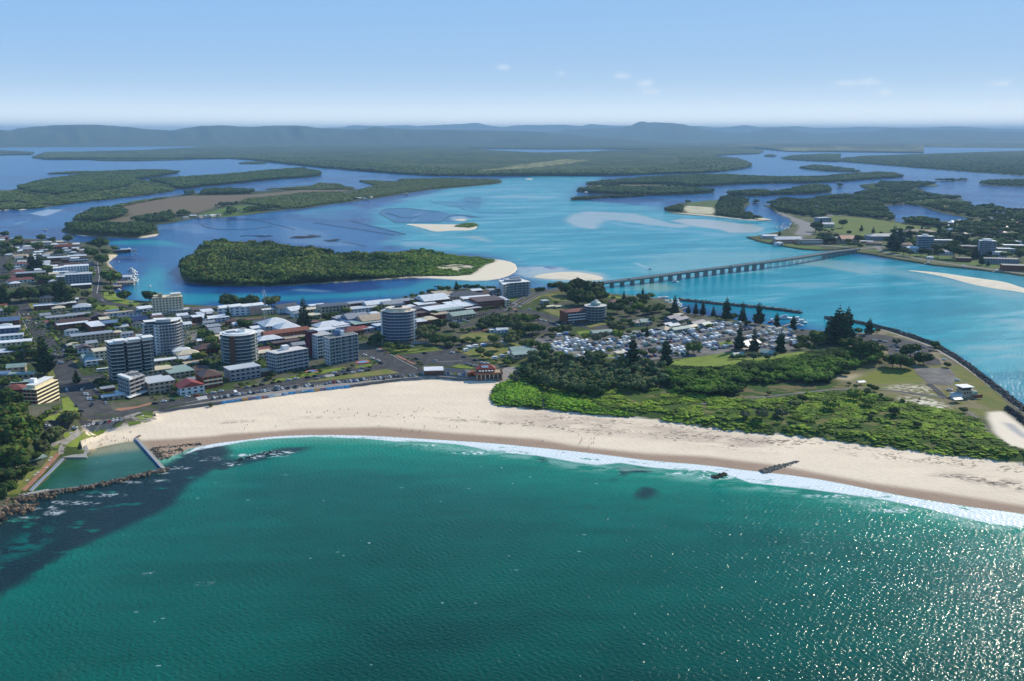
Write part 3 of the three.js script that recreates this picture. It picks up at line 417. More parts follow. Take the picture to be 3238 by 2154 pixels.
// palm
const palmCrown = (() => { const r = rngOf(77), pos = [], colr = []; for (let i = 0; i < 18; i++) { const a = i * 2.4, e = .9 - i * .085; let px = 0, py = 0, pz = 0, w = .12; let ang = e; for (let s = 0; s < 5; s++) { const l = .24, nx = px + cos(a) * cos(ang) * l, ny = py + sin(ang) * l, nz = pz + sin(a) * cos(ang) * l; const vx = -sin(a), vz = cos(a), w2 = s === 4 ? .02 : .15; pos.push(px + vx * w, py, pz + vz * w, px - vx * w, py, pz - vz * w, nx + vx * w2, ny - .03, nz + vz * w2, px - vx * w, py, pz - vz * w, nx - vx * w2, ny - .03, nz - vz * w2, nx + vx * w2, ny - .03, nz + vz * w2); const c = [.05,.075,.02].map(v => v * (.7 + .6 * r())); for (let k = 0; k < 6; k++) colr.push(...c); px = nx; py = ny; pz = nz; w = w2; ang -= .42; } } const g = new THREE.BufferGeometry(); g.setAttribute('position', new THREE.Float32BufferAttribute(pos, 3)); g.setAttribute('color', new THREE.Float32BufferAttribute(colr, 3)); g.computeVertexNormals(); return g; })();
const palmTrunk = (() => { const a = new THREE.CylinderGeometry(.16,.24,1,7); a.translate(0,.5,0); return a; })();
function palm(k, x, y, h, label, group) { const p = g(k, x, y), t = thing('palm_tree', label, 'palm tree', p[0], hNear(p[0], p[1]) - .1, p[1], x, group); const tr = mesh('trunk', palmTrunk, bark, t); tr.scale.y = h - 1; const c = mesh('crown', palmCrown, foliage, t); c.position.y = h - 1.1; c.scale.setScalar(2.6); return t; }
// low trees and scrub that grow as one mass
const massGeo = [['mid',3],['dark',3],['olive',3],['grey',3]].map(([k, n], i) => crownGeo(900 + i * 17, { base: [1,1,1], lobes: 4, leaves: 60, size: .24, detail: 1, vary: .5, flat: .85 }));
const shrubGeo = [0,1].map(i => crownGeo(970 + i * 5, { base: [1,1,1], lobes: 3, leaves: 26, size: .3, detail: 0, vary: .5, flat: .7 }));
const clumpGeo = crownGeo(990, { base: [1,1,1], lobes: 5, leaves: 24, size: .26, detail: 0, vary: .6, flat: .6, spread: .75 });
function scatter(poly, step, seed, skip) { const b = boxOf(poly), r = rngOf(seed), o = []; for (let z = b[2]; z < b[3]; z += step) for (let x = b[0]; x < b[1]; x += step) { const X = x + (r() - .5) * step * 1.1, Z = z + (r() - .5) * step * 1.1, q = r(); if (inside(poly, X, Z) && !(skip && skip(X, Z))) o.push([X, Z, q]); } return o; }
const M4 = new THREE.Matrix4(), QT = new THREE.Quaternion(), V3 = new THREE.Vector3(), S3 = new THREE.Vector3(), YAX = new THREE.Vector3(0,1,0), C3 = new THREE.Color();
// pts: [x, z, random]; size(x, z, q) -> [radius, height above ground]; tone(x, z, q) -> colour
function mass(name, label, category, geo, pts, ground, size, tone) {
  const m = new THREE.InstancedMesh(geo, foliage, pts.length); m.name = numbered(name); m.castShadow = m.receiveShadow = true;
  pts.forEach(([x, z, q], i) => { const [rad, high] = size(x, z, q), ys = clamp(rad * .85, high * .4, high * .62); QT.setFromAxisAngle(YAX, q * 97); M4.compose(V3.set(x, ground(x, z) + high - ys * .8, z), QT, S3.set(rad, ys, rad)); m.setMatrixAt(i, M4); const c = tone(x, z, q); m.setColorAt(i, C3.setRGB(c[0], c[1], c[2])); });
  tag(m, label, category, null, 'stuff'); scene.add(m); return m;
}
const mixTone = (a, b, s = 5, w = 24) => (x, z, q) => { const t = clamp((fbm(x / w, z / w, 2, s) - .35) * 2.4 + (q - .5) * .7); return [0,1,2].map(k => lerp(a[k], b[k], t) * [2.1,2.15,1.35][k] * (.8 + .4 * q)); };
// ================= islands, the far bank and the ranges =================
const isleMap = new GroundMap(2048,2048, LX0, LX1, FAR, -900,[.055,.07,.03]);
isleMap.each((x, z, c, o) => { const n = fbm(x / 30, z / 30,3,401); for (let k = 0; k < 3; k++) c[o + k] *= .7 + .6 * n; });
const isleMat = std(0xffffff, .95);
function landGeo(poly, y = .8, holes = [], edge = 40) {
  const top = sheetGeo(poly, y, edge, holes), sk = [];
  for (const ring of [poly, ...holes]) { let area = 0; for (let i = 0; i < ring.length; i++) { const a = ring[i], b = ring[(i + 1) % ring.length]; area += a[0] * b[1] - b[0] * a[1]; } const s = (area > 0 ? 1 : -1) * (ring === poly ? 1 : -1);
    const off = ring.map((p, i) => { const a = ring[(i + ring.length - 1) % ring.length], b = ring[(i + 1) % ring.length]; const dx = b[0] - a[0], dz = b[1] - a[1], l = hypot(dx, dz) || 1; return [p[0] + s * dz / l * 3, p[1] - s * dx / l * 3]; });
    for (let i = 0; i < ring.length; i++) { const j = (i + 1) % ring.length, A = ring[i], B = ring[j], C = off[i], D = off[j]; sk.push(A[0], y, A[1], C[0],-.5, C[1], B[0], y, B[1], B[0], y, B[1], C[0],-.5, C[1], D[0],-.5, D[1]); } }
  const q = new THREE.BufferGeometry(); q.setAttribute('position', new THREE.Float32BufferAttribute(sk, 3)); q.computeVertexNormals(); q.setAttribute('uv', new THREE.Float32BufferAttribute(new Float32Array(sk.length / 3 * 2), 2)); return mergeGeometries([top.toNonIndexed(), q]);
}
function isle(name, poly, y = .8, holes) { const q = landGeo(poly, y, holes); isleMap.uv(q); return structure(name, q, isleMat); }
const SANDL = rgb(224,210,186), MARSH = rgb(142,126,106).map(v => v * .62), LUSH = [.1,.155,.035];
// --- the wooded island behind the town ---
const mainIsle = smooth(P('V',[[416,615],[420,640],[440,654],[520,658],[640,659],[740,653],[870,645],[960,639],[1040,644],[1100,648],[1160,640],[1190,622],[1182,605],[1152,599],[1122,592,3],[1050,584,4],[960,579,5],[900,583,5],[850,580,8],[790,578,9],[700,564,9],[600,552,9],[500,549,10],[465,556,10],[440,585,8]]));
isle('wooded_island', mainIsle);
isleMap.fill(mainIsle, SANDL, 1, (x, z, t) => t * sstep(.38,.55, fbm(x / 14, z / 14,3,402)), .8);
isleMap.fill(P('V',[[960,632],[1040,636],[1085,634],[1112,612],[1150,598],[1190,606],[1195,624],[1160,642],[1100,650],[1040,646],[960,641]]), SANDL, 2);
const mainWood = smooth(P('V',[[418,618],[422,643],[442,656],[520,659],[640,659],[740,652],[870,643],[950,637],[1040,637],[1085,634],[1110,612],[1145,600,1],[1120,592,3],[1050,584,4],[960,579,5],[900,583,5],[850,582,8],[790,580,9],[700,566,9],[600,554,9],[500,551,10],[467,558,10],[444,587,8]]));
isleMap.fill(mainWood, [.05,.085,.022],4);
const duneHole = P('E',[[120,20],[330,-10],[560,0],[600,30],[420,60],[400,90],[300,85],[290,60],[130,60]]);
isleMap.fill(duneHole, rgb(200,186,160), 4, (x, z, t) => t * sstep(.35,.55, fbm(x / 9, z / 12,3,403)));
mass('island_woodland','dense dark green woodland covering the lagoon island behind the town','woodland', massGeo[1], scatter(mainWood, 6.2,41, (x, z) => inside(duneHole, x, z)), () => .6, (x, z, q) => { const e = sstep(-190,-70, x), f = fbm(x / 30, z / 30,2,409); return [lerp(3.2 + 2 * q + 4 * f * f, 3 + 1.5 * q, e), lerp(4.5 + 4 * q + 8 * f * f, 1.6 + 1.6 * q, e) + 5 * sstep(.5,.7, fbm(x / 50, z / 50,2,405)) * (1 - e)]; }, (x, z, q) => { const e = sstep(-260,-60, x); return mixTone([.018,.034,.012].map((v, k) => lerp(v, [.045,.085,.015][k], e)), [.06,.08,.022].map((v, k) => lerp(v, [.075,.12,.024][k], e)), 407,42)(x, z, q); });
// --- marsh island with houses along its shore ---
const marshIsle = smooth(P('J',[[468,862],[600,887],[800,897],[1050,907],[1185,882],[1168,842],[1150,803],[1300,788],[1420,760],[1550,750],[1700,745],[1950,718],[2100,693],[2250,672],['K',10,692],['K',150,682],['K',300,657],['K',500,632],['K',750,597],['K',950,562],['K',1100,542],['K',1400,517],['K',1600,497],['K',1625,482],['K',1600,462,6],['K',1500,462,5],['K',1200,454,5],['K',1000,457,5],['K',850,460,4],['K',830,470],['K',890,487],['K',700,477,4],['K',540,472,3],['K',600,492],['K',680,517],['K',640,535],['K',520,547],['K',530,527,4],['K',430,517],['K',420,492,8],['K',270,485,8],['K',200,512,4],['K',70,522,4],[2357,515,4],[2200,522,4],[1900,547,6],[1700,527,10],[1500,542,10],[1380,567,4],[1290,592],[1180,607],[950,642],[850,667],[700,682,8],[590,717,6],[500,792,6],[462,842]]));
isle('marsh_island', marshIsle);
isleMap.fill(P('J',[[760,800],[780,780],[960,740],[940,690],[870,680],[1000,645],[1250,605],[1400,590],[1700,585],[1900,580],[2200,550],[2357,535],['K',300,545],['K',500,540],['K',420,560],['K',100,570],[2357,560],[1950,600],[1800,625],[1600,680],[1450,720],[1300,720],[1250,700],[1100,740],[980,790]]), (x, z) => { const n = fbm(x / 60, z / 60,3,411); return n > .52 ? MARSH : [.17,.135,.085]; }, 8);
isleMap.fill(P('J',[[1480,730],[1600,700],[1700,665],[1900,660],[1960,680],[1930,715],[1700,745],[1550,750]]), LUSH, 5);
isleMap.fill(P('J',[[1040,908],[1185,884],[1180,872],[1050,895]]), SANDL, 3); isleMap.fill(P('J',[[560,890],[640,895],[640,885],[560,880]]), SANDL, 3);
const dTone = mixTone([.018,.032,.014],[.034,.052,.022],413), sTone = mixTone([.05,.062,.026],[.075,.086,.036],415);
const grove = (label, pts) => pts;
{
  const G = (list) => scatter(P('J', list), 8, list[0][0], null);
  const pts = [...G([[480,855],[600,878],[800,890],[1050,898],[1160,870],[1150,830,4],[1080,800,6],[900,795,8],[700,790,8],[560,790,8],[500,810,6]]), ...G([[560,790],[700,785],[860,770],[940,740],[945,700,6],[860,675,8],[720,680,8],[620,720,6]]), ...G([[985,790],[1150,795],[1290,775],[1285,730,6],[1260,705,8],[1130,735,8],[1000,755,6]]), ...G([[1315,745],[1420,740],[1415,705,8],[1330,705,8]]), ...G([[1500,582],[1700,582],[1900,572],[1890,545,8],[1700,528,10],[1520,542,8]]), ...G([[1380,585],[1450,583],[1440,560,5],[1390,562,5]]), ...G([[1610,680],[1770,668],[1765,650,5],[1640,655,5]]), ...G([[1690,735],[1760,730],[1750,690,5],[1700,690,5]]), ...G([[1820,720],[1950,705],[2080,690],[2080,675,4],[1960,672,5],[1830,690,5]])];
  mass('marsh_island_grove','dark casuarina groves standing on the brown marsh island','woodland', massGeo[2], pts, () => .7, (x, z, q) => [4.6 + 2.4 * q, 9 + 7 * q], dTone);
  const sp = [...scatter(P('J',[[1790,645],[2000,665],[2110,688],[2250,668],['K',10,688],['K',150,678],['K',300,652],['K',500,626],['K',480,590],['K',420,565],['K',100,575],[2357,566],[1960,605],[1850,615]]), 9,71), ...scatter(P('K',[[480,600],[520,620],[750,590],[950,556],[1100,536],[1400,511],[1590,492],[1615,480],[1590,466,3],[1200,458,3],[1000,462,3],[860,466,2],[900,490],[720,480,2],[560,475,2],[690,515],[560,548]]), 9,73), ...scatter(P('K',[[0,545],[60,525,3],[200,515,3],[260,488,6],[420,495,6],[430,520,2],[520,530,2],[480,545]]), 9,74), ...scatter(P('J',[[860,668],[1000,640],[1190,610],[1260,605],[1100,632],[900,672]]), 8,75), ...scatter(P('J',[[1920,548],[2150,540],[2357,530],[2357,518,3],[2200,525,3],[1930,540,4]]), 9,76)];
  mass('mangrove_scrub','grey green mangrove scrub along the low marsh island','scrub', massGeo[3], sp, () => .5, (x, z, q) => [5.5 + 2 * q, 4 + 3.5 * q], sTone);
}
// --- wooded banks on the far left ---
const leftBank = smooth(P('J',[[-300,720],[0,695],[200,692],[420,662],[650,632],[900,607],[1250,562],[1310,547],[1230,502],[1080,482],[990,470],[1150,447],[1330,420],[1310,405,8],[1200,393,8],[1000,396,8],[700,408,8],[500,443,8],[300,473,8],[150,508,8],[128,548,3],[-100,562,3],[-400,570]]));
const leftBank2 = smooth(P('J',[[1330,545],[1500,522],[1800,492],[2100,462],[2357,447],['K',262,436],['K',268,410,8],['K',230,395,10],['K',100,385,10],[2300,377,10],[2100,388,10],[1850,411,10],[1600,433,10],[1400,443,10],[1200,458,8],[1095,477,2],[1245,507]]));
isle('far_island', leftBank); isle('far_island', leftBank2);
isleMap.fill(P('J',[[-60,745],[0,720],[150,705],[200,690],[100,680],[-60,690]]), SANDL, 4);
isleMap.fill(P('J',[[520,590],[780,575],[780,562],[640,570]]), [.16,.14,.07],4); isleMap.fill(P('J',[[640,525],[900,515],[890,508],[700,512]]), [.15,.13,.09],4);
const bankTall = P('J',[[140,545],[300,580],[420,590],[520,575],[700,565],[900,540],[1000,500],[1000,475],[1330,420],[1310,407,8],[1200,396,8],[1000,399,8],[700,411,8],[500,446,8],[300,476,8],[155,511,8]]);
mass('island_forest','tall dark forest on the island banks at the far side of the lake','forest', massGeo[0],[...scatter(bankTall, 12,81), ...scatter(leftBank2,12,82)], () => .7, (x, z, q) => [7.5 + 4 * q, 11 + 8 * q], mixTone([.022,.038,.014],[.045,.066,.022],421,60));
mass('mangrove_scrub','low olive scrub fringing the left island bank','scrub', massGeo[3], scatter(leftBank, 11,83, (x, z) => inside(bankTall, x, z) || fbm(x / 70, z / 70,2,423) > .66), () => .5, (x, z, q) => [7 + 3 * q, 4 + 5 * q], mixTone([.035,.05,.018],[.07,.085,.032],425,50));
const thinIsle = P('J',[[350,428],[520,425],[680,412],[560,408,3],[420,418,3]]); isle('far_island', thinIsle); const thin2 = P('J',[[700,328],[1000,330],[1380,322],[1300,316,3],[1000,320,3],[740,317,5]]); isle('far_island', thin2); const thin3 = P('J',[[1780,350],[1900,352],[1985,348],[1960,335,6],[1850,333,6]]); isle('far_island', thin3);
mass('island_forest','low wooded islets lying off the far lake shore','forest', massGeo[0],[...scatter(thinIsle, 10,84), ...scatter(thin2,14,85), ...scatter(thin3,14,86)], () => .6, (x, z, q) => [8 + 4 * q, 6 + 5 * q], mixTone([.03,.045,.02],[.05,.065,.028],427));
// --- islands on the right ---
const R1 = smooth(P('L',[[412,577],[600,582],[800,574],[1000,577],[1240,584],[1400,578],[1600,562],[1900,552],[2357,547],['I',700,98],['I',900,88],['I',1100,73],['I',1345,56],['I',1330,40,5],['I',1250,14,9],['I',1100,10,9],['I',800,32,8],['I',663,48,8],[2150,494,8],[1900,494,9],[1500,467,10],[1000,485,10],[700,514,9],[470,539,7],[410,560,3]]));
const R2 = smooth(P('L',[[316,617],[420,632],[600,642],[800,652],[1000,652],[1300,642],[1467,627],[1452,608,4],[1300,594,6],[1000,580,8],[600,586,5],[430,594,5],[330,604,4]]));
const R3 = P('L',[[275,692],[400,687],[550,672],[740,667],[900,657],[800,648,3],[560,653,4],[420,657,4],[300,672,3]]);
const R4 = smooth(P('L',[[1050,777],[1110,797],[1250,812],[1430,822],[1600,842],[1780,860],[1900,860],[1942,852],[1880,832,3],[1780,803],[1700,792],[1710,752],[1762,702,3],[1742,683,5],[1660,660,11],[1520,655,11],[1500,690],[1400,687,3],[1310,692,5],[1220,693,5],[1160,714,7],[1070,744,7]]));
const R5 = smooth(P('I',[[-150,212],[0,217],[120,217],[250,207],[420,202],[600,197],[750,182],[730,172,2],[720,134,6],[640,114,9],[520,124,9],[420,154,6],[320,183,4],[230,184,4],[100,159,8],[0,168,8],[-130,190,4]]));
const R6 = P('I',[[1985,112],[2100,127],[2357,137],[2900,150],[2900,70,8],[2357,76,8],[2150,78,6],[2050,92,4]]), R7 = P('I',[[1600,92],[1750,90],[1900,84],[1860,72,5],[1700,78,4]]);
const R8 = P('V',[[1905,370],[2000,378],[2100,386],[2200,394],[2357,405],[2700,420],[2700,340],[2357,348,6],[2100,356,6],[1990,360,5]]), R9 = P('L',[[2030,348],[2100,357],[2240,367],[2500,375],[2500,308,5],[2357,308,5],[2100,321,5]]), R10 = P('L',[[1885,328],[1930,332],[1968,327],[1930,314,4]]), R11 = P('I',[[800,135],[825,137],[822,124,3],[805,124,3]]), R12 = P('I',[[80,278],[118,276],[115,262,3],[85,263,3]]), R13 = P('V',[[1840,388],[1900,395],[1980,397],[1960,390,3],[1880,380,5]]);
for (const p of [R1, R2, R3, R4, R5, R6, R7, R8, R9, R10, R11, R12, R13]) isle('far_island', p);
isleMap.fill(P('L',[[1200,762],[1240,737],[1450,750],[1480,778],[1445,810],[1250,797]]), rgb(196,188,160), 3, (x, z, t) => t * (.6 + .6 * fbm(x / 12, z / 20,3,431)));
isleMap.fill(P('L',[[1250,712],[1400,692],[1500,692],[1490,755],[1240,732]]), [.085,.125,.04],4);
isleMap.fill(P('L',[[1110,797],[1430,824],[1780,862],[1940,854],[1900,842],[1600,828],[1250,800]]), SANDL, 2, null, .8);
isleMap.fill(P('L',[[420,577],[1000,577],[1240,580],[1200,568],[1000,562],[700,560],[450,565]]), [.12,.115,.06],5);
mass('island_forest','hazy wooded islands strung along the right hand channel','forest', massGeo[0],[...scatter(R1,11,91, (x, z) => inside(P('L',[[420,577],[1000,577],[1240,580],[1200,568],[1000,562],[700,560],[450,565]]), x, z)), ...scatter(R2,10,92), ...scatter(R5,10,93), ...scatter(R6,16,94), ...scatter(R7,14,95), ...scatter(R8,26,96), ...scatter(R9,26,97), ...scatter(R10,18,98), ...scatter(R11,8,99), ...scatter(R12,8,100), ...scatter(R13,20,101)], () => .6, (x, z, q) => { const f = clamp(-z / 3500,1,2.6); return [(7 + 3 * q) * f * .8,8 + 9 * q]; }, mixTone([.024,.042,.018],[.05,.068,.028],433,60));
mass('island_forest','round dark trees on the sandy islet across the channel','woodland', massGeo[1],[...scatter(P('L',[[1060,775],[1190,790],[1200,745,3],[1190,715,6],[1080,745,6]]), 7,102), ...scatter(P('L',[[1490,820],[1700,845],[1760,850],[1850,852],[1800,830,3],[1700,800],[1690,750],[1745,700,3],[1730,684,5],[1660,664,10],[1530,660,10],[1490,740]]), 8,103), ...scatter(P('L',[[1215,710],[1310,705],[1305,694,4],[1225,696,4]]), 8,104), ...scatter(R3,9,105)], () => .6, (x, z, q) => [5 + 2.5 * q, 6 + 8 * q * sstep(500,700, x) + 3 * q], dTone);
// --- the wooded far bank: canopy seen edge on ---
const canopyMat = std(0xffffff, .95, { vertexColors: true });
const farBank = P('K',[['J',240,305],['J',330,318],['J',700,320],['J',1100,320],['J',1400,317],['J',1700,312],['J',1880,322],['J',2000,338],['J',2200,358],[0,352],[300,382],[600,407],[850,427],[1100,440],[1500,442],[1900,442],['L',700,486],['L',850,482],['L',1100,472],['L',1300,467],['L',1500,457],['L',1700,432],['L',1757,417],['L',1750,390,4],['L',1650,350,6],['L',1500,332,6],['L',1430,325],['L',1600,315],['L',1830,307],['L',1872,287,4],['L',1800,268,4],['L',1540,253],['L',1500,232],['K',1200,205],['J',1880,190],['J',1660,198],['J',1430,230,4],['J',1000,255,4],['J',700,262,4],['J',330,268,4]]);
const farHole = P('K',[[1290,233],[1500,239],[2000,243],['L',500,268],['L',930,276],['L',930,282],['L',600,286],['L',400,300],[2150,272],[1900,274],[1600,260]]);
const leftStrip = P('J',[[-500,285],[0,287],[230,284],[260,270],[120,258,3],[0,255,4],[-500,255,4]]);
const rightPlain = P('L',[[1540,250],[1800,263],[2050,287],[2200,292],[2357,290],[3200,300],[3200,215],[2357,225],[1500,232]]);
const farPlain = P('V',[[520,329],[640,326],[900,330],[1400,333],[1640,337],[2000,338],[3000,338],[3000,324],[1500,324],[500,324]]);
function canopy(name, poly, holes, edge, h0, h1, a, b, s, pale) {
  const q = sheetGeo(poly, (x, z) => { let e = distLine(poly, x, z, true); for (const h of holes) e = min(e, distLine(h, x, z, true)); const n = fbm(x / 90, z / 110,3, s); return e < 2 ? h0 * (.75 + .5 * hash2(floor(x), floor(z))) : h0 + h1 * n + 9 * (hash2(floor(x * 3), floor(z * 3), s) - .5); }, edge, holes);
  const p = q.attributes.position; paint(q, i => { const x = p.getX(i), z = p.getZ(i), n = fbm(x / 260, z / 420,3, s + 5), m = hash2(floor(x), floor(z), s); const f = pale ? pale(x, z) : 0; return [0,1,2].map(k => lerp(lerp(a[k], b[k], clamp((n - .35) * 3)), [.22,.22,.1][k], f) * (.45 + 1.1 * m)); });
  q.deleteAttribute('uv'); const sk = [], sc = [];
  for (const ring of [poly, ...holes]) for (let i = 0; i < ring.length; i++) { const A = ring[i], B = ring[(i + 1) % ring.length], L = hypot(A[0] - B[0], A[1] - B[1]), n = max(1, Math.ceil(L / edge)); for (let j = 0; j < n; j++) { const f = j / n, e = (j + 1) / n, x0 = lerp(A[0], B[0], f), z0 = lerp(A[1], B[1], f), x1 = lerp(A[0], B[0], e), z1 = lerp(A[1], B[1], e); sk.push(x0, h0, z0, x0,-.5, z0, x1, h0, z1, x1, h0, z1, x0,-.5, z0, x1,-.5, z1); const m = .7 + .6 * hash2(i, j, s); for (let k = 0; k < 6; k++) sc.push(...a.map(v => v * m)); } }
  const w = new THREE.BufferGeometry(); w.setAttribute('position', new THREE.Float32BufferAttribute(sk, 3)); w.setAttribute('color', new THREE.Float32BufferAttribute(sc, 3)); w.computeVertexNormals();
  const m = structure(name, joined([q, w]), canopyMat); m.userData.kind = 'stuff'; return m;
}
const strip = ribbonPoly(P('K',[[1480,412],[1700,392],[1900,365],[2200,325]],6), [70,260]);
const patches = [[620,172],[60,186],[230,205],[370,210],[1290,203],[100,215],[520,160]].map(([x, y]) => at('K', x, y, 6));
tag(canopy('far_forest', farBank, [farHole],50,8,9,[.03,.055,.02],[.06,.088,.032],441, (x, z) => inside(strip, x, z) ? .85 : patches.some(p => abs(x - p[0]) < 260 && abs(z - p[1]) < 900) ? .6 * sstep(.45,.6, fbm(x / 160, z / 500,2,443)) : 0), 'broad dark forest on the flat far bank of the lake','forest');
tag(canopy('far_forest', leftStrip, [],90,8,6,[.03,.046,.022],[.045,.062,.03],445), 'thin forested spit reaching into the lake beyond the left islands','forest');
tag(canopy('far_forest', rightPlain, [],150,10,14,[.034,.05,.024],[.05,.066,.032],447, (x, z) => .7 * sstep(.6,.7, fbm(x / 500, z / 900,2,449))), 'hazy wooded plain with pale paddocks beyond the right channel','forest');
tag(canopy('far_forest', farPlain, [],260,10,24,[.034,.05,.024],[.05,.066,.032],451, (x, z) => .7 * sstep(.62,.7, fbm(x / 600, z / 1200,2,453))), 'distant wooded plain at the foot of the ranges','forest');
const fringe = scatter(farBank, 26,107, (x, z) => z < -7600 || distLine(farBank, x, z, true) > 420 || inside(strip, x, z));
mass('far_forest_edge','taller trees along the water edge of the far bank','forest', clumpGeo, fringe, () => 0, (x, z, q) => [15 + 8 * q, 14 + 12 * q], mixTone([.022,.038,.016],[.045,.062,.026],455,160));
// --- ranges ---
const hillMat = std(0xffffff, 1, { vertexColors: true });
function range(list, dist, deep, s, label) {   // list: [V x, V y] of the crest
  const n = 220, rows = 12, pos = [], colr = [], idx = [], x0 = list[0][0], x1 = list[list.length - 1][0];
  for (let i = 0; i <= n; i++) {
    const X = lerp(x0, x1, i / n); let k = 0; while (k < list.length - 2 && list[k + 1][0] < X) k++; const t = clamp((X - list[k][0]) / (list[k + 1][0] - list[k][0])), Y = lerp(list[k][1], list[k + 1][1], t * t * (3 - 2 * t));
    const r = ray('V', X, Y), l = hypot(r[0], r[2]), top = EYE + r[1] / l * dist + 14 * (fbm(X / 9, s, 3, s) - .5) * dist / 17000;
    for (let j = 0; j <= rows; j++) { const f = j / rows, d = dist - deep * (1 - f * 1.5), up = f < .67 ? Math.pow(sstep(0,.67, f), .8) : 1 - .5 * sstep(.67,1.2, f); const rough = f < .64 && f > 0 ? (fbm(X / 26 + f * 1.1, f * 5,4, s + 3) - .5) * .95 * (1 - f) * 1.6 : 0; const h = j === 0 ? -5 : max(2, top * clamp(up + rough * up, 0,1)); pos.push(r[0] / l * d, h, r[2] / l * d); const m = fbm(X / 6, f * 30,3, s + 9); colr.push(.03 + .03 * m, .046 + .035 * m, .022 + .016 * m); }
  }
  for (let i = 0; i < n; i++) for (let j = 0; j < rows; j++) { const a = i * (rows + 1) + j, b = a + rows + 1; idx.push(a, b, a + 1, a + 1, b, b + 1); }
  const q = new THREE.BufferGeometry(); q.setAttribute('position', new THREE.Float32BufferAttribute(pos, 3)); q.setAttribute('color', new THREE.Float32BufferAttribute(colr, 3)); q.setIndex(idx); q.computeVertexNormals(); structure('hills', q, hillMat, label);
}
const kx = (x, y) => [(900 + x * .42427) / 1.37378, (370 + y * .42427) / 1.37378], lx = (x, y) => [(1700 + x * .38184) / 1.37378, (370 + y * .38184) / 1.37378];
range([[-500,302],[-200,298],[-60,296],[0,299],[20,300],[50,295],[90,291],[130,288],[200,287],[250,289],[300,293],[340,298],[395,300],[430,294],[470,290],[520,289],[570,292],[640,289], kx(0,63), kx(100,66), kx(300,86), kx(550,96), kx(690,74), kx(800,86), kx(1000,93), kx(1300,98), kx(1500,101), kx(1800,106), kx(2100,130), kx(2357,152), [1500,324],[1560,330]],19500,4200,3,'long blue forested range behind the lake');
range([kx(1150,215), kx(1300,197), kx(1500,180), kx(1700,148), kx(1780,136), kx(2000,155), kx(2357,164), lx(700,187), lx(1000,212), lx(1300,222), lx(1600,215), lx(1900,220), lx(2357,226), [3000,326]],17000,2500,13,'low dark wooded rise before the ranges');
range([kx(1700,130), lx(0,128), lx(130,122), lx(270,102), lx(430,97), lx(700,92), lx(760,72), lx(850,42), lx(900,44), lx(1000,46), lx(1100,52), lx(1200,60), lx(1300,80), lx(1400,106), lx(1600,126), lx(1750,131), lx(1800,116), lx(1950,89), lx(2050,96), lx(2200,126), lx(2357,136), [2000,302],[2060,295],[2130,300],[2220,299],[2300,303],[2357,304],[2700,304],[3000,308]],27000,7000,23,'blue peaked range on the right of the lake');
range([[560,300], kx(200,85), kx(450,76), kx(500,61), kx(700,66), kx(900,61), kx(1000,68), kx(1100,62), kx(1300,54), kx(1420,43), kx(1520,60), kx(1620,76), kx(1750,61), kx(2100,59), kx(2150,66), lx(250,63), lx(350,76), lx(450,59), lx(600,70), lx(1100,80), lx(1340,76), lx(1500,87), lx(1600,82), lx(1720,69), lx(1850,86), lx(2000,82), lx(2150,76), lx(2300,91), [2020,292],[2100,294],[2200,291],[2300,296],[2357,297],[3000,298]],37000,6000,33,'palest far range on the horizon');
// ================= kit of parts for buildings, cars, boats and people =================
const asphaltTex = blotch(512,[.052,.052,.056],[.085,.083,.082],6,501), grassTex = blotch(512,[.14,.2,.03],[.2,.25,.045],6,503,[.22,.21,.07]), paveTex = blotch(256,[.24,.22,.2],[.33,.3,.27],6,505), gravelTex = blotch(512,[.13,.125,.12],[.22,.205,.185],6,507), brickPaveTex = blotch(256,[.26,.13,.09],[.34,.18,.12],8,509), dryGrassTex = blotch(512,[.14,.17,.04],[.23,.2,.075],6,511), plasterTex = blotch(256,[.86,.86,.86],[1,1,1],4,513), metalTex = blotch(256,[.8,.8,.8],[1,1,1],5,515);
const M = {
  asphalt: std(0xffffff, .9, { map: scaled(asphaltTex, 30) }), lawn: std(0xffffff, .95, { map: scaled(grassTex, 36) }), dryLawn: std(0xffffff, .95, { map: scaled(dryGrassTex, 36) }), paving: std(0xffffff, .85, { map: scaled(paveTex, 14) }), gravel: std(0xffffff, .95, { map: scaled(gravelTex, 34) }), brickPaving: std(0xffffff, .9, { map: scaled(brickPaveTex, 12) }),
  line: std([.7,.7,.68],.8), white: std(rgb(226,226,222), .6), cream: std(rgb(222,206,170), .7), glass: std([.025,.032,.04],.12), glassBlue: std([.05,.085,.1],.1), dark: std([.03,.03,.033],.5), tyre: std([.02,.02,.02],.9), concrete: std([.34,.33,.31],.85), darkConcrete: std([.16,.155,.15],.9), rock: std(0xffffff, .95, { vertexColors: true }), steel: std([.42,.43,.45],.4, { metalness: .6 }), timber: std([.16,.115,.075],.85), blueStripe: std(rgb(40,120,205), .5), poolBlue: std(rgb(70,160,200), .2), skin: std([.42,.27,.19],.7)
};
const TONE = { white: rgb(224,226,228), pale: rgb(196,200,204), grey: rgb(150,154,160), dark: rgb(84,86,92), red: rgb(150,62,48), rust: rgb(132,74,56), brown: rgb(98,74,62), tan: rgb(184,164,138), cream: rgb(218,204,174), green: rgb(148,168,158), blue: rgb(96,116,146), brick: rgb(142,86,64), pink: rgb(204,160,140), sky: rgb(80,140,196), bluesolar: rgb(40,58,96) };
const TWORD = { white: 'white', pale: 'pale grey', grey: 'grey', dark: 'charcoal', red: 'red', rust: 'terracotta', brown: 'brown', tan: 'tan', cream: 'cream', green: 'pale green', blue: 'blue grey', brick: 'brick', pink: 'pink', sky: 'sky blue', bluesolar: 'navy' };
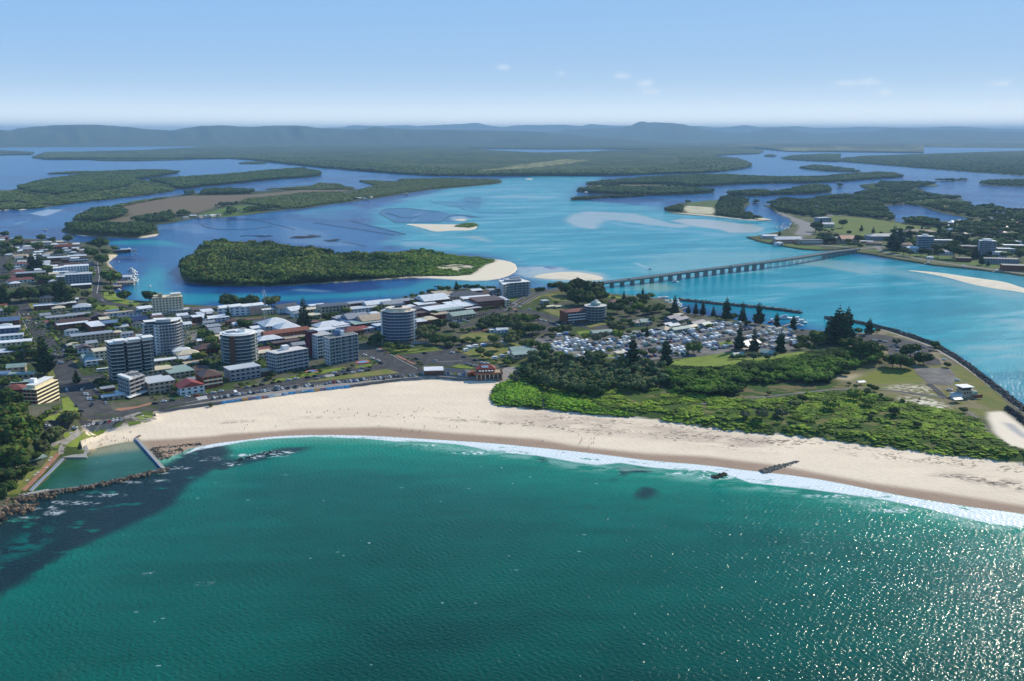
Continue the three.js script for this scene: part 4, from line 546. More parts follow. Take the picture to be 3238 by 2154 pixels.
const roofMats = {}, wallMats = {}; for (const k in TONE) { roofMats[k] = std(TONE[k],.5, { map: scaled(metalTex, 9) }); wallMats[k] = std(TONE[k],.85, { map: scaled(plasterTex, 7) }); }
// nearest landmark, for telling look-alikes apart
const LANDMARK = [['the boat harbour beach','A',1290,450],['the marina jetties','A',1380,690],['the fig park','A',350,830],['the white lakeside flats','A',870,560],['the left street end','A',60,560],['the upper harbour houses','A',400,250],['the brick roundabout','B',330,100],['the motel pool','B',955,290],['the corner pine','B',560,800],['the cream balcony block','B',500,1200],['the cul de sac','B',1000,1000],['the wooded hill','B',120,1400],['the dark glass tower','B',1600,850],['the cafe awning','B',1620,1160],['the lakeside tan block','C',300,430],['the white round tower','C',250,920],['the white modern building','C',1150,470],['the radio mast','C',1535,650],['the ring balcony tower','C',1190,1080],['the red gabled house','C',580,1400],['the long grey slab','C',1800,1200],['the arcade pine','D',240,690],['the lake front pavilion','D',600,480],['the white gables','D',1150,400],['the red awning','D',910,720],['the eight storey slab','D',750,1150],['the oval tower','D',1410,860],['the big car park','E',100,1130],['the green roofed arcade','E',260,620],['the bridge side block','E',1130,350],['the dark brick hall','E',780,500],['the road palms','E',730,610],['the round park grove','E',1050,720],['the picnic lawn','E',650,900],['the bridge reserve','E',1850,330],['the small round tower','F',130,540],['the surf club','E',765,1390],['the green cabins','E',1180,1080],['the caravan lanes','F',700,860],['the caravan cabins','F',1200,600],['the headland lawn','F',1500,1020],['the harbour pines','F',1500,480],['the corrugated shed','F',2020,830],['the great pine clump','G',790,390],['the headland car park','G',1300,430],['the lookout station','G',1850,840],['the headland track','G',600,800],['the dune scrub','G',900,1000],['the baths shelter','H',350,690],['the baths lawn','H',760,430],['the beach side bays','H',1000,280],['the marina pontoon','G',400,270]].map(([t, k, x, y]) => [t, ...g(k, x, y)]);
function near(x, z) { let b = '', m = 1e9; for (const [t, X, Z] of LANDMARK) { const d = hypot(X - x, Z - z); if (d < m) { m = d; b = t; } } return 'by ' + b; }
// a prism over an outline (local x, z), uv in metres
function prism(poly, y0, y1) {
  const pos = [], uv = [], { v, f } = tri(poly); let run = 0, area = 0; for (let i = 0; i < poly.length; i++) { const a = poly[i], b = poly[(i + 1) % poly.length]; area += a[0] * b[1] - b[0] * a[1]; } const s = area > 0;
  for (let i = 0; i < poly.length; i++) { const a = poly[i], b = poly[(i + 1) % poly.length], l = hypot(a[0] - b[0], a[1] - b[1]); const q = [[a[0], y0, a[1], run, y0],[b[0], y0, b[1], run + l, y0],[b[0], y1, b[1], run + l, y1],[a[0], y1, a[1], run, y1]]; for (const k of s ? [0,2,1,0,3,2] : [0,1,2,0,2,3]) { pos.push(q[k][0], q[k][1], q[k][2]); uv.push(q[k][3], q[k][4]); } run += l; }
  for (const y of [y1, y0]) for (const t of f) { const A = v[t[0]], B = v[t[1]], C = v[t[2]]; const up = (B[0] - A[0]) * (C[1] - A[1]) - (B[1] - A[1]) * (C[0] - A[0]) < 0; const o = (y === y1) === up ? [A, B, C] : [A, C, B]; for (const p of o) { pos.push(p[0], y, p[1]); uv.push(p[0], p[1]); } }
  const q = new THREE.BufferGeometry(); q.setAttribute('position', new THREE.Float32BufferAttribute(pos, 3)); q.setAttribute('uv', new THREE.Float32BufferAttribute(uv, 2)); q.computeVertexNormals(); return q;
}
function insetPoly(poly, d) {   // d: number or per-edge list, inwards positive
  const n = poly.length; let area = 0; for (let i = 0; i < n; i++) { const a = poly[i], b = poly[(i + 1) % n]; area += a[0] * b[1] - b[0] * a[1]; } const s = area > 0 ? 1 : -1, E = [];
  for (let i = 0; i < n; i++) { const a = poly[i], b = poly[(i + 1) % n], l = hypot(b[0] - a[0], b[1] - a[1]) || 1, nx = -(b[1] - a[1]) / l * s, nz = (b[0] - a[0]) / l * s, k = Array.isArray(d) ? d[i] : d; E.push([a[0] + nx * k, a[1] + nz * k, b[0] - a[0], b[1] - a[1]]); }
  return E.map((e, i) => { const p = E[(i + n - 1) % n], det = p[2] * e[3] - p[3] * e[2]; if (abs(det) < 1e-4 * hypot(p[2], p[3]) * hypot(e[2], e[3])) return [e[0], e[1]]; const t = ((e[0] - p[0]) * e[3] - (e[1] - p[1]) * e[2]) / det; return [p[0] + p[2] * t, p[1] + p[3] * t]; });
}
function outNormal(poly, i) { const n = poly.length; let area = 0; for (let k = 0; k < n; k++) { const a = poly[k], b = poly[(k + 1) % n]; area += a[0] * b[1] - b[0] * a[1]; } const s = area > 0 ? 1 : -1, a = poly[i], b = poly[(i + 1) % n], l = hypot(b[0] - a[0], b[1] - a[1]); return [(b[1] - a[1]) / l * s, -(b[0] - a[0]) / l * s, l]; }
// ---- towers: outline in world metres, n storeys; style per edge: b balcony, w windows, g glass bands, x blank
function tower(name, label, { foot, n, fh = 3, y = TOWN, styles, wall, slab, rail, glass = M.glass, bay = 4, deep = 1.7, over = .15, railH = 1, fins = true, group, category = 'apartment block', slabT = .34, edgeWall = {} }) {
  const cx = foot.reduce((a, p) => a + p[0],0) / foot.length, cz = foot.reduce((a, p) => a + p[1],0) / foot.length, F = foot.map(p => [p[0] - cx, p[1] - cz]);
  const t = thing(name, label, category, cx, y, cz, 0, group), H = n * fh, st = i => styles[min(i, styles.length - 1)];
  const core = insetPoly(F, F.map((_, i) => st(i) === 'b' ? deep : .02)); mesh('wall', prism(core, -1, H), wall, t);
  const sl = insetPoly(F, -over), gs = prism(sl, -slabT / 2, slabT / 2);
  const slabs = []; for (let f = 1; f <= n; f++) { const m = mesh(f === n ? 'roof_slab' : 'floor_slab', gs, slab, t); m.position.y = f * fh; slabs[f] = m; }
  for (let i = 0; i < F.length; i++) {
    const s = st(i); if (s === 'x') continue; const [nx, nz, L] = outNormal(F, i), a = F[i], b = F[(i + 1) % F.length], ang = atan2(nx, nz), ca = core[i], cb = core[(i + 1) % F.length], CL = hypot(ca[0] - cb[0], ca[1] - cb[1]);
    const nb = max(1, Math.round(CL / bay)), bw = CL / nb, ux = (cb[0] - ca[0]) / CL, uz = (cb[1] - ca[1]) / CL;
    for (let f = 0; f < n; f++) {
      for (let k = 0; k < nb; k++) { const q = (k + .5) * bw, gw = s === 'w' ? bw * .48 : bw * .84, gh = s === 'w' ? 1.35 : fh - .75; box('window', ca[0] + ux * q + nx * .05, f * fh + (s === 'w' ? fh * .56 : fh * .5), ca[1] + uz * q + nz * .05, gw, gh, .12, glass, t, ang); }
      if (s === 'b' && f > 0) box('balustrade', (a[0] + b[0]) / 2 + nx * (over - .12), slabT / 2 + railH / 2, (a[1] + b[1]) / 2 + nz * (over - .12), L + over * 1.6, railH, .12, rail, slabs[f], ang);
    }
    if (s === 'b' && fins && L > 5) { const nf = max(1, Math.round(L / (bay * 1.6))); for (let k = 0; k <= nf; k++) { const q = k / nf, x = lerp(a[0], b[0], clamp(q, .015,.985)), z = lerp(a[1], b[1], clamp(q, .015,.985)); box('dividing_wall', x - nx * (deep / 2 - .1), H / 2, z - nz * (deep / 2 - .1), .22, H - .4, deep - .25, wall, t, ang); } }
  }
  BUILT.push([cx, cz, 17]); return { t, F, core, H, cx, cz };
}
// outline from three roof corners seen in the photo (left, near, right) at that height
function roof3(k, a, b, c, h) { const A = at(k, ...a, h), B = at(k, ...b, h), C = at(k, ...c, h); return [A, B, C, [A[0] + C[0] - B[0], A[1] + C[1] - B[1]]]; }
function roundFoot(cx, cz, rx, rz, turn, n = 18) { const o = []; for (let i = 0; i < n; i++) { const a = i / n * 2 * PI, x = cos(a) * rx, z = sin(a) * rz; o.push([cx + x * cos(turn) + z * sin(turn), cz - x * sin(turn) + z * cos(turn)]); } return o; }
// ---- houses and shops
function roofGeo(type, w, d, rise, o = .5) {
  const W = w / 2 + o, D = d / 2 + o, t = .12; if (type === 'flat') { return merge([bxg(0,.12,0, W * 2,.24, D * 2)]); }
  if (type === 'skillion') { const q = new THREE.BoxGeometry(W * 2,.22, D * 2); q.rotateX(Math.atan(rise / d)); q.translate(0, rise / 2 + .1,0); return merge([q]); }
  const lx = type === 'hip' ? max(.05, W - D) : W; let pts;
  const A = [-W, 0, D], B = [W, 0, D], C = [W, 0,-D], E = [-W, 0,-D], R = [-lx, rise, 0], S = [lx, rise, 0]; const pos = []; const quad = (...p) => pos.push(...p.flat());
  quad(A, B, S, A, S, R); quad(C, E, R, C, R, S); quad(B, C, S); quad(E, A, R); quad(A, C, B, A, E, C);
  const q = new THREE.BufferGeometry(); q.setAttribute('position', new THREE.Float32BufferAttribute(pos, 3)); q.computeVertexNormals(); const uv = []; for (let i = 0; i < pos.length; i += 3) uv.push(pos[i], pos[i + 2]); q.setAttribute('uv', new THREE.Float32BufferAttribute(uv, 2)); return q;
}
const TYPEWORD = { hip: 'hipped', gable: 'gabled', flat: 'flat', skillion: 'sloping' };
let houseY = null;
const BUILT = [];
function building(k, x, y, w, d, h, type, roof, wall, place, o = {}) {
  const rise = o.rise ?? (type === 'flat' ? .2 : type === 'skillion' ? .9 : min(w, d) * .23), base = o.base, gy = base ?? TOWN;
  if (o.at) k = 'W', x = o.at[0], y = o.at[1]; let p = at(k, x, y, gy + h + rise * .5); const by = base ?? max(.6, hNear(p[0], p[1])); if (base === undefined) p = at(k, x, y, by + h + rise * .5); BUILT.push([p[0], p[1], max(w, d) / 2]);
  const kind = o.kind || (h > 8.5 ? 'flats' : h > 5.2 ? 'building' : w > 26 ? 'hall' : 'house'), turn = (o.rot ?? 34) * PI / 180;
  const label = o.label || `${kind} with ${TWORD[roof]} ${TYPEWORD[type]} roof and ${TWORD[wall]} walls ${o.base === undefined ? near(p[0], p[1]) : place}`;
  const t = thing(o.name || (kind === 'flats' ? 'apartment_building' : kind === 'hall' ? 'shop_building' : kind === 'building' ? 'town_building' : 'house'), label, o.category || (kind === 'house' ? 'house' : 'building'), p[0], by, p[1], turn, o.label ? undefined : label);
  box('wall',0, h / 2 - .4,0, w, h + .8, d, wallMats[wall], t);
  const r = mesh('roof', roofGeo(type, w, d, rise), roofMats[roof], t); r.position.y = h;
  const st = max(1, Math.round(h / 3.1)), sh = h / st;
  for (let f = 0; f < st; f++) {
    const nx = max(2, Math.round(w / 4.2)), nz = max(1, Math.round(d / 4.6));
    for (let i = 0; i < nx; i++) { const X = (i + .5) / nx * w - w / 2; if (f === 0 && i === floor(nx / 2)) { box('door', X, 1.05, d / 2 + .02,1.1,2.1,.1, M.dark, t); continue; } box('window', X, f * sh + sh * .55, d / 2 + .02, w / nx * .55, sh * .48,.1, M.glass, t); }
    for (let i = 0; i < nz; i++) box('window', w / 2 + .02, f * sh + sh * .55, (i + .5) / nz * d - d / 2,.1, sh * .45, d / nz * .45, M.glass, t);
    if (o.balcony && f > 0) { box('balcony_slab',0, f * sh, d / 2 + .7, w * .92,.2,1.4, M.white, t); box('balustrade',0, f * sh + .6, d / 2 + 1.36, w * .92,.9,.08, o.balcony, t); }
  }
  if (o.extra) o.extra(t, w, d, h, rise); return t;
}
// ---- cars
const carBody = (() => { const s = new THREE.Shape(); s.moveTo(-2.15,.35); s.lineTo(2.1,.35); s.lineTo(2.2,.6); s.lineTo(2.12,.86); s.lineTo(1.2,.98); s.lineTo(-2.0,1.02); s.lineTo(-2.22,.8); s.closePath(); const q = new THREE.ExtrudeGeometry(s, { depth: 1.66, bevelEnabled: true, bevelSize: .06, bevelThickness: .06, bevelSegments: 1 }); q.translate(0,0,-.83); return q; })();
const carCabin = (() => { const s = new THREE.Shape(); s.moveTo(-1.9,.98); s.lineTo(1.15,.96); s.lineTo(.45,1.46); s.lineTo(-1.45,1.48); s.closePath(); const q = new THREE.ExtrudeGeometry(s, { depth: 1.4, bevelEnabled: true, bevelSize: .05, bevelThickness: .08, bevelSegments: 1 }); q.translate(0,0,-.7); return q; })();
const carRoof = bxg(-.5,1.535,0,1.75,.05,1.34);
const wheelGeo = (() => { const q = new THREE.CylinderGeometry(.33,.33,.22,10); q.rotateX(PI / 2); return q; })();
const CARC = { w: ['white', rgb(226,228,230)], s: ['silver', rgb(150,156,164)], k: ['dark', rgb(34,38,46)], r: ['red', rgb(150,30,30)], b: ['blue', rgb(34,70,140)], g: ['green', rgb(26,84,52)], y: ['yellow', rgb(210,180,50)] };
const carProto = {}; for (const c in CARC) carProto[c] = std(CARC[c][1],.28, { metalness: .1 });
function car(k, x, y, c, deg, place, group) {
  const p = g(k, x, y, .7), t = thing('parked_car', `${CARC[c][0]} car ${place}`, 'car', p[0], hTop(p[0], p[1]) + .2, p[1], deg * PI / 180, `${CARC[c][0]} ${group}`);
  mesh('body', carBody, carProto[c], t); mesh('windows', carCabin, M.glass, t); mesh('car_roof', carRoof, carProto[c], t);
  for (const sx of [-1.35,1.35]) for (const sz of [-.8,.8]) { const w = mesh('wheel', wheelGeo, M.tyre, t); w.position.set(sx, .33, sz); } return t;
}
// ---- caravans
const vanBody = (() => { const s = new THREE.Shape(); s.moveTo(-2.6,.5); s.lineTo(2.5,.5); s.lineTo(2.7,1.4); s.lineTo(2.3,2.6); s.quadraticCurveTo(0,2.85,-2.5,2.6); s.closePath(); const q = new THREE.ExtrudeGeometry(s, { depth: 2.2, bevelEnabled: true, bevelSize: .06, bevelThickness: .06, bevelSegments: 1 }); q.translate(0,0,-1.1); return q; })();
const annexe = (() => { const s = new THREE.Shape(); s.moveTo(0,0); s.lineTo(2.6,0); s.lineTo(2.6,1.9); s.lineTo(0,2.5); s.closePath(); const q = new THREE.ExtrudeGeometry(s, { depth: 4.4, bevelEnabled: false }); q.rotateY(-PI / 2); q.translate(2.2,0,1.25); return q; })();
const tentGeo = roofGeo('gable',5,4,1.3,.2);
const VANC = { white: rgb(244,244,242), cream: rgb(220,212,196), grey: rgb(178,184,190) }, vanMat = {}; for (const c in VANC) vanMat[c] = std(VANC[c],.45);
const canvasMat = { blue: std(rgb(60,92,132), .9), green: std(rgb(120,142,128), .9), grey: std(rgb(168,172,176), .9), tan: std(rgb(176,160,134), .9) };
function caravan(x, z, deg, c, ann, place) {
  const y = hNear(x, z) + .06, t = thing('caravan', ann ? `${c} caravan with ${ann} canvas annexe ${place}` : `${c} caravan without annexe ${place}`, 'caravan', x, y, z, deg * PI / 180, ann ? `${c} caravans with ${ann} annexes` : `${c} caravans without annexes`);
  mesh('body', vanBody, vanMat[c], t); box('window',.3,1.75,1.17,3.2,.6,.06, M.glass, t); box('window',2.56,1.8,0,.1,.6,1.5, M.glass, t); for (const s of [-1.1,1.1]) { const w = mesh('wheel', wheelGeo, M.tyre, t); w.position.set(0,.33, s); }
  box('tow_bar',3.2,.5,0,1.1,.1,.1, M.steel, t); if (ann) mesh('annexe', annexe, canvasMat[ann], t); return t;
}
// ---- boats
const hullGeo = (() => { const n = 9, pos = [], idx = []; for (let i = 0; i <= n; i++) { const f = i / n, w = .5 * Math.pow(1 - Math.pow(f, 3), .6), x = f - .5; pos.push(x, .3 + .1 * f, w, x, 0, w * .62, x, -.06,0, x, 0,-w * .62, x, .3 + .1 * f, -w); } for (let i = 0; i < n; i++) for (let k = 0; k < 4; k++) { const a = i * 5 + k, b = a + 5; idx.push(a, a + 1, b, b, a + 1, b + 1); } for (let i = 0; i < n; i++) { const a = i * 5, b = a + 5; idx.push(a, b, a + 4, a + 4, b, b + 4); } idx.push(0,4,1,1,4,3,1,3,2); const q = new THREE.BufferGeometry(); q.setAttribute('position', new THREE.Float32BufferAttribute(pos, 3)); q.setIndex(idx); const r = q.toNonIndexed(); r.computeVertexNormals(); return r; })();
function boat(k, x, y, len, deg, label, group, o = {}) {
  const p = at(k, x, y, .3), t = thing(o.name || 'motor_boat', label, 'boat', p[0],0, p[1], deg * PI / 180, group), w = len * .32;
  const h = mesh('hull', hullGeo, o.hull || M.white, t); h.scale.set(len, len * .3, w); h.position.y = .12;
  const dk = len * .1; if (o.sail) { const m = mesh('mast', new THREE.CylinderGeometry(.09,.12, len * 1.35,6), M.steel, t); m.position.set(len * .06, len * .72,0); box('boom',-len * .14, len * .2,0, len * .4,.28,.3, M.dark, t); box('cabin',-.02 * len, len * .14,0, len * .3, len * .06, w * .5, M.white, t); }
  else { box('cabin', len * .02, len * .13 + .5,0, len * .4,1.3, w * .66, M.white, t); box('windscreen', len * .06, len * .13 + .85,0, len * .36,.5, w * .69, M.glass, t); if (len > 9) { box('flybridge',-len * .02, len * .13 + 1.7,0, len * .24,1, w * .55, M.white, t); box('canopy',-len * .04, len * .13 + 2.8,0, len * .26,.12, w * .6, o.canopy || M.white, t); } } return t;
}
// ---- people: a standing, sitting or lying figure, one continuous coloured skin
function limb(a, b, r0, r1, c) { const A = new THREE.Vector3(...a), B = new THREE.Vector3(...b), d = B.clone().sub(A), q = new THREE.CylinderGeometry(r1, r0, d.length() + r0 * .6,6,1); q.applyQuaternion(new THREE.Quaternion().setFromUnitVectors(YAX, d.normalize())); q.translate((A.x + B.x) / 2, (A.y + B.y) / 2, (A.z + B.z) / 2); return paint(q, c); }
function bodyGeo(pose, shirt, shorts, hair, seed) {
  const r = rngOf(seed), s = [.4,.26,.18].map(v => v * (.7 + .5 * r())), sw = (r() - .5) * .5, L = []; const head = (x, y, z) => { const q = new THREE.SphereGeometry(.115,8,6); q.scale(.9,1.12,1); q.translate(x, y, z); paint(q, s); const hq = new THREE.SphereGeometry(.122,8,5,0,2 * PI, 0, PI * .55); hq.scale(.92,1.05,1); hq.rotateX(-.35); hq.translate(x, y + .02, z - .012); paint(hq, hair); const n = new THREE.ConeGeometry(.02,.05,4); n.rotateX(PI / 2); n.translate(x, y - .01, z + .115); paint(n, s); L.push(q, hq, n); };
  const torso = (y0, y1, z0, z1) => { L.push(limb([0, y0, z0],[0, (y0 + y1) / 2, (z0 + z1) / 2],.155,.15, shorts), limb([0, (y0 + y1) / 2 - .06, (z0 + z1) / 2],[0, y1, z1],.145,.19, shirt), limb([-.15, y1 - .02, z1],[.15, y1 - .02, z1],.08,.08, shirt), limb([0, y1, z1],[0, y1 + .1, z1],.055,.05, s)); };
  const arm = (sx, sh, el, ha) => { L.push(limb([sx * .2, sh[0], sh[1]],[sx * .26, el[0], el[1]],.055,.045, shirt), limb([sx * .26, el[0], el[1]],[sx * .27, ha[0], ha[1]],.042,.032, s)); for (let f = 0; f < 4; f++) L.push(limb([sx * .27 + (f - 1.5) * .018, ha[0], ha[1]],[sx * .27 + (f - 1.5) * .02, ha[0] - .08 - .01 * (f % 2), ha[1] + .02],.01,.008, s)); L.push(limb([sx * .25, ha[0], ha[1] + .02],[sx * .24, ha[0] - .05, ha[1] + .05],.011,.009, s)); };
  if (pose === 'stand') { torso(.86,1.4,0,0); head(0,1.62,.02); for (const x of [-1,1]) { L.push(limb([x * .09,.88,0],[x * .1,.48,.02 + x * sw * .3],.085,.06, shorts), limb([x * .1,.48,.02 + x * sw * .3],[x * .1,.07, x * sw * .7],.055,.04, s), limb([x * .1,.05, x * sw * .7 - .04],[x * .11,.04, x * sw * .7 + .16],.045,.035, s)); arm(x, [1.36,0],[1.1,-x * sw * .3],[.86,.06 - x * sw * .5]); } }
  else if (pose === 'sit') { torso(.14,.68,0,-.1); head(0,.9,-.08); for (const x of [-1,1]) { L.push(limb([x * .1,.14,0],[x * .14,.42,.36],.085,.06, shorts), limb([x * .14,.42,.36],[x * .13,.06,.62],.055,.04, s), limb([x * .13,.05,.58],[x * .14,.04,.78],.045,.035, s)); arm(x, [.64,-.1],[.4,-.02],[.34,.22]); } }
  else { L.push(limb([0,.14,.1],[0,.14,-.2],.15,.14, shorts), limb([0,.14,-.18],[0,.15,-.5],.14,.18, shirt), limb([0,.15,-.5],[0,.16,-.62],.055,.05, s)); head(0,.16,-.74); for (const x of [-1,1]) { L.push(limb([x * .09,.13,.1],[x * .13,.12,.52],.085,.06, shorts), limb([x * .13,.12,.52],[x * .13,.07,.92],.055,.04, s), limb([x * .13,.06,.92],[x * .15,.16,.98],.045,.035, s), limb([x * .2,.14,-.46],[x * .34,.1,-.24],.055,.045, s), limb([x * .34,.1,-.24],[x * .3,.07,.02],.042,.03, s)); } }
  return joined(L);
}
const skinMat = std(0xffffff, .8, { vertexColors: true });
const WEAR = [['red',[.4,.04,.04]],['navy',[.03,.05,.14]],['white',[.75,.75,.74]],['black',[.025,.025,.028]],['yellow',[.6,.45,.06]],['teal',[.05,.25,.26]],['pink',[.6,.2,.28]]], HAIRS = [[.03,.02,.015],[.12,.07,.03],[.3,.2,.09]];
const bodies = {}; let pid = 0;
function person(k, x, y, pose, deg, place, group, h0) {
  const i = pid++, a = WEAR[i % 7], b = WEAR[(i * 3 + 1) % 7], key = pose + (i % 7) + ((i * 3 + 1) % 7); bodies[key] ??= bodyGeo(pose, a[1], b[1], HAIRS[i % 3],600 + i); const p = h0 === undefined ? g(k, x, y, .4) : at(k, x, y, h0);
  const t = thing('person', `person in ${a[0]} top and ${b[0]} shorts ${pose === 'stand' ? 'standing' : pose === 'sit' ? 'sitting' : 'lying'} ${place}`, 'person', p[0], (h0 ?? hNear(p[0], p[1])), p[1], deg * PI / 180, `people ${pose} ${a[0]} ${group}`); mesh('body', bodies[key], skinMat, t); return t;
}
// ---- rocks piled along a line
const rockGeos = [0,1,2].map(i => { const q = new THREE.DodecahedronGeometry(1,0).toNonIndexed(), p = q.attributes.position; for (let k = 0; k < p.count; k++) { const x = p.getX(k), y = p.getY(k), z = p.getZ(k), f = .75 + .5 * hash2(Math.round(x * 30) + 77, Math.round(y * 30) * 57 + Math.round(z * 30), i); p.setXYZ(k, x * f, y * f * .75, z * f); } q.computeVertexNormals(); return paint(q, [1,1,1]); });
function rocks(name, pts, size, tone, parent, seed) {   // pts: [x, y, z]
  const m = new THREE.InstancedMesh(rockGeos[seed % 3], M.rock, pts.length), r = rngOf(seed); m.name = parent ? name : numbered(name); m.castShadow = m.receiveShadow = true; const E = new THREE.Euler();
  pts.forEach((p, i) => { const s = size * (.5 + r()); QT.setFromEuler(E.set(r() * 6, r() * 6, r() * 6)); M4.compose(V3.set(p[0], p[1], p[2]), QT, S3.set(s * (1 + .5 * r()), s, s)); m.setMatrixAt(i, M4); const f = .55 + .9 * r(); m.setColorAt(i, C3.setRGB(tone[0] * f, tone[1] * f, tone[2] * f)); }); m.userData.kind = 'stuff'; (parent || scene).add(m); return m;
}
function alongLine(line, step, width, seed) { const r = rngOf(seed), o = []; for (let i = 1; i < line.length; i++) { const a = line[i - 1], b = line[i], l = hypot(b[0] - a[0], b[1] - a[1]), n = max(1, Math.round(l / step)); for (let k = 0; k < n; k++) { const f = (k + r()) / n, s = (r() + r() - 1) * width; o.push([lerp(a[0], b[0], f) - (b[1] - a[1]) / l * s, lerp(a[1], b[1], f) + (b[0] - a[0]) / l * s, s]); } } return o; }
// ================= roads, car parks, lawns and paths =================
const road = (name, k, list, w, off = .1, mat = M.asphalt) => draped(name, ribbonPoly(smooth(gp(k, list), 2, false), w), mat, off);
draped('road', gp('B',[[440,1390],[1000,1290],[1400,1250],[1880,1190],['C',120,1545],['C',600,1470],['C',1000,1400],['C',1500,1330],['C',1960,1250],['D',300,1310],['D',480,1262],['D',900,1187],['D',1100,1165],['D',1210,1150],['D',1060,1062],['D',930,1030],['D',925,955],['D',1130,965],['D',1290,1010],['D',1390,1045],['D',1650,1180],['D',1790,1250],['D',1440,1290],['D',1000,1352],['D',480,1422],['D',0,1470],['C',1960,1377],['C',1500,1432],['C',900,1512],['C',540,1565],[1960,1235],[1580,1312],[1480,1392],[1010,1442],[960,1482],[440,1500]]), M.asphalt, .1);
draped('road', gp('B',[['A',150,930],[190,20],[300,250],[380,400],[480,540],[640,640],[690,830],[740,960],[860,1080],[1000,1288],[1400,1248],[1330,1130],[1200,980],[1150,920],[1010,800],[900,640],[760,470],[680,400],[610,320],[460,130],[400,20],['A',335,930]]), M.asphalt, .11);
road('road','B',[[705,880],[1000,840],[1320,815],['C',60,1050],['C',500,1010],['C',980,950],['C',1450,880],['D',900,775],['D',1220,725],['D',1640,645],['E',0,725],['E',350,660],['E',560,610],['E',800,575]],13,.12);
road('road','A',[[-100,1135],[100,1115],[300,1100],[600,1080],[1000,1050],[1400,1010]],10,.13);
road('road','A',[[1000,1330],[1300,1295],[1650,1250],['C',520,595],['C',1000,540],['C',1480,495],['D',0,600],['D',340,620]],13,.12);
road('road','A',[[1090,470],[1120,560],[1130,640],[1115,740],[1095,850],[1160,910],[1300,955],[1550,1005],[1700,1030]],10,.12);
road('road','A',[[300,940],[700,905],[1000,890],[1110,870]],9,.13); road('road','A',[[0,420],[40,480],[10,640]],14,.12);
road('road','E',[[300,690],[560,635],[780,595],[920,555],[1060,500],[1180,430],[1300,370],[1450,325],[1650,283]],[15,22],.14);
road('road','E',[[1000,560],[1200,555],[1400,600],[1600,665],[1800,720],[2000,765],[2156,772],['F',260,580]],13,.13);
road('road','E',[[390,770],[600,715],[720,670]],8,.12); road('road','E',[[1100,890],[1300,850],[1500,800],[1640,740]],9,.12); road('road','E',[[250,1030],[600,975],[900,940],[1100,895]],8,.12);
draped('car_park', gp('E',[['D',1420,1035],['D',1700,1005],['D',1960,975],[200,1022],[330,1062],[600,1170],[735,1200],[500,1222],[280,1258],[30,1212],['D',1800,1150],['D',1640,1165]]), M.asphalt, .13);
draped('car_park', gp('E',[[1390,655],[1500,680],[1620,720],[1500,760],[1380,720]]), M.asphalt, .14); draped('car_park', gp('C',[[540,650],[690,640],[720,780],[560,800]]), M.gravel, .13);
draped('car_park', gp('C',[[1640,430],[1960,410],['D',130,500],['D',60,540],[1740,480]]), M.asphalt, .12); draped('car_park', gp('G',[[905,315],[1130,312],[1300,342],[1500,392],[1640,432],[1560,462],[1650,530],[1665,572],[1540,572],[1480,502],[1300,492],[1220,482],[1200,402],[1080,382],[950,347]]), M.asphalt, .12);
draped('car_park', gp('G',[[1425,592],[1740,602],[1792,682],[1752,742],[1560,727],[1450,632]]), M.gravel, .12); draped('car_park', gp('G',[[440,270],[630,285],[640,320],[520,340],[440,310]]), M.asphalt, .1);
draped('caravan_park_ground', gp('F',[['E',1250,1000],['E',1350,905],['E',1700,835],[0,765],[540,650],[900,630],[1200,490],[1900,545],[2352,592],['G',450,285],['G',610,300],['G',600,400],['G',480,425],[2352,905],[1840,907],[1500,962],[1100,1002],[900,1012],[0,1030],['E',1700,1240],['E',1500,1100]]), M.gravel, .07);
draped('caravan_park_ground', gp('E',[[360,1040],[700,960],[960,930],[1250,1000],[1240,1170],[900,1210],[760,1180],[450,1090]]), M.dryLawn, .08);
for (const [k, l, w] of [['F',[[230,905],[500,893],[780,880],[1000,850],[1500,785],[1850,742],[2050,682],[2200,640]],6],['F',[[440,745],[520,780],[560,830]],7],['F',[[1500,700],[1850,640],[1960,600]],5],['F',[[1640,825],[1900,790],[2200,740],['G',240,330]],5],['F',[[800,1020],[1100,1000],[1300,970]],5],['F',[[560,720],[900,700],[1100,660]],4]]) road('lane', k, l, w, .15);
// lawns
const lawn = (k, l, m = M.lawn, off = .16) => draped('lawn', gp(k, l), m, off, 7);
lawn('F',[[1035,1082],[1090,1012],[1300,987],[1500,964],[1840,910],[1890,985],[2060,992],[2352,975],['G',300,480],['G',540,458],['G',500,485],['G',370,512],['G',150,535],[2352,1010],[2000,1062],[1720,1082],[1600,1110],[1400,1112],[1200,1102]]);
lawn('D',[[220,1372],[480,1315],[1000,1242],[1270,1205],[1425,1252],[1100,1292],[700,1332]], M.dryLawn); lawn('D',[[470,1220],[740,1178],[760,1200],[700,1215],[500,1258],[350,1285],[0,1330],[0,1312]]); lawn('D',[[860,1178],[1080,1142],[1110,1160],[900,1195]]); lawn('D',[[1255,985],[1450,965],[1960,938],['E',100,1000],[1900,955],[1560,985],[1310,1008]]); lawn('D',[[1420,1022],[1800,985],[1960,970],[1960,960],[1700,980]]);
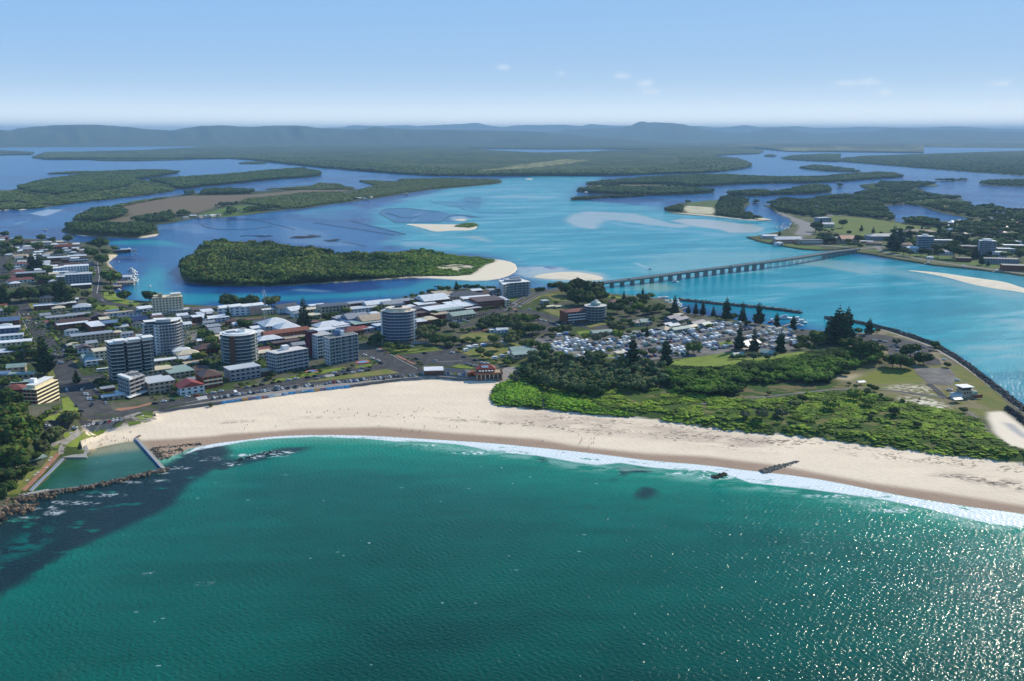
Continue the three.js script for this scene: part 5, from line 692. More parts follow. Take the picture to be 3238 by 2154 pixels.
lawn('E',[[415,865],[560,832],[950,832],[962,862],[745,942],[500,952],[410,905]], M.dryLawn); lawn('E',[[1470,365],[1600,345],[1730,400],[1740,445],[1560,430]], M.dryLawn); lawn('E',[[1400,545],[1560,520],[1760,505],[1740,620],[1660,645]], M.dryLawn); lawn('E',[[1010,410],[1150,370],[1190,385],[1090,440],[1020,435]]); lawn('E',[[1850,820],[2050,800],[2060,845],[1900,870]]); lawn('E',[[300,1250],[400,1225],[600,1265],[560,1280],[400,1272]]); lawn('E',[[880,1225],[1220,1225],[1210,1320],[1100,1260]], M.dryLawn); lawn('F',[[0,590],[250,545],[270,570],[60,615]], M.dryLawn); lawn('F',[[110,770],[330,755],[330,785],[180,795]]); lawn('F',[[240,950],[400,935],[400,975],[250,975]]); lawn('F',[[1650,800],[1820,785],[1840,820],[1680,835]]); lawn('F',[[260,215],[440,230],[520,260],[300,240]]);
lawn('C',[[1180,1350],[1600,1290],[1660,1250],[1960,1210],[1960,1235],[1300,1345]]); lawn('B',[[440,1355],[700,1300],[780,1240],[760,1100],[850,1080],[1000,1290],[700,1370],[450,1385]]); lawn('B',[[590,700],[630,690],[690,830],[600,850]], M.dryLawn); lawn('B',[[900,640],[960,610],[1030,700],[1010,740]], M.dryLawn); lawn('B',[[300,180],[345,310],[390,400],[330,400],[260,250]], M.dryLawn); lawn('B',[[610,270],[650,280],[740,380],[700,390]]);
lawn('A',[[320,945],[430,930],[430,1010],[380,1040]], M.dryLawn); lawn('A',[[1190,810],[1330,800],[1340,870],[1500,910],[1620,930],[1560,970],[1300,930],[1190,880]]); lawn('A',[[1100,960],[1300,965],[1450,1010],[1200,1020],[1100,1010]]); lawn('A',[[980,830],[1040,750],[1070,740],[1000,850],[900,840]], M.lawn);
lawn('H',[[670,535],[740,470],[870,380],[1000,330],[1160,290],[1175,325],[980,362],[848,462],[865,525]]); lawn('H',[[1185,310],[1230,275],[1400,250],[1570,240],[1560,258],[1380,298]]); lawn('H',[[1430,205],[1520,180],[1610,185],[1640,210],[1560,235],[1440,225]]); lawn('H',[[560,520],[660,470],[680,480],[600,540]]); lawn('H',[[670,370],[830,340],[740,430],[680,420]]); lawn('H',[[430,750],[500,660],[540,560],[620,560],[560,640],[330,860],[200,1020],[30,1035],[60,960],[260,800]], M.dryLawn);
// seafront paving, paths, kerb build-outs
draped('promenade', gp('O',[['H',1640,150],['H',2000,70],['H',2357,15],[300,150],[640,100],[960,72],[1300,38],[1560,12],[1580,22],[1620,38],[1300,58],[960,103],[600,143],[0,220],['H',2000,105],['H',1660,158]]), M.paving, .14);
draped('promenade', gp('O',[[1560,12],[1900,30],[2070,30],[2080,58],[1800,54],[1620,38]]), M.paving, .15);
draped('footpath', gp('E',[[820,1400],[960,1270],[1110,1250],[1080,1330],[1000,1420],[900,1425]]), M.paving, .14);
road('footpath','H',[[650,600],[640,550],[700,460],[830,370],[880,320],[950,305],[1170,270],[1300,230],[1390,190],[1500,150]],3.2,.2, M.paving); road('footpath','H',[[550,510],[690,455]],2.5,.21, M.paving); road('footpath','H',[[1160,280],[1190,320]],2,.21, M.paving); road('footpath','H',[[1400,195],[1430,225],[1580,240],[1660,215]],2.4,.22, M.paving);
road('footpath','H',[[620,590],[520,700],[380,850],[250,985]],2.6,.2, M.brickPaving);
road('footpath','G',[[1150,272],[1250,300],[1400,352],[1600,425],[1690,482],[1800,545],[1940,645],[2100,765],[2250,885],[2400,1000],[2700,1240]],4.5,.2, M.paving);
road('track','G',[['M',1750,310],['M',1900,290],['M',2050,262],[0,850],[200,837],[450,807],[700,782],[900,772],[1150,772],[1600,832],[1700,850]],3.4,.2, M.gravel); road('track','G',[[1870,960],[2000,1040],[2080,1170],[2200,1260],[2357,1310],[2700,1400]],3,.2, M.gravel); road('track','G',[[1560,730],[1640,800],[1700,850]],5,.21, M.asphalt); road('track','E',[[1200,1450],[1300,1510],[1360,1540]],3,.2, M.paving); road('track','M',[[430,250],[440,350]],2,.2, M.gravel);
draped('footpath', gp('D',[[1365,1040],[1400,1032],[1500,1080],[1640,1150],[1620,1160],[1480,1095]]), M.brickPaving, .2); draped('footpath', gp('B',[[1420,1245],[1500,1255],[1880,1175],[1870,1150],[1700,1195],[1450,1225]]), M.brickPaving, .2); draped('footpath', gp('D',[[1150,950],[1190,940],[1300,1002],[1260,1005]]), M.brickPaving, .2); draped('footpath', gp('E',[[560,780],[680,790],[770,795],[640,830],[540,825]]), M.brickPaving, .18); draped('footpath', gp('E',[[1060,535],[1110,530],[1120,545],[1070,552]]), M.brickPaving, .22); draped('footpath', gp('C',[[520,575],[900,545],[1200,515],[1480,485],[1480,493],[1000,545],[520,585]]), M.brickPaving, .2);
for (const [x, y, rx] of [[330,102,60]]) { const c = g('B', x, y), q = []; for (let i = 0; i < 20; i++) q.push([c[0] + 5.5 * cos(i / 20 * 2 * PI), c[1] + 5.5 * sin(i / 20 * 2 * PI)]); draped('roundabout_island', q, M.brickPaving, .3); }
// painted markings
const stripe = (k, l, w = .5, off = .2) => draped('road_marking', ribbonPoly(gp(k, l), w), M.line, off);
for (let i = 0; i < 9; i++) stripe('C',[[665 + i * 15,1478 + i * -2.5],[700 + i * 13,1512 - i * 2]],.5);
for (let i = 0; i < 7; i++) stripe('D',[[495 + i * 17,1280 - i * 2],[530 + i * 14,1305 - i * 2]],.5);
for (let i = 0; i < 15; i++) { const f = i / 14; stripe('E',[[lerp(60,420, f), lerp(1190,1180, f)],[lerp(75,440, f), lerp(1200,1188, f)]],.25); }
for (const l of [[['C',540,1545],['C',1000,1462],['C',1500,1385],['C',1960,1315]]]) stripe('C', l.map(p => p), .3); stripe('A',[[1118,480],[1138,640],[1125,740],[1110,830]],.4); stripe('E',[[960,555],[1100,500],[1220,425],[1330,372],[1480,326]],.5); stripe('B',[[230,40],[330,230],[430,400]],.35,.25); stripe('D',[[1310,1020],[1480,1120],[1640,1200]],.3); stripe('B',[[700,905],[1000,862],[1320,835]],.3);
for (const [x, y] of [[240,60],[290,52],[345,45],[300,170],[350,165],[435,150],[490,145]]) stripe('B',[[x, y],[x + 14, y + 22]],.5,.25);
for (let i = 0; i < 34; i++) { const f = i / 33; stripe('D',[[lerp(180,1380, f), lerp(1415,1283, f)],[lerp(196,1396, f), lerp(1440,1305, f)]],.18,.19); }
for (let i = 0; i < 22; i++) { const f = i / 21; stripe('C',[[lerp(870,1940, f), lerp(1465,1335, f)],[lerp(885,1955, f), lerp(1492,1362, f)]],.18,.19); }
// kerb along the seafront parking
road('kerb','O',[['H',1640,140],['H',2357,8],[300,150],[640,98],[960,70],[1300,36],[1560,10]],.4,.3, M.concrete);
// ================= the tall buildings, each from its roof corners =================
const railGlass = std([.09,.14,.16],.12), railWhite = std(rgb(226,226,222), .6), slabWhite = std(rgb(222,221,216), .7);
{ // cream balconied block with a brick end, left of the baths road
  const foot = roof3('B',[275,990],[450,995],[715,870], TOWN + 19);
  const { t, H, F } = tower('apartment_tower','seven storey block with cream balcony bands and red brick end wall beside the wooded hill', { foot, n: 7, fh: 2.75, styles: ['w','b','x','x'], wall: wallMats.brick, slab: std(rgb(236,224,184), .7), rail: std(rgb(238,226,190), .7), bay: 3.6, deep: 1.5, railH: .9, glass: M.glass });
  const pent = insetPoly(F, 2.2); mesh('penthouse', prism(pent, H + .17, H + 2.6), wallMats.cream, t); mesh('penthouse_roof', prism(insetPoly(F, 1.6), H + 2.6, H + 2.85), slabWhite, t); box('lift_tower',-3, H + 4,4,4,3.2,4, M.white, t, 0);
}
{ // five storey corner block with curved white awning
  const foot = roof3('B',[1450,815],[1600,868],[1790,800], TOWN + 16);
  const { t, H, F } = tower('apartment_tower','five storey grey block above a cafe with a white curved awning', { foot, n: 5, fh: 3.1, styles: ['w','b','b','x'], wall: wallMats.grey, slab: std(rgb(170,166,162), .7), rail: std(rgb(150,146,144), .6), bay: 3.6, deep: 1.6 });
  mesh('awning', prism(insetPoly(F, -3.2), 3.0,3.35), M.white, t); mesh('roof_fin', prism([[F[0][0], F[0][1]],[F[1][0], F[1][1]],[F[1][0] + 1, F[1][1] - 4],[F[0][0] + 2, F[0][1] - 3]], H + .2, H + 1.6), M.white, t); box('plant_room',1, H + 1.2,-3,7,2,5, M.concrete, t, .6);
  for (let i = 0; i < 8; i++) box('roof_unit',-5 + i * 1.6, H + .6,-4 + (i % 3) * 2.4,1,.9,1, M.steel, t);
}
{ // dark balcony tower of three bays
  const A = at('B',1350,420, TOWN + 32), B = at('B',1490,425, TOWN + 32), u = [cos(.6), -sin(.6)], v = [sin(.6), cos(.6)];
  const blocks = [['B',1395,405,32],['B',1620,390,31],['B',1800,390,29]];
  const foot = roof3('B',[1345,418],[1490,400],[1700,372], TOWN + 32);
  const t0 = at('B',1600,385, TOWN + 32), f2 = []; const w = 33, d = 17, a = 34 * PI / 180;
  const L = (x, z) => [t0[0] + x * cos(a) + z * sin(a), t0[1] - x * sin(a) + z * cos(a)];
  const outline = [L(-w / 2, d / 2 - 1), L(-w / 2 + 10, d / 2 + .5), L(-w / 2 + 10.1, d / 2 - 6), L(-w / 2 + 12.6, d / 2 - 6), L(-w / 2 + 12.7, d / 2 + 1), L(w / 2 - 10, d / 2 + .6), L(w / 2 - 9.9, d / 2 - 5), L(w / 2 - 7.6, d / 2 - 5), L(w / 2 - 7.5, d / 2), L(w / 2, d / 2 - 1), L(w / 2 + 1.2,0), L(w / 2,-d / 2), L(-w / 2,-d / 2)];
  const { t, H, F } = tower('apartment_tower','eleven storey dark glass tower with white balcony slabs in three bays', { foot: outline, n: 11, fh: 2.95, styles: ['b','x','x','x','b','x','x','x','b','b','b','x','w'], wall: wallMats.dark, slab: slabWhite, rail: railGlass, glass: M.glass, bay: 4.6, deep: 1.8, over: .25 });
  for (const [x, z] of [[-11,2],[0,3],[11,1]]) box('penthouse_roof', x * cos(a) + z * sin(a), H + 2.6,-x * sin(a) + z * cos(a), 9,.35,10, M.white, t, a);
  for (const [x, z] of [[-11,1],[0,2],[11,0]]) box('penthouse', x * cos(a) + z * sin(a), H + 1.3,-x * sin(a) + z * cos(a), 7.6,2.4,8, wallMats.pale, t, a); box('lift_tower',3, H + 2,-6,5,3.6,4, M.white, t, a);
}
{ // white tower with a rounded front of balconies
  const c = at('C',250,540, TOWN + 29), a = 30 * PI / 180, o = []; const L = (x, z) => o.push([c[0] + x * cos(a) + z * sin(a), c[1] - x * sin(a) + z * cos(a)]);
  L(-17,-7); L(-17,4); L(-9,5); L(-8.9,9); for (let i = 0; i <= 8; i++) { const q = PI * .8 - i / 8 * PI * .78; L(3 + 11 * cos(q), 5 + 7.5 * sin(q)); } L(17,4); L(18,-7);
  const st = ['w','b','x','w','b','b','b','b','b','b','b','b','b','b','x','x'];
  const { t, H, F } = tower('apartment_tower','ten storey white tower with rounded stacked balconies and a butterfly roof', { foot: o, n: 10, fh: 2.8, styles: st, wall: wallMats.white, slab: slabWhite, rail: std(rgb(120,126,136), .4), glass: M.glass, bay: 3.5, deep: 1.7, over: .3, fins: false });
  const top = insetPoly(F, 1.8); mesh('penthouse', prism(top, H + .2, H + 2.6), wallMats.dark, t); mesh('penthouse_roof', prism(insetPoly(F, .6), H + 2.6, H + 2.9), M.white, t); const r = box('roof_wing',-2, H + 5.2,2,16,.3,9, M.white, t, a); r.rotation.z = -.06; box('plant_room',-2, H + 4,1,12,2.4,7, wallMats.pale, t, a);
}
{ // tan slab with a blue stripe by the lake
  const foot = roof3('C',[118,245],[250,262],[500,222], TOWN + 20);
  const { t, H } = tower('apartment_tower','tan seven storey block with blue stripe and tall stair tower by the lake', { foot: [at('C',115,248,24), at('C',500,225,24), at('C',470,195,24), at('C',160,215,24)], n: 7, fh: 2.85, styles: ['w','b','x','w'], wall: wallMats.cream, slab: std(rgb(214,200,172), .8), rail: wallMats.cream, bay: 3.4, deep: 1.6, over: .05, slabT: .2 });
  const a = 31 * PI / 180; box('stair_tower',-5.2, H / 2 + 2.2,8.6,4, H + 4.4,4, wallMats.tan, t, a); box('blue_panel',3.2, H / 2,4.6,3.2, H - 1,1, std(rgb(62,104,150), .6), t, a); box('penthouse',8, H + 1.4,-3,10,2.6,7, wallMats.cream, t, a); box('penthouse_roof',8, H + 2.9,-3,11,.3,8, M.white, t, a); box('penthouse',-11, H + .9,4,7,1.6,6, wallMats.cream, t, a);
}
{ // round tower
  const c = at('C',1190,665, TOWN + 28), { t, H, F } = tower('apartment_tower','round nine storey tower with ring balconies and a brown lift shaft facing the beach', { foot: roundFoot(c[0], c[1],16,15,0,20), n: 9, fh: 3.05, styles: ['b'], wall: wallMats.dark, slab: slabWhite, rail: railGlass, glass: M.glassBlue, bay: 6, deep: 1.9, over: .2, fins: false });
  box('lift_shaft',-1.5, H / 2 - .3,15.2,4.6, H + .4,3, wallMats.brown, t, .05); mesh('parapet', prism(roundFoot(0,0,13.4,12.6,0,20), H + .17, H + .9), M.white, t); box('plant_room',3, H + 1.8,1,5,2.6,5, M.white, t, .5); mesh('roof_dish', new THREE.CylinderGeometry(2.4,1.8,.8,14), M.concrete, t).position.set(4, H + 3.4,-1); box('roof_terrace',-6, H + .95,2,9,.2,9, std(rgb(88,104,120), .6), t, .6);
}
{ // long grey slab, six storeys
  const foot = roof3('C',[1530,905],[1660,935],[2056,866], TOWN + 18);
  const { t, H } = tower('apartment_tower','long six storey grey apartment slab with a white rooftop plant room', { foot, n: 6, fh: 2.95, styles: ['w','b','w','x'], wall: wallMats.grey, slab: std(rgb(206,206,204), .7), rail: std(rgb(140,146,156), .5), bay: 3.4, deep: 1.5, over: .05 });
  mesh('roof_deck', prism(insetPoly(foot.map(p => [p[0] - t.position.x, p[1] - t.position.z]), .8), H + .17, H + .3), std(rgb(206,200,196), .8), t); box('plant_room',-2, H + 2,-1,5.4,3.8,5, M.white, t, .66);
}
{ // tall grey slab, eight storeys, with a maroon rear block
  const foot = roof3('D',[480,800],[552,828],[912,768], TOWN + 24.5);
  const { t, H } = tower('apartment_tower','eight storey grey glazed apartment slab with a white side wall and blue rooftop plant room', { foot, n: 8, fh: 3.05, styles: ['w','b','x','x'], wall: wallMats.pale, slab: std(rgb(196,198,200), .7), rail: std(rgb(104,120,126), .35), bay: 3.5, deep: 1.5, over: .05 });
  mesh('roof_deck', prism(insetPoly(foot.map(p => [p[0] - t.position.x, p[1] - t.position.z]), .7), H + .17, H + .3), std(rgb(120,124,122), .9), t); box('plant_room',-2, H + 2.4,-2,8,4.4,4.5, std(rgb(92,120,156), .5), t, .7); box('plant_room',1, H + 2,0,3,4.6,3, M.white, t, .7);
  const f2 = roof3('D',[300,760],[405,800],[590,770], TOWN + 21); tower('apartment_tower','grey rear wing with a maroon end wall behind the eight storey slab', { foot: f2, n: 7, fh: 3, styles: ['w','b','x','x'], wall: wallMats.pale, slab: std(rgb(180,180,178), .7), rail: M.white, bay: 3.4, deep: 1.4, over: .05 });
  const e = at('D',330,745, TOWN + 22); const m = thing('stair_block','maroon stair block at the end of the grey rear wing','building', e[0], TOWN, e[1],.72); box('wall',0,11.5,0,8,23,9, std(rgb(96,40,56), .8), m); box('roof',0,23.1,0,8.3,.3,9.3, M.dark, m); for (let f = 0; f < 7; f++) box('window',0,2 + f * 3,4.52,1.4,1.3,.1, M.glass, m);
}
{ // oval tower with scalloped balconies
  const c = at('D',1410,475, TOWN + 30), o = []; const a = .12; for (let i = 0; i < 24; i++) { const q = i / 24 * 2 * PI, w = 1 + .055 * cos(q * 6); const x = cos(q) * 16.5 * w, z = sin(q) * 12 * w; o.push([c[0] + x * cos(a) + z * sin(a), c[1] - x * sin(a) + z * cos(a)]); }
  const { t, H, F } = tower('apartment_tower','oval ten storey tower with scalloped blue balconies and pale roof terraces', { foot: o, n: 10, fh: 3, styles: ['b'], wall: wallMats.blue, slab: std(rgb(206,198,186), .7), rail: std(rgb(92,112,150), .4), glass: M.glassBlue, bay: 5, deep: 1.7, over: .2, fins: false });
  for (let i = 0; i < 7; i++) { const q = i / 7 * 2 * PI; box('roof_terrace', cos(q) * 9, H + .6, sin(q) * 6,6,.7,4.4, std(rgb(222,208,190), .8), t, -q + .4); } mesh('penthouse', prism(insetPoly(F, 4.5), H + .2, H + 2.8), wallMats.cream, t); mesh('penthouse_roof', prism(insetPoly(F, 3.8), H + 2.8, H + 3.1), std(rgb(222,210,196), .8), t); box('plant_room',0, H + 4,0,7,2,5, M.dark, t, .2); for (const s of [-1,1]) box('corner_column', s * 15.8, H / 2,6.2,1, H, 1, M.white, t);
  const b = at('D',1600,870, TOWN + 1), pod = thing('podium_wall','low curved podium wall and drive below the oval tower','wall', b[0], TOWN, b[1],.3); box('wall',8,.9,4,24,1.8,.4, M.concrete, pod, .05); box('pool_deck',4,.4,-1,12,.8,7, std(rgb(186,120,88), .8), pod); box('pool_water',3,.84,-1,5,.06,3, M.poolBlue, pod);
}
{ // block at the bridge
  const { t, H } = tower('apartment_tower','six storey apartment block with glass balconies beside the bridge approach', { foot: [at('E',945,225,24), at('E',1020,205,24), at('E',1285,185,24), at('E',1170,150,24), at('E',890,168,24)], n: 6, fh: 3.1, styles: ['b','b','b','x','x'], wall: wallMats.pale, slab: slabWhite, rail: railGlass, glass: M.glassBlue, bay: 4, deep: 1.9, over: .1 });
  box('penthouse',0, H + 1.5,-4,20,2.8,9, wallMats.grey, t, .35); box('penthouse_roof',0, H + 3,-4,22,.3,11, std(rgb(176,178,182), .6), t, .35); box('plant_room',3, H + 4,-7,12,1.6,5, std(rgb(150,154,160), .6), t, .35);
}
{ // small round tower and its brick neighbour
  const c = at('F',130,340, TOWN + 17), { t, H, F } = tower('apartment_tower','small round white six storey tower with a green peaked lookout among the trees', { foot: roundFoot(c[0], c[1],12.4,11,.3,16), n: 6, fh: 2.9, styles: ['b'], wall: wallMats.grey, slab: std(rgb(196,194,188), .7), rail: railGlass, glass: M.glass, bay: 6, deep: 1.8, over: .2, fins: false });
  mesh('penthouse', prism(roundFoot(0,0,5.5,4.6,.3,10), H, H + 3), wallMats.green, t); const r = mesh('penthouse_roof', new THREE.CylinderGeometry(2.4,6,2,8), roofMats.green, t); r.position.y = H + 4; box('lift_tower',1, H + 5,0,3,1.6,3, M.white, t, .3);
  building('E',1860,540,34,16,12,'hip','rust','brick','', { rot: 24, rise: 2, label: 'four storey brick block with terracotta roof beside the small round tower', balcony: M.white });
}
{ // white modern building
  const foot = [at('C',930,385,13), at('C',1480,350,13), at('C',1440,318,13), at('C',1010,340,13)];
  const { t, H, F } = tower('town_building','long white modern building with saw tooth roof panels by the lake front trees', { foot, n: 3, fh: 3.2, styles: ['w','g','x','x'], wall: wallMats.white, slab: M.white, rail: M.white, glass: std([.06,.08,.11],.15), bay: 6, over: .4, category: 'building' });
  for (let i = 0; i < 4; i++) { const q = (i + .5) / 4, x = lerp(F[0][0], F[1][0], q), z = lerp(F[0][1], F[1][1], q) - 6; const r = box('roof_panel', x, H + 1 + (i % 2) * .5, z, 13,.3,12, M.white, t, .5); r.rotation.x = .08; } box('pink_bay', lerp(F[0][0], F[1][0],.86), H / 2, lerp(F[0][1], F[1][1],.86) + .6,12, H - .6,2.2, wallMats.pink, t, .5);
}
// lower blocks along the beach road
building('C',200,1255,20,17,9.2,'flat','pale','tan','', { label: 'three storey tan flats with a pale flat roof on the beach road', balcony: wallMats.tan, rot: 36 });
building('C',580,1290,14,19,6,'gable','red','white','', { label: 'white beach house with a steep red gabled roof', rot: -54, rise: 4 });
building('C',820,1155,16,19,9.4,'hip','brown','brick','', { label: 'three storey brick flats with a brown hipped roof and pale balconies', rot: 36, balcony: M.cream });
building('C',1235,1090,26,15,9.6,'flat','pale','grey','', { label: 'three storey grey flats with a pale flat roof below the round tower', rot: 36, balcony: std(rgb(150,132,140), .6), rise: .4 });
building('B',1890,850,17,15,8,'flat','pale','tan','', { label: 'two storey ochre flats beside the cafe block', rot: 36 });
// ================= houses, shops and halls of the town =================
const PL = { A: 'in the streets by the boat harbour', B: 'in the blocks behind the baths road', C: 'between the main street and the beach', D: 'along the main shopping street', E: 'near the bridge approach', F: 'in the caravan park' };
const list = (k, rows) => { for (const [x, y, w, d, h, type, roof, wall, rot] of rows) building(k, x, y, w, d, h, type, roof, wall, PL[k], { rot: rot ?? 34 }); };
list('A',[[40,178,20,12,4,'hip','rust','brick'],[110,222,22,12,4,'gable','brown','tan'],[330,218,26,12,4.5,'hip','brown','brick'],[470,238,34,11,5,'skillion','pale','tan',20],[300,305,24,14,4,'hip','grey','tan'],[330,340,18,12,4,'hip','brown','cream'],[740,270,34,15,4.5,'hip','rust','brick',22],[870,275,24,15,4.5,'hip','brown','brick',22],[765,330,12,9,4.5,'flat','white','white'],[880,303,16,9,4,'skillion','pale','brick',22],[240,385,24,10,4,'gable','tan','brick'],[250,470,18,11,4,'hip','rust','white'],[560,360,18,12,4,'hip','tan','cream'],[660,410,34,12,6,'skillion','pale','brick',24],[880,392,28,11,6,'skillion','pale','tan',24],[900,442,26,12,5,'flat','blue','tan',24],[800,482,32,11,4.5,'hip','brown','brick',24],[875,505,32,20,11,'flat','white','white',24],[700,530,20,12,8,'flat','white','white',24],[695,575,20,12,5.5,'flat','white','white',24],[900,600,34,14,12,'flat','pale','grey',24],[700,630,26,12,6,'flat','pale','grey',24],[930,722,24,13,5,'flat','white','brown',24],[340,585,40,11,5,'skillion','grey','brown',24],[200,560,18,12,4,'hip','rust','brick'],[160,660,18,13,4.5,'hip','rust','white'],[300,650,18,12,4,'hip','rust','white'],[110,600,14,12,4,'gable','brown','tan'],
  [570,950,34,13,5,'flat','white','brick',26],[740,930,24,14,5,'flat','white','brown',26],[825,888,14,9,4,'flat','white','white',26],[940,955,20,15,4.5,'hip','pale','grey',26],[530,860,16,11,5,'hip','dark','tan',26],[50,1115,28,14,5,'gable','blue','brick',26],[700,1085,30,7,4.5,'skillion','grey','tan',31],[900,1062,24,8,4.5,'skillion','grey','brown',31],[830,1125,34,12,6,'hip','brown','brick',33],[830,1165,30,8,6.4,'flat','white','brick',36],[1085,1175,13,30,6.4,'flat','white','brick',36],[1050,1285,38,13,8,'flat','grey','tan',33],[1270,1150,20,17,5,'flat','blue','brown',33],[1125,1070,14,19,5,'gable','brown','brown',-57],[1360,1040,30,8,4,'flat','tan','white',31],[1290,1020,12,7,3.4,'flat','blue','white',31],[1575,1105,18,15,5,'gable','bluesolar','brown',33],[60,1215,26,12,8,'flat','white','blue',24],[110,1300,24,10,5,'flat','pale','white',24],[130,1375,34,12,7,'flat','white','cream',24],[100,1480,26,12,5,'skillion','pale','tan',24],[960,1430,10,13,6.5,'gable','brown','white',-57],[1015,1540,13,12,5,'hip','grey','tan',33],[1145,1470,12,14,12,'flat','cream','cream',33],[60,1180,12,9,6,'hip','pale','tan',24],[1660,985,16,12,4,'skillion','white','white',40],[2050,1010,24,12,5,'flat','pale','tan',31],[1380,330,22,10,4,'flat','dark','brown',20],[1440,318,16,9,5,'flat','white','brown',20],[1420,625,20,10,3.4,'gable','white','pale',10],[1440,690,22,9,3.4,'gable','tan','tan',10],[1330,735,12,8,3.4,'gable','tan','brown',10]]);
list('B',[[330,880,22,8,4,'flat','green','brick',14],[190,790,30,8,4,'flat','green','tan',14],[180,940,15,13,6,'hip','rust','brick',14],[15,780,12,10,5,'flat','blue','white',14],[200,680,14,10,6,'gable','green','tan',20],[1100,560,12,13,6,'gable','green','tan',33],[1150,600,14,10,5,'hip','pale','white',33],[1920,720,26,14,5,'flat','tan','tan',34],[1400,1055,16,6,3,'flat','white','tan',30],[1330,960,10,7,3.2,'flat','grey','brick',34]]);
list('C',[[730,370,22,16,6,'flat','brown','tan',32],[800,400,12,14,7,'skillion','white','cream',32],[700,465,15,12,6,'flat','white','rust',32],[765,430,16,10,6,'skillion','pale','brick',32],[910,478,26,11,5,'skillion','white','pale',32],[600,470,18,14,5,'flat','dark','tan',32],[600,385,22,10,4,'flat','white','white',32],[1440,545,22,15,5,'flat','dark','grey',34],[1640,520,30,26,6,'hip','white','pale',34],[1790,570,24,22,6,'hip','white','pale',34],[1430,605,14,9,4,'skillion','white','white',34],[1770,640,46,12,8,'gable','brick','brick',35],[1750,725,42,8,4,'flat','pale','grey',35],[1560,725,24,14,5,'hip','white','blue',35],[1470,705,18,13,5,'skillion','grey','grey',35],[1800,775,30,8,4,'flat','brown','brown',35],[1770,335,26,17,5,'gable','dark','white',44],[1880,365,18,16,4,'gable','white','white',44],[1560,380,15,9,5,'flat','white','cream',34],[555,905,20,13,4,'hip','cream','tan',30],[480,870,16,10,4,'hip','white','white',30],[780,830,20,15,5,'hip','brown','brick',34],[440,1125,20,24,5,'flat','green','tan',36],[160,1120,24,13,6,'flat','cream','tan',36],[690,1100,16,11,4,'hip','brown','tan',36],[640,1040,17,10,4,'flat','tan','brown',34],[620,1235,10,8,3.6,'gable','grey','white',36],[1460,1145,14,10,4,'flat','tan','brown',36],[260,1005,22,8,3.4,'flat','white','tan',30]]);
list('D',[[350,450,20,12,4,'flat','cream','tan'],[400,405,18,10,4.4,'flat','white','white'],[600,405,34,19,10,'flat','dark','tan',30],[455,465,12,8,5,'flat','green','green'],[870,378,26,13,7,'flat','grey','rust',34],[920,440,44,16,5,'flat','pale','white',30],[1090,372,22,16,6,'gable','white','tan',34],[1190,362,24,15,6,'gable','white','white',34],[1320,370,24,14,5.5,'gable','grey','pale',34],[1450,350,26,12,6,'skillion','grey','rust',34],[1380,390,18,10,5,'flat','blue','white',34],[540,628,30,17,5,'hip','white','pale',36],[690,565,13,17,6,'flat','grey','blue',36],[700,640,22,12,5,'skillion','white','white',36],[640,680,28,8,4,'flat','white','pale',36],[870,530,25,18,7.5,'gable','grey','grey',36],[800,590,16,22,6,'skillion','blue','white',36],[950,620,22,15,5.5,'skillion','green','brick',36],[1070,550,30,20,6.5,'gable','tan','tan',36],[1080,605,18,12,5,'skillion','white','white',36],[1185,650,14,13,5.5,'flat','pale','sky',36],[830,695,20,15,4.5,'hip','rust','brick',36],[915,695,18,10,4,'skillion','red','blue',36],[1170,520,20,14,6,'gable','pale','tan',36],[1040,690,24,7,4,'flat','pale','grey',36],[1650,590,17,12,4.5,'hip','white','brick',30],[1760,565,15,13,4.5,'hip','cream','brick',30],[1690,440,30,18,5,'flat','dark','red',34],[1740,385,24,13,5,'skillion','white','brown',34],[1810,298,34,20,7,'gable','white','brick',34],[1930,290,22,18,7,'flat','white','brown',34],[1900,440,34,18,6,'skillion','white','brick',36],[1660,500,26,12,4.6,'flat','brown','brick',34],[1840,470,20,15,5,'flat','dark','red',36],[1550,412,12,8,4,'hip','white','white',34],[1600,340,12,9,4,'gable','grey','tan',34],[460,710,26,10,4,'skillion','white','white',36],[320,700,12,9,4,'hip','cream','tan',36],[330,620,16,9,4,'flat','rust','brick',36],[230,790,40,9,4,'flat','tan','brown',36]]);
list('E',[[70,385,34,22,7,'gable','white','brick',34],[200,350,26,18,6,'gable','tan','tan',34],[450,338,42,20,6,'hip','dark','tan',22],[340,378,24,12,5,'flat','cream','cream',30],[610,388,38,11,5,'skillion','white','cream',26],[740,410,34,26,9,'skillion','brown','brick',26],[890,410,18,22,8,'skillion','pale','cream',26],[230,525,34,26,6,'flat','green','tan',36],[420,580,30,14,5.5,'gable','green','tan',36],[330,480,12,30,6,'skillion','white','brick',36],[430,478,12,26,6,'skillion','white','brick',36],[510,470,14,24,6,'flat','pale','rust',36],[620,450,14,26,6.5,'flat','grey','brick',36],[560,520,20,10,4,'flat','pale','brick',36],[170,590,20,12,5,'flat','tan','red',36],[70,500,26,16,5,'flat','brown','red',36],[910,305,26,16,6,'hip','brown','white',22],[735,330,20,13,5,'hip','brown','brick',22],[615,300,14,9,4,'skillion','white','brown',22],[160,325,20,12,5,'flat','tan','tan',22],[1460,430,8,7,4,'flat','pale','grey',30],[25,640,16,12,4.5,'hip','cream','brick',30],[1140,1012,18,9,3.4,'gable','green','tan',20],[1190,1050,22,10,3.4,'gable','green','tan',20],[1440,1045,20,9,3.4,'gable','green','tan',10],[1170,1085,16,7,3,'skillion','green','tan',20],[930,780,12,8,3,'gable','white','white',10],[830,790,9,5,3,'flat','white','white',10],[1530,500,12,7,2.6,'flat','cream','tan',30],[1630,500,10,8,2.4,'flat','cream','tan',30]]);
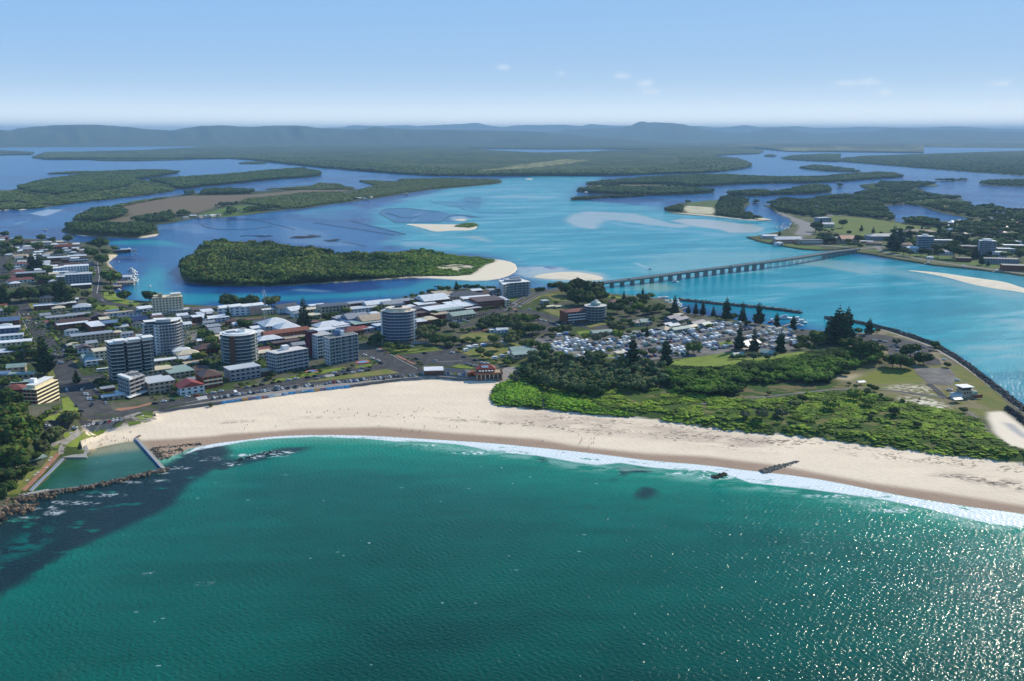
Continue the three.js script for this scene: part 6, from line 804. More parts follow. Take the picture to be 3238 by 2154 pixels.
list('F',[[680,520,16,12,3.6,'hip','tan','green',20],[740,515,13,11,4,'gable','green','tan',20],[1080,470,20,9,3.6,'gable','bluesolar','grey',46],[1180,490,20,9,3.6,'gable','bluesolar','grey',46],[1390,540,22,10,3.8,'gable','bluesolar','grey',46],[1490,555,14,8,3.4,'gable','green','grey',46],[1180,608,24,8,3.4,'gable','green','green',34],[1310,585,14,7,3.4,'gable','cream','cream',34],[1090,570,14,8,3.4,'gable','pale','green',34],[990,605,13,13,3.2,'hip','tan','brown',34],[2020,785,24,15,4.4,'gable','pale','brick',46],[1995,860,13,9,3,'flat','cream','tan',34],[2275,900,12,10,3,'gable','green','green',-40],[450,915,11,8,2.8,'flat','cream','tan',20],[200,650,22,9,3.2,'gable','green','green',20],[1890,930,10,8,2.8,'gable','green','green',20],[360,275,12,9,3.5,'hip','rust','tan',20],[1010,560,12,8,3.4,'gable','pale','cream',34],[1160,445,10,7,3,'flat','cream','tan',34]]);
// small houses and sheds filling the remaining plots
{ const r = rngOf(8181); let n = 0; for (const [poly, step] of [[gp('A',[[0,1000],[1000,960],['C',520,430],['C',1900,420],['D',1000,420],['D',1960,330],['E',900,330],['E',600,600],['D',1650,660],['D',900,820],['C',1500,1150],['C',300,1200],['B',1700,700],['B',600,500],['B',0,600]]), 15],[gp('A',[[0,210],[900,275],[1040,480],[1040,720],[0,760]]), 19]]) for (const [x, z, q] of scatter(poly, step, 8282 + n)) { const w = 9 + 5 * r(), d = 7 + 3 * r(), h = 3.2 + 2.4 * r(), a = r(), b = r(); if (hNear(x, z) < 2 || BUILT.some(p => hypot(p[0] - x, p[1] - z) < p[2] + 8) || LAID.some(l => inside(l, x, z) || distLine(l, x, z, true) < 6)) continue; n++; building('W', x, z, w, d, h, ['hip','gable','skillion','gable'][floor(a * 4)],['white','pale','grey','rust','brown','white','dark','cream'][floor(b * 8)],['brick','white','cream','tan','grey'][floor(q * 5)],'', {}); } }
// ================= landmarks =================
function span(name, a, b, y, w, h, mat, parent, ox = 0, oz = 0) { const l = hypot(b[0] - a[0], b[1] - a[1]); return box(name, (a[0] + b[0]) / 2 - ox, y, (a[1] + b[1]) / 2 - oz, l, h, w, mat, parent, -atan2(b[1] - a[1], b[0] - a[0])); }
// --- surf club ---
{
  const p = at('E',765,1320, TOWN + 4), a = 8 * PI / 180, t = thing('surf_club','red brick surf club with a hipped red roof, solar panels and an upper terrace','clubhouse', p[0], TOWN - .6, p[1], a);
  box('wall',0,2,0,22,5,13, wallMats.brick, t); box('upper_wall',-2.5,6,-2.5,15,3.4,8, wallMats.brick, t); const r = mesh('roof', roofGeo('hip',16,9,3.4), roofMats.red, t); r.position.set(-2.5,7.7,-2.5);
  box('terrace',0,4.6,0,22.6,.25,13.6, wallMats.tan, t); for (let i = 0; i < 6; i++) box('arch',-9 + i * 3.6,2.2,6.6,2.2,3.2,.2, M.dark, t); for (let i = 0; i < 5; i++) box('window',-8.5 + i * 3,6.2,1.56,2.2,1.9,.1, M.glass, t);
  for (let i = 0; i < 4; i++) box('solar_panel',-5.4 + i * 1.5,9.5,.3,1.3,.08,2.4, std(rgb(190,196,206), .3), t).rotation.x = .65; box('parapet',0,5.2,6.7,22.6,.9,.25, wallMats.brick, t); box('parapet',11.2,5.2,0,.25,.9,13.4, wallMats.brick, t); for (let i = 0; i < 5; i++) { const u = mesh('umbrella', new THREE.ConeGeometry(1.2,.6,8), M.white, t); u.position.set(-8 + i * 2.6,7.0,4.2); }
  for (let i = 0; i < 7; i++) box('column',-10.5 + i * 3.5,2.2,6.75,.5,4,.4, M.cream, t);
}
{ // the long beach pavilion
  const p = at('E',330,1290, TOWN + 4), t = thing('beach_pavilion','long low beach pavilion with grey tiled roof and a white roofed end','pavilion', p[0], TOWN - .3, p[1],-17 * PI / 180);
  box('wall',3,1.8,0,22,3.8,8, wallMats.tan, t); const r = mesh('roof', roofGeo('hip',24,9,1.6), roofMats.dark, t); r.position.set(2,3.7,0); box('wall',-17,2.2,3,16,4.4,13, wallMats.brown, t, .4); box('end_roof',-17,4.6,3,16.6,.3,13.6, roofMats.white, t, .4); for (let i = 0; i < 5; i++) box('sign_panel',-4 + i * 3.6,1.9,4.1,2.6,2,.12,[std(rgb(60,84,170), .5), M.cream, std(rgb(196,176,60), .6), M.white, std(rgb(40,90,170), .5)][i], t);
  for (let i = 0; i < 7; i++) box('post',-8 + i * 3.6,1.6,5.2,.25,3.2,.25, M.cream, t); box('wall',15.5,1.8,-.6,4,3.6,9, wallMats.brick, t, -.2);
}
{ // sea wall with the painted mural
  const l = P('O',[['H',1640,160],['H',2000,110],['H',2357,60],[150,207],[300,190],[450,168],[600,147],[780,127],[960,107],[1130,84],[1300,62],[1450,50],[1600,42],[1800,57],[2080,62]],2), t = thing('sea_wall','low sea wall with a painted mural along the back of the beach','wall',0,0,0); const cols = ['3a8fd0','d8dde0','6fb4dc','c99a58','35608f','9fc7dd','c46a4a','4b9ab8','e3dcc4','5577a6'].map(h => hexl(parseInt(h, 16)));
  const mural = cols.map((c, i) => std(0xffffff, .8, { map: scaled(blotch(64, c, cols[(i * 3 + 4) % 10],4,700 + i, cols[(i * 7 + 2) % 10]), 5) }));
  for (let i = 1; i < l.length; i++) { const a = l[i - 1], b = l[i]; span('wall_section', a, b, 2.55,.5,3.3, i < 3 || i > 8 ? M.darkConcrete : M.concrete, t); }
  let c = 0; for (let i = 3; i <= 8; i++) { const a = l[i - 1], b = l[i], L = hypot(b[0] - a[0], b[1] - a[1]), n = max(1, Math.round(L / 5)); const nx = -(b[1] - a[1]) / L, nz = (b[0] - a[0]) / L; for (let k = 0; k < n; k++) { if (i === 6 && k > n - 2) continue; const f0 = k / n, f1 = (k + .97) / n; const A = [lerp(a[0], b[0], f0) + nx * .32, lerp(a[1], b[1], f0) + nz * .32], B = [lerp(a[0], b[0], f1) + nx * .32, lerp(a[1], b[1], f1) + nz * .32]; span('mural_panel', A, B, 2.95,.1,2.3, i === 8 || i < 4 ? mural[(c % 2) * 2] : mural[c % 10], t); c++; } }
}
{ // retaining wall of the baths lawn
  const l = backLine.slice(0,8), t = thing('retaining_wall','low dark retaining wall round the lawns above the baths beach','wall',0,0,0); for (let i = 1; i < l.length; i++) span('wall_section', l[i - 1], l[i],1.9,.5,2.9, M.darkConcrete, t);
}
{ // lookout and rescue station on the headland
  const p = g('G',1850,835), t = thing('rescue_station','two storey lookout station with a white flat roof and glazed cabin on the headland','lookout', p[0], hNear(p[0], p[1]) - .2, p[1],12 * PI / 180);
  box('wall',0,3,0,8,6.4,8, wallMats.tan, t); box('lookout_windows',0,7.5,0,7,1.8,7, M.glass, t); box('roof',0,8.7,0,10.5,.5,9.5, M.white, t); box('wing',-7,1.6,1,7,3.4,6, M.white, t); box('wing_roof',-7,3.4,1,7.6,.25,6.6, wallMats.pale, t);
  const v = mesh('boat_shed', (() => { const q = new THREE.CylinderGeometry(5,5,10,14,1, false, 0, PI); q.rotateZ(PI / 2); q.rotateX(-PI / 2); return q; })(), roofMats.green, t); v.position.set(8,.6,0); v.scale.set(1,.95,1); v.rotation.y = PI / 2; box('wall',8,1.2,4.9,9.6,2.6,.3, wallMats.brick, t); for (let i = 0; i < 3; i++) box('window',-2.4 + i * 2.4,4.4,4.04,1.4,1.2,.1, M.glass, t); box('mast',2,11,-2,.12,5,.12, M.steel, t);
}
for (const [x, y, w, lab] of [[985,735,6,'open picnic shelter with a pale roof by the headland track'],[1790,880,6.5,'open picnic shelter with a grey roof in front of the lookout station']]) { const p = g('G', x, y), t = thing('picnic_shelter', lab, 'shelter', p[0], hNear(p[0], p[1]), p[1],.3); for (const sx of [-1,1]) for (const sz of [-1,1]) box('post', sx * w * .4,1.3, sz * 1.6,.16,2.6,.16, M.timber, t); mesh('roof', roofGeo('gable', w, 4.4,.9), roofMats.pale, t).position.y = 2.6; box('table',0,.75,0,2,.08,.8, M.timber, t); box('bench',0,.45,.8,2,.06,.3, M.timber, t); }
// --- lattice mast in the town ---
{
  const p = g('C',1535,650), t = thing('radio_mast','tall grey lattice radio mast with dish and antennas in the town','mast', p[0], TOWN, p[1],.5), Hm = 43, legs = []; const q = [];
  for (let i = 0; i < 3; i++) { const a = i * 2 * PI / 3, b = (i + 1) * 2 * PI / 3, r0 = 1.8, r1 = .7; const l = limb([cos(a) * r0,0, sin(a) * r0],[cos(a) * r1, Hm, sin(a) * r1],.1,.08,[1,1,1]); mesh('leg', l, M.steel, t); for (let k = 0; k < 14; k++) { const f = k / 14, f2 = (k + 1) / 14, ra = lerp(r0, r1, f), rb = lerp(r0, r1, f2); q.push(limb([cos(a) * ra, Hm * f, sin(a) * ra],[cos(b) * rb, Hm * f2, sin(b) * rb],.05,.05,[1,1,1])); } }
  mesh('bracing', joined(q), M.steel, t); for (let i = 0; i < 9; i++) box('antenna', cos(i * .7) * 1.5, Hm - 6 + (i % 3) * 2.2, sin(i * .7) * 1.5,.35,2,.25, M.white, t); box('spike',0, Hm + 2,0,.12,5,.12, M.steel, t); const d = mesh('dish', new THREE.SphereGeometry(.9,12,6,0,2 * PI, 0, PI / 2), M.white, t); d.position.set(1.6, Hm * .62,.8); d.rotation.x = PI / 2;
}
// --- street lights and poles ---
for (const [k, x, y, h, lab] of [['B',1410,1235,9,'curved street lamp beside the cafe awning'],['C',440,1185,9,'street lamp beside the green roofed hall'],['D',1215,965,10,'street lamp at the corner below the oval tower'],['D',1312,1205,11,'tall lamp pole by the grass median'],['D',1030,840,12,'timber power pole on the cross street'],['E',1612,640,13,'tall power pole on the dry lawn near the brick block'],['B',1180,850,12,'power pole at the crossing by the small pine'],['D',1165,330,12,'pole standing on the lake front behind the white gables'],['D',1325,340,14,'taller pole standing on the lake front'],['B',1150,880,10,'yellowish lamp post at the crossing']]) { const p = g(k, x, y), t = thing('street_lamp', lab, 'lamp post', p[0], hNear(p[0], p[1]), p[1],.6); mesh('pole', new THREE.CylinderGeometry(.1,.16, h, 6), M.steel, t).position.y = h / 2; box('arm',.9, h, 0,2,.1,.1, M.steel, t); box('lamp_head',1.8, h - .05,0,.7,.14,.3, M.dark, t); }
// --- ocean baths ---
const bathsPoly = P('H',[[300,1000],[670,640],[915,630],[930,560],[1250,470],[1460,435],[1730,750],[1500,803],[1130,893],[660,968],[520,980]],.1);
{
  const pm = new GroundMap(512,512,...(() => { const b = boxOf(bathsPoly, 4); return [b[0], b[1], b[2], b[3]]; })(), [.014,.09,.044]);
  pm.each((x, z, c, o) => { const n = fbm(x / 10, z / 8,3,801); for (let k = 0; k < 3; k++) c[o + k] *= .75 + .5 * n; });
  pm.fill(P('H',[[880,590],[930,545],[1250,470],[1470,420],[1560,540],[1350,570],[1100,600],[930,620]],.1), rgb(170,164,124).map(v => v * .8), 5, null, .9); pm.fill(P('H',[[900,640],[1500,560],[1600,600],[1200,680],[900,680]],.1), [.05,.17,.12],7, null, .8);
  const q = sheetGeo(bathsPoly, .14,20); const u = new Float32Array(q.attributes.position.count * 2); for (let i = 0; i < u.length / 2; i++) u.set([q.attributes.position.getX(i), -q.attributes.position.getZ(i)], i * 2); q.setAttribute('uv1', new THREE.BufferAttribute(u, 2)); pm.uv(q); const m = waterMat(pm.texture(), 60,.12,.25,0); m.bumpMap = null; structure('baths_water', q, m, 'still green water of the ocean baths');
  const W = (x, y) => at('H', x, y, .9), t = thing('baths_wall','concrete ocean baths wall with blue painted inner faces and a rock built seaward side','wall',0,0,0);
  span('side_wall', W(668,640), W(318,985), .4,1.6,1.3, M.concrete, t); span('blue_face', at('H',674,645,.7), at('H',326,986,.7), .62,.5,.95, M.blueStripe, t); span('side_wall', W(1452,425), W(1742,752), .55,2.2,1.5, M.concrete, t); span('blue_face', at('H',1446,440,.9), at('H',1722,752,.9), .75,.5,1.05, M.blueStripe, t);
  const sw = [[190,1050],[320,985],[520,972]].map(p => W(...p)); span('seaward_wall', W(200,1035), W(520,975), .35,3.4,1.5, M.concrete, t); const rr = P('H',[[500,985],[660,972],[900,940],[1130,900],[1400,835],[1600,785],[1745,752]],.6); for (let i = 1; i < rr.length; i++) span('seaward_wall', rr[i - 1], rr[i],.2,2.6,1.5, M.darkConcrete, t);
  const deck = P('H',[[640,590],[690,545],[880,530],[930,560],[915,628],[668,628]],1); mesh('deck', prism(deck, -.5,1.05), M.concrete, t); for (let i = 0; i < 6; i++) { const a = at('H',690 + i * 42,622,1), b = at('H',720 + i * 42,621,1); span('deck_fascia', a, b, .6,.3,.7, M.white, t); }
  span('steps', at('H',905,500,1), at('H',935,580,.8), .6,2,.7, M.concrete, t);
  for (const [x, y, s] of [[485,1005,2],[632,998,2.4]]) { const p = at('H', x, y, .5); const m2 = mesh('buttress', new THREE.ConeGeometry(s, 3.2,5), M.darkConcrete, t); m2.position.set(p[0],.6, p[1]); }
  // rocks
  const R = (l, n, w, s) => alongLine(P('H', l, 0), n, w, s).map(p => [p[0],.3 - abs(p[2]) * .12 + .3, p[1]]);
  const br = [.16,.12,.085]; tag(rocks('shore_rocks', R([[560,1010],[900,960],[1150,915],[1400,850],[1600,800],[1780,770]],.5,3.2,901), 1.0, br, null, 901), 'brown boulders piled along the seaward wall of the baths','rocks');
  tag(rocks('shore_rocks',[...R([[-60,1150],[200,1075],[420,1055],[600,1040]],.5,5,903), ...R([[-100,1230],[120,1190],[350,1180]],.4,10,904), ...R([[-100,1320],[60,1290]],.5,8,905)],1.4,[.17,.12,.08], null, 903), 'orange brown rock shelf below the baths','rocks');
  tag(rocks('shore_rocks',[...R([[1600,545],[1700,600],[1760,650]],.3,7,906), ...R([[1620,540],[1850,520],[2050,500],[2150,490]],.35,4,907), ...R([[1640,600],[1850,570],[1950,545]],.35,6,908)],.6,[.12,.105,.08], null, 907), 'grey rubble spit between the baths and the open beach','rocks');
  // shelter and furniture
  const p = g('H',350,690), s = thing('picnic_shelter','long open shelter with a pale green roof beside the baths','shelter', p[0], hNear(p[0], p[1]) - .2, p[1],52 * PI / 180); for (const sx of [-1,0,1]) for (const sz of [-1,1]) box('post', sx * 6,1.4, sz * 1.9,.2,2.8,.2, M.timber, s); mesh('roof', roofGeo('skillion',15,5,.5), roofMats.green, s).position.y = 2.8; box('back_wall',0,1.3,-2,13,2.6,.2, wallMats.dark, s);
  for (const [x, y] of [[530,670],[495,750],[405,800],[375,825],[290,885],[545,640],[110,970],[70,1025],[755,380],[1520,195]]) { const b = g('H', x, y), c = thing('bench','pale bench on the baths lawn','bench', b[0], hNear(b[0], b[1]) + .15, b[1],.9,'benches on the baths lawn'); box('seat',0,.45,0,1.9,.08,.5, M.white, c); box('backrest',0,.75,-.25,1.9,.4,.06, M.white, c); for (const q2 of [-.7,.7]) box('leg', q2,.22,0,.08,.44,.4, M.concrete, c); }
  const k = g('H',370,440), hut = thing('kiosk','small white hut under the trees behind the baths','hut', k[0], hNear(k[0], k[1]), k[1],.5); box('wall',0,1.5,0,3.4,3,3, M.white, hut); mesh('roof', roofGeo('gable',3.6,3.2,.8), roofMats.pale, hut).position.y = 3; box('door',0,1,1.52,1,2,.08, M.dark, hut);
  const gt = g('H',1470,420), st = thing('beach_stairs','dark timber stairs at the beach end of the baths wall','stairs', gt[0],.6, gt[1],.9); for (let i = 0; i < 7; i++) box('step',-2 + i * .6,.25 + i * .16,0,.6,.12,2.2, M.timber, st); for (const z of [-1,1]) box('rail',-.2,1.6, z * 1.1,4.2,.08,.08, M.dark, st);
}
// --- bridge ---
{
  const D = [[175,492,7],[260,482,7],[600,440,8],[1000,388,9],[1300,350,9.5],[1700,298,10],[1900,267,10],[2060,241,9],[2160,229,7.5],[2265,217,5.5]].map(([x, y, h]) => { const p = at('N', x, y, h); return new THREE.Vector3(p[0], h, p[1]); });
  const cv = new THREE.CatmullRomCurve3(D), L = cv.getLength(), n = 60, t = thing('road_bridge','long low concrete road bridge on rows of piers across the channel','bridge',0,0,0); const W = 10; const pts = cv.getSpacedPoints(n);
  const strip = (o0, o1, y0, y1) => { const pos = []; const ring = p => { const i = pts.indexOf(p), a = pts[max(0, i - 1)], b = pts[min(n, i + 1)], dx = b.x - a.x, dz = b.z - a.z, l = hypot(dx, dz), q = (o, y) => [p.x - dz / l * o, p.y + y, p.z + dx / l * o]; return [q(o0, y1), q(o1, y1), q(o1, y0), q(o0, y0)]; }; for (let i = 0; i < n; i++) { const A = ring(pts[i]), B = ring(pts[i + 1]); for (let k = 0; k < 4; k++) { const m = (k + 1) % 4; pos.push(...A[k],...B[k],...A[m],...A[m],...B[k],...B[m]); } } const q = new THREE.BufferGeometry(); q.setAttribute('position', new THREE.Float32BufferAttribute(pos, 3)); q.computeVertexNormals(); q.setAttribute('uv', new THREE.Float32BufferAttribute(new Float32Array(pos.length / 3 * 2), 2)); return q; };
  mesh('deck', strip(-W / 2, W / 2,-.5,0), std([.3,.29,.28],.85), t); mesh('roadway', strip(-3.6,3.6,.01,.06), std([.17,.165,.165],.9), t); for (const s of [-1,1]) { mesh('girder', strip(s * 3.8 - .5, s * 3.8 + .5,-1.9,-.5), M.darkConcrete, t); mesh('parapet', strip(s * (W / 2 - .2) - .15, s * (W / 2 - .2) + .15,0,1), M.concrete, t); } mesh('footpath', strip(-W / 2 + .4,-3.65,.01,.18), std([.42,.4,.38],.9), t);
  const np = 36; for (let i = 1; i < np; i++) { const u = i / np, p = cv.getPointAt(u), d = cv.getTangentAt(u), a = -atan2(d.z, d.x); if (u > .53 && u < .8) { box('pier_cap', p.x, p.y - 2.2, p.z, 1.2,.8, W - 1, M.concrete, t, a); for (let k = 0; k < 4; k++) { const c = mesh('column', new THREE.CylinderGeometry(.4,.4, p.y - 1.4,7), M.concrete, t), o = -3.4 + k * 2.25; c.position.set(p.x - d.z * o, (p.y - 2.6) / 2 - .6, p.z + d.x * o); } } else box('pier', p.x, (p.y - 1.9) / 2 - .6, p.z, 1.5, p.y - 1.5, W - 1.6, M.concrete, t, a); }
  for (let i = 1; i < 13; i++) { const u = i / 13, p = cv.getPointAt(u), d = cv.getTangentAt(u); box('lamp_pole', p.x - d.z * 4.9, p.y + 4, p.z + d.x * 4.9,.14,8,.14, M.steel, t); }
  for (const [u, c, o] of [[.1,'k',1.8],[.34,'w',-1.8],[.42,'s',-1.8],[.5,'w',1.8],[.06,'w',-1.8]]) { const p = cv.getPointAt(u), d = cv.getTangentAt(u), q = thing('moving_car', `${CARC[c][0]} car crossing the ${u < .08 ? 'near end of the bridge' : u < .2 ? 'bridge near its town end' : u > .45 ? 'middle of the bridge' : 'bridge towards the far bank'}`, 'car', p.x - d.z * o, p.y + .07, p.z + d.x * o, -atan2(d.z, d.x)); mesh('body', carBody, carProto[c], q); mesh('windows', carCabin, M.glass, q); mesh('car_roof', carRoof, carProto[c], q); for (const sx of [-1.35,1.35]) for (const sz of [-.8,.8]) mesh('wheel', wheelGeo, M.tyre, q).position.set(sx, .33, sz); }
}
{ // raised approach to the bridge
  const line = [[1110,480,4.3],[1200,425,4.6],[1300,372,5.2],[1400,338,5.8],[1500,315,6.3],[1600,298,6.8]].map(([x, y, h]) => [...at('E', x, y, h), h]); line.push([...at('N',178,491,7), 7]); const V = (w, y) => { const L = ribbonPoly(line.map(p => [p[0], p[1]]), w), n = line.length; return line.map((p, i) => [[L[i][0], y ?? p[2], L[i][1]],[L[2 * n - 1 - i][0], y ?? p[2], L[2 * n - 1 - i][1]]]); }; const surf = (A, B, a, b) => { const o = []; for (let i = 0; i + 1 < A.length; i++) o.push(...A[i][a],...A[i + 1][a],...B[i][b],...B[i][b],...A[i + 1][a],...B[i + 1][b]); const q = new THREE.BufferGeometry(); q.setAttribute('position', new THREE.Float32BufferAttribute(o, 3)); const uv = []; for (let i = 0; i < o.length; i += 3) uv.push(o[i], o[i + 2]); q.setAttribute('uv', new THREE.Float32BufferAttribute(uv, 2)); q.computeVertexNormals(); return q; };
  const T = V(19), F0 = V(34,.6); structure('bridge_approach', surf(T, T, 0,1), M.asphalt); structure('embankment', mergeGeometries([surf(T, F0,0,0), surf(T, F0,1,1)]), M.dryLawn); const c = V(1.2).map(p => p.map(v => [v[0], v[1] + .08, v[2]])); structure('median', surf(c, c, 0,1), M.dryLawn); for (const s of [.18,.82]) { const k = T.map(p => [0,1,2].map(j => lerp(p[0][j], p[1][j], s) + (j === 1 ? .05 : 0))); const k2 = T.map(p => [0,1,2].map(j => lerp(p[0][j], p[1][j], s + .02) + (j === 1 ? .05 : 0))); structure('road_marking', surf(k.map(v => [v]), k2.map(v => [v]), 0,0), M.line); }
}
// --- rock walls ---
function breakwall(label, line, w, h, tone, seed, path) { const t = thing('breakwall', label, 'breakwall',0,0,0); const r = alongLine(line, .32, w, seed).map(p => [p[0], h * (1 - abs(p[2]) / w) - .1, p[1]]); rocks('rocks', r, .95, tone, t, seed); const core = ribbonPoly(line, w * .9); mesh('core', prism(core, -1, h * .62), M.darkConcrete, t); if (path) mesh('path', prism(ribbonPoly(line, w * .45), h * .62, h + .25), M.paving, t); }
const RK = [.12,.105,.09];
breakwall('dark rock breakwall sheltering the boat harbour', P('N',[[860,618],[1000,634],[1200,655],[1400,672],[1600,692],[1750,712],[1822,724]]), 6,2.4, RK, 911, true);
breakwall('short rock groyne beside the tall pines', P('G',[[682,178],[760,184],[880,200],[1000,224],[1110,250]]), 5,2.2, RK, 913, false);
breakwall('long rock training wall along the channel edge of the headland', P('G',[[1110,250],[1250,284],[1400,330],[1600,400],[1700,460],[1800,522],[1940,622],[2050,710],[2200,830],[2357,950],[2700,1220]]), 5.5,2.6, RK, 915, false);
breakwall('black boulder bank above the sandy cove', P('G',[[2215,940],[2300,1010],[2400,1090],[2600,1250]],2), 7,4.4,[.05,.048,.05],917, false);
tag(rocks('shore_rocks', alongLine(P('M',[['G',160,1465],['G',300,1425],['G',470,1385]],.5), .05,3,919).map(p => [p[0],.3 + .5 * (1 - abs(p[2]) / 3), p[1]]), .6,[.24,.21,.17], null, 919), 'low bar of grey rocks running down the beach into the surf','rocks');
tag(rocks('shore_rocks', alongLine(P('M',[[1850,920],[1900,905],[1950,900]]), .3,2.2,921).map(p => [p[0],.4, p[1]]), 1.1,[.11,.085,.05], null, 921), 'single brown rock awash in the surf','rocks');
tag(rocks('shore_rocks', alongLine(P('O',[[110,650],[300,605],[450,575]]), 1.4,2,923).map(p => [p[0],-.25, p[1]]), .8,[.035,.035,.035], null, 923), 'dark reef rocks breaking the water off the rubble spit','rocks');
{ const l = P('I',[[35,560],[130,595],[280,625],[480,660],[620,670],[760,666],[950,655]]); breakwall('low stone revetment on the far bank left of the bridge', l, 3,1.2, RK, 925, false); breakwall('low stone revetment on the far bank right of the bridge', P('I',[[955,690],[1100,710],[1350,755],[1600,795],[1900,825],[2200,860],[2357,885],[2800,960]]), 3,1.2, RK, 927, false); }
const leaseMat = std([.1,.09,.08],.9);
// --- jetties, wharves and oyster leases ---
function jetty(label, k, a, b, w, deckH = 1.3, stub = 0) { const A = at(k, ...a, deckH), B = at(k, ...b, deckH), t = thing('jetty', label, 'jetty', A[0],0, A[1]), L = hypot(B[0] - A[0], B[1] - A[1]); span('deck', A, B, deckH, w, .25, std([.3,.27,.23],.9), t, A[0], A[1]); const n = max(2, Math.round(L / 5)); for (let i = 0; i <= n; i++) for (const s of [-1,1]) { const f = i / n, x = lerp(A[0], B[0], f) - A[0] - (B[1] - A[1]) / L * s * w / 2, z = lerp(A[1], B[1], f) - A[1] + (B[0] - A[0]) / L * s * w / 2; mesh('pile', pileGeo, M.timber, t).position.set(x, deckH / 2, z); } return t; }
const pileGeo = new THREE.CylinderGeometry(.17,.17,4,6);
jetty('slim timber jetty left of the harbour beach','A',[1300,420],[1540,418],2.2); jetty('boat shed jetty running out past the houseboats','A',[1330,345],[1560,340],4); jetty('marina jetty packed with moored cruisers','A',[1390,620],[1550,600],3); jetty('lower marina jetty with large white boats','A',[1350,715],[1560,700],3); jetty('middle marina jetty between the cruisers','A',[1370,670],[1550,650],2.5);
jetty('pale marina pontoon inside the breakwall','G',[330,245],[510,190],3,.6); jetty('timber fishing wharf at the root of the breakwall','F',[1190,268],[1305,272],4); jetty('low jetty along the reserve shore beside the bridge','F',[270,195],[640,218],2.4); jetty('short ramp jetty in the boat harbour','F',[1200,385],[1260,360],3,.6);
for (const [lab, k, pts] of [['long triangular oyster lease of dark rails on the weed flat','K',[[215,788],[500,830],[820,880],[905,875],[490,775]]],['six sided oyster lease of dark rails in mid lagoon','K',[[705,715],[745,685],[900,679],[1150,706]]],['front rails of the mid lagoon oyster lease','K',[[705,716],[830,790],[1160,784],[1250,722],[1460,748]]],['inner rails of the mid lagoon oyster lease','K',[[760,718],[800,725],[860,748],[1000,745]]],['slanting oyster rails north of the sand bar','K',[[1085,620],[1110,640],[1300,672],[1350,695]]],['wavering oyster rails beyond the sand bar','K',[[1420,712],[1550,716],[1750,715]]],['small fenced oyster pen on the pale shoal','K',[[1350,596],[1465,598],[1450,640],[1350,630],[1350,596]]],['oyster rails close to the wooded island','K',[[430,930],[520,945],[610,964]]],['faint oyster rails by the marsh island shore','J',[[1500,800],[1530,820],[1640,840],[1900,835],[2030,812]]],['short oyster rails left of the triangular lease','J',[[1680,768],[1720,805]]],['upper oyster rails off the marsh island houses','J',[[1700,768],[1840,760],[1990,785],[2200,840]]],['curved oyster rails in the right hand channel','I',[[1675,160],[1720,148],[1800,138]]]]) {
  const l = P(k, pts), t = thing('oyster_lease', lab, 'oyster lease', l[0][0],0, l[0][1]); for (let i = 1; i < l.length; i++) { span('rail', l[i - 1], l[i],.35,.9,.4, leaseMat, t, l[0][0], l[0][1]); }
}
for (const [k, x0, y0, x1, y1, n, s] of [['K',60,880,260,905,14,3],['K',320,905,380,930,7,4],['J',2170,890,2350,905,12,5],['J',1820,885,1990,890,8,6]]) { const r = rngOf(s); for (let i = 0; i < n; i++) { const p = at(k, lerp(x0, x1, r()), lerp(y0, y1, r())); const t = thing('oyster_raft','dark floating oyster raft on the shallow flat','raft', p[0],0, p[1],.3 + r() * .4,'oyster rafts on the shallow flat'); box('deck',0,.3,0,12 + 12 * r(), .5,2.5, std([.07,.06,.055],.9), t); for (const q of [-3,3]) box('float', q, .1,0,1.2,.5,3, M.dark, t); } }
// --- sand bars standing out of the lagoon ---
const barMat = std(rgb(224,212,190), .95, { map: scaled(blotch(256,[.85,.85,.85],[1,1,1],5,931), 40) });
for (const l of [P('K',[[885,797],[1000,798],[1250,802],[1400,800],[1445,820],[1405,846],[1250,846],[1120,858],[1060,838],[960,812]]), P('E',[[1310,140],[1400,112],[1500,96],[1650,82],[1800,78],[1950,92],[2090,118],[2200,150],[2160,185],[1900,182],[1700,176],[1400,160]]), P('I',[[1350,834],[1500,842],[1700,862],[2000,907],[2200,932],[2357,987],[2700,1080],[2700,1110],[2357,1022],[2100,990],[1900,950],[1700,892],[1500,855]]), P('K',[[1255,765],[1320,758],[1370,768],[1320,777]]), P('K',[[1785,460],[1830,458],[1860,463],[1820,468]])]) { const s = smooth(l, 2), b = s; const q = sheetGeo(s, (x, z) => .12 + .55 * sstep(0,14, distLine(s, x, z, true)), 14); structure('sand_bar', q, barMat); }
mass('bar_scrub','low green scrub on the lagoon sand bar','scrub', shrubGeo[0], scatter(P('K',[[1265,820],[1330,798],[1410,795],[1440,812],[1380,828]]), 3.2,941), () => .5, (x, z, q) => [2.4 + 1.5 * q, 1.6 + 1.6 * q], mixTone([.05,.08,.02],[.09,.12,.035],943));
// ================= single trees and the massed scrub of the coast =================
const TLAB = { dark: 'dark spreading broadleaf tree', mid: 'green broadleaf tree', olive: 'olive green casuarina tree', bright: 'bright green leafy tree', grey: 'grey green coastal tree', deep: 'deep green fig tree' };
const TNAME = { dark: 'broadleaf_tree', mid: 'leafy_tree', olive: 'casuarina_tree', bright: 'leafy_tree', grey: 'coastal_tree', deep: 'fig_tree' };
let tn = 0;
function tree(k, x, y, rpx, tone) {
  const s = ZONE[k][2]; let lift = 5, p, rad = 4; for (let i = 0; i < 3; i++) { p = g(k, x, y, lift); rad = rpx * s * hypot(p[0], p[1], EYE) / FOCAL; lift = rad * .85 + .4; }
  const high = rad * 1.5 + .5, i = tn++; const nm = `${rad < 2.4 ? 'small ' : rad > 7.5 ? 'large ' : ''}${TLAB[tone]} ${near(p[0], p[1])}`; return treeGroup(TNAME[tone], crowns[tone][i % 3], nm, 'tree', p[0], hNear(p[0], p[1]) - .15, p[1], rad, high, nm, i * 1.1);
}
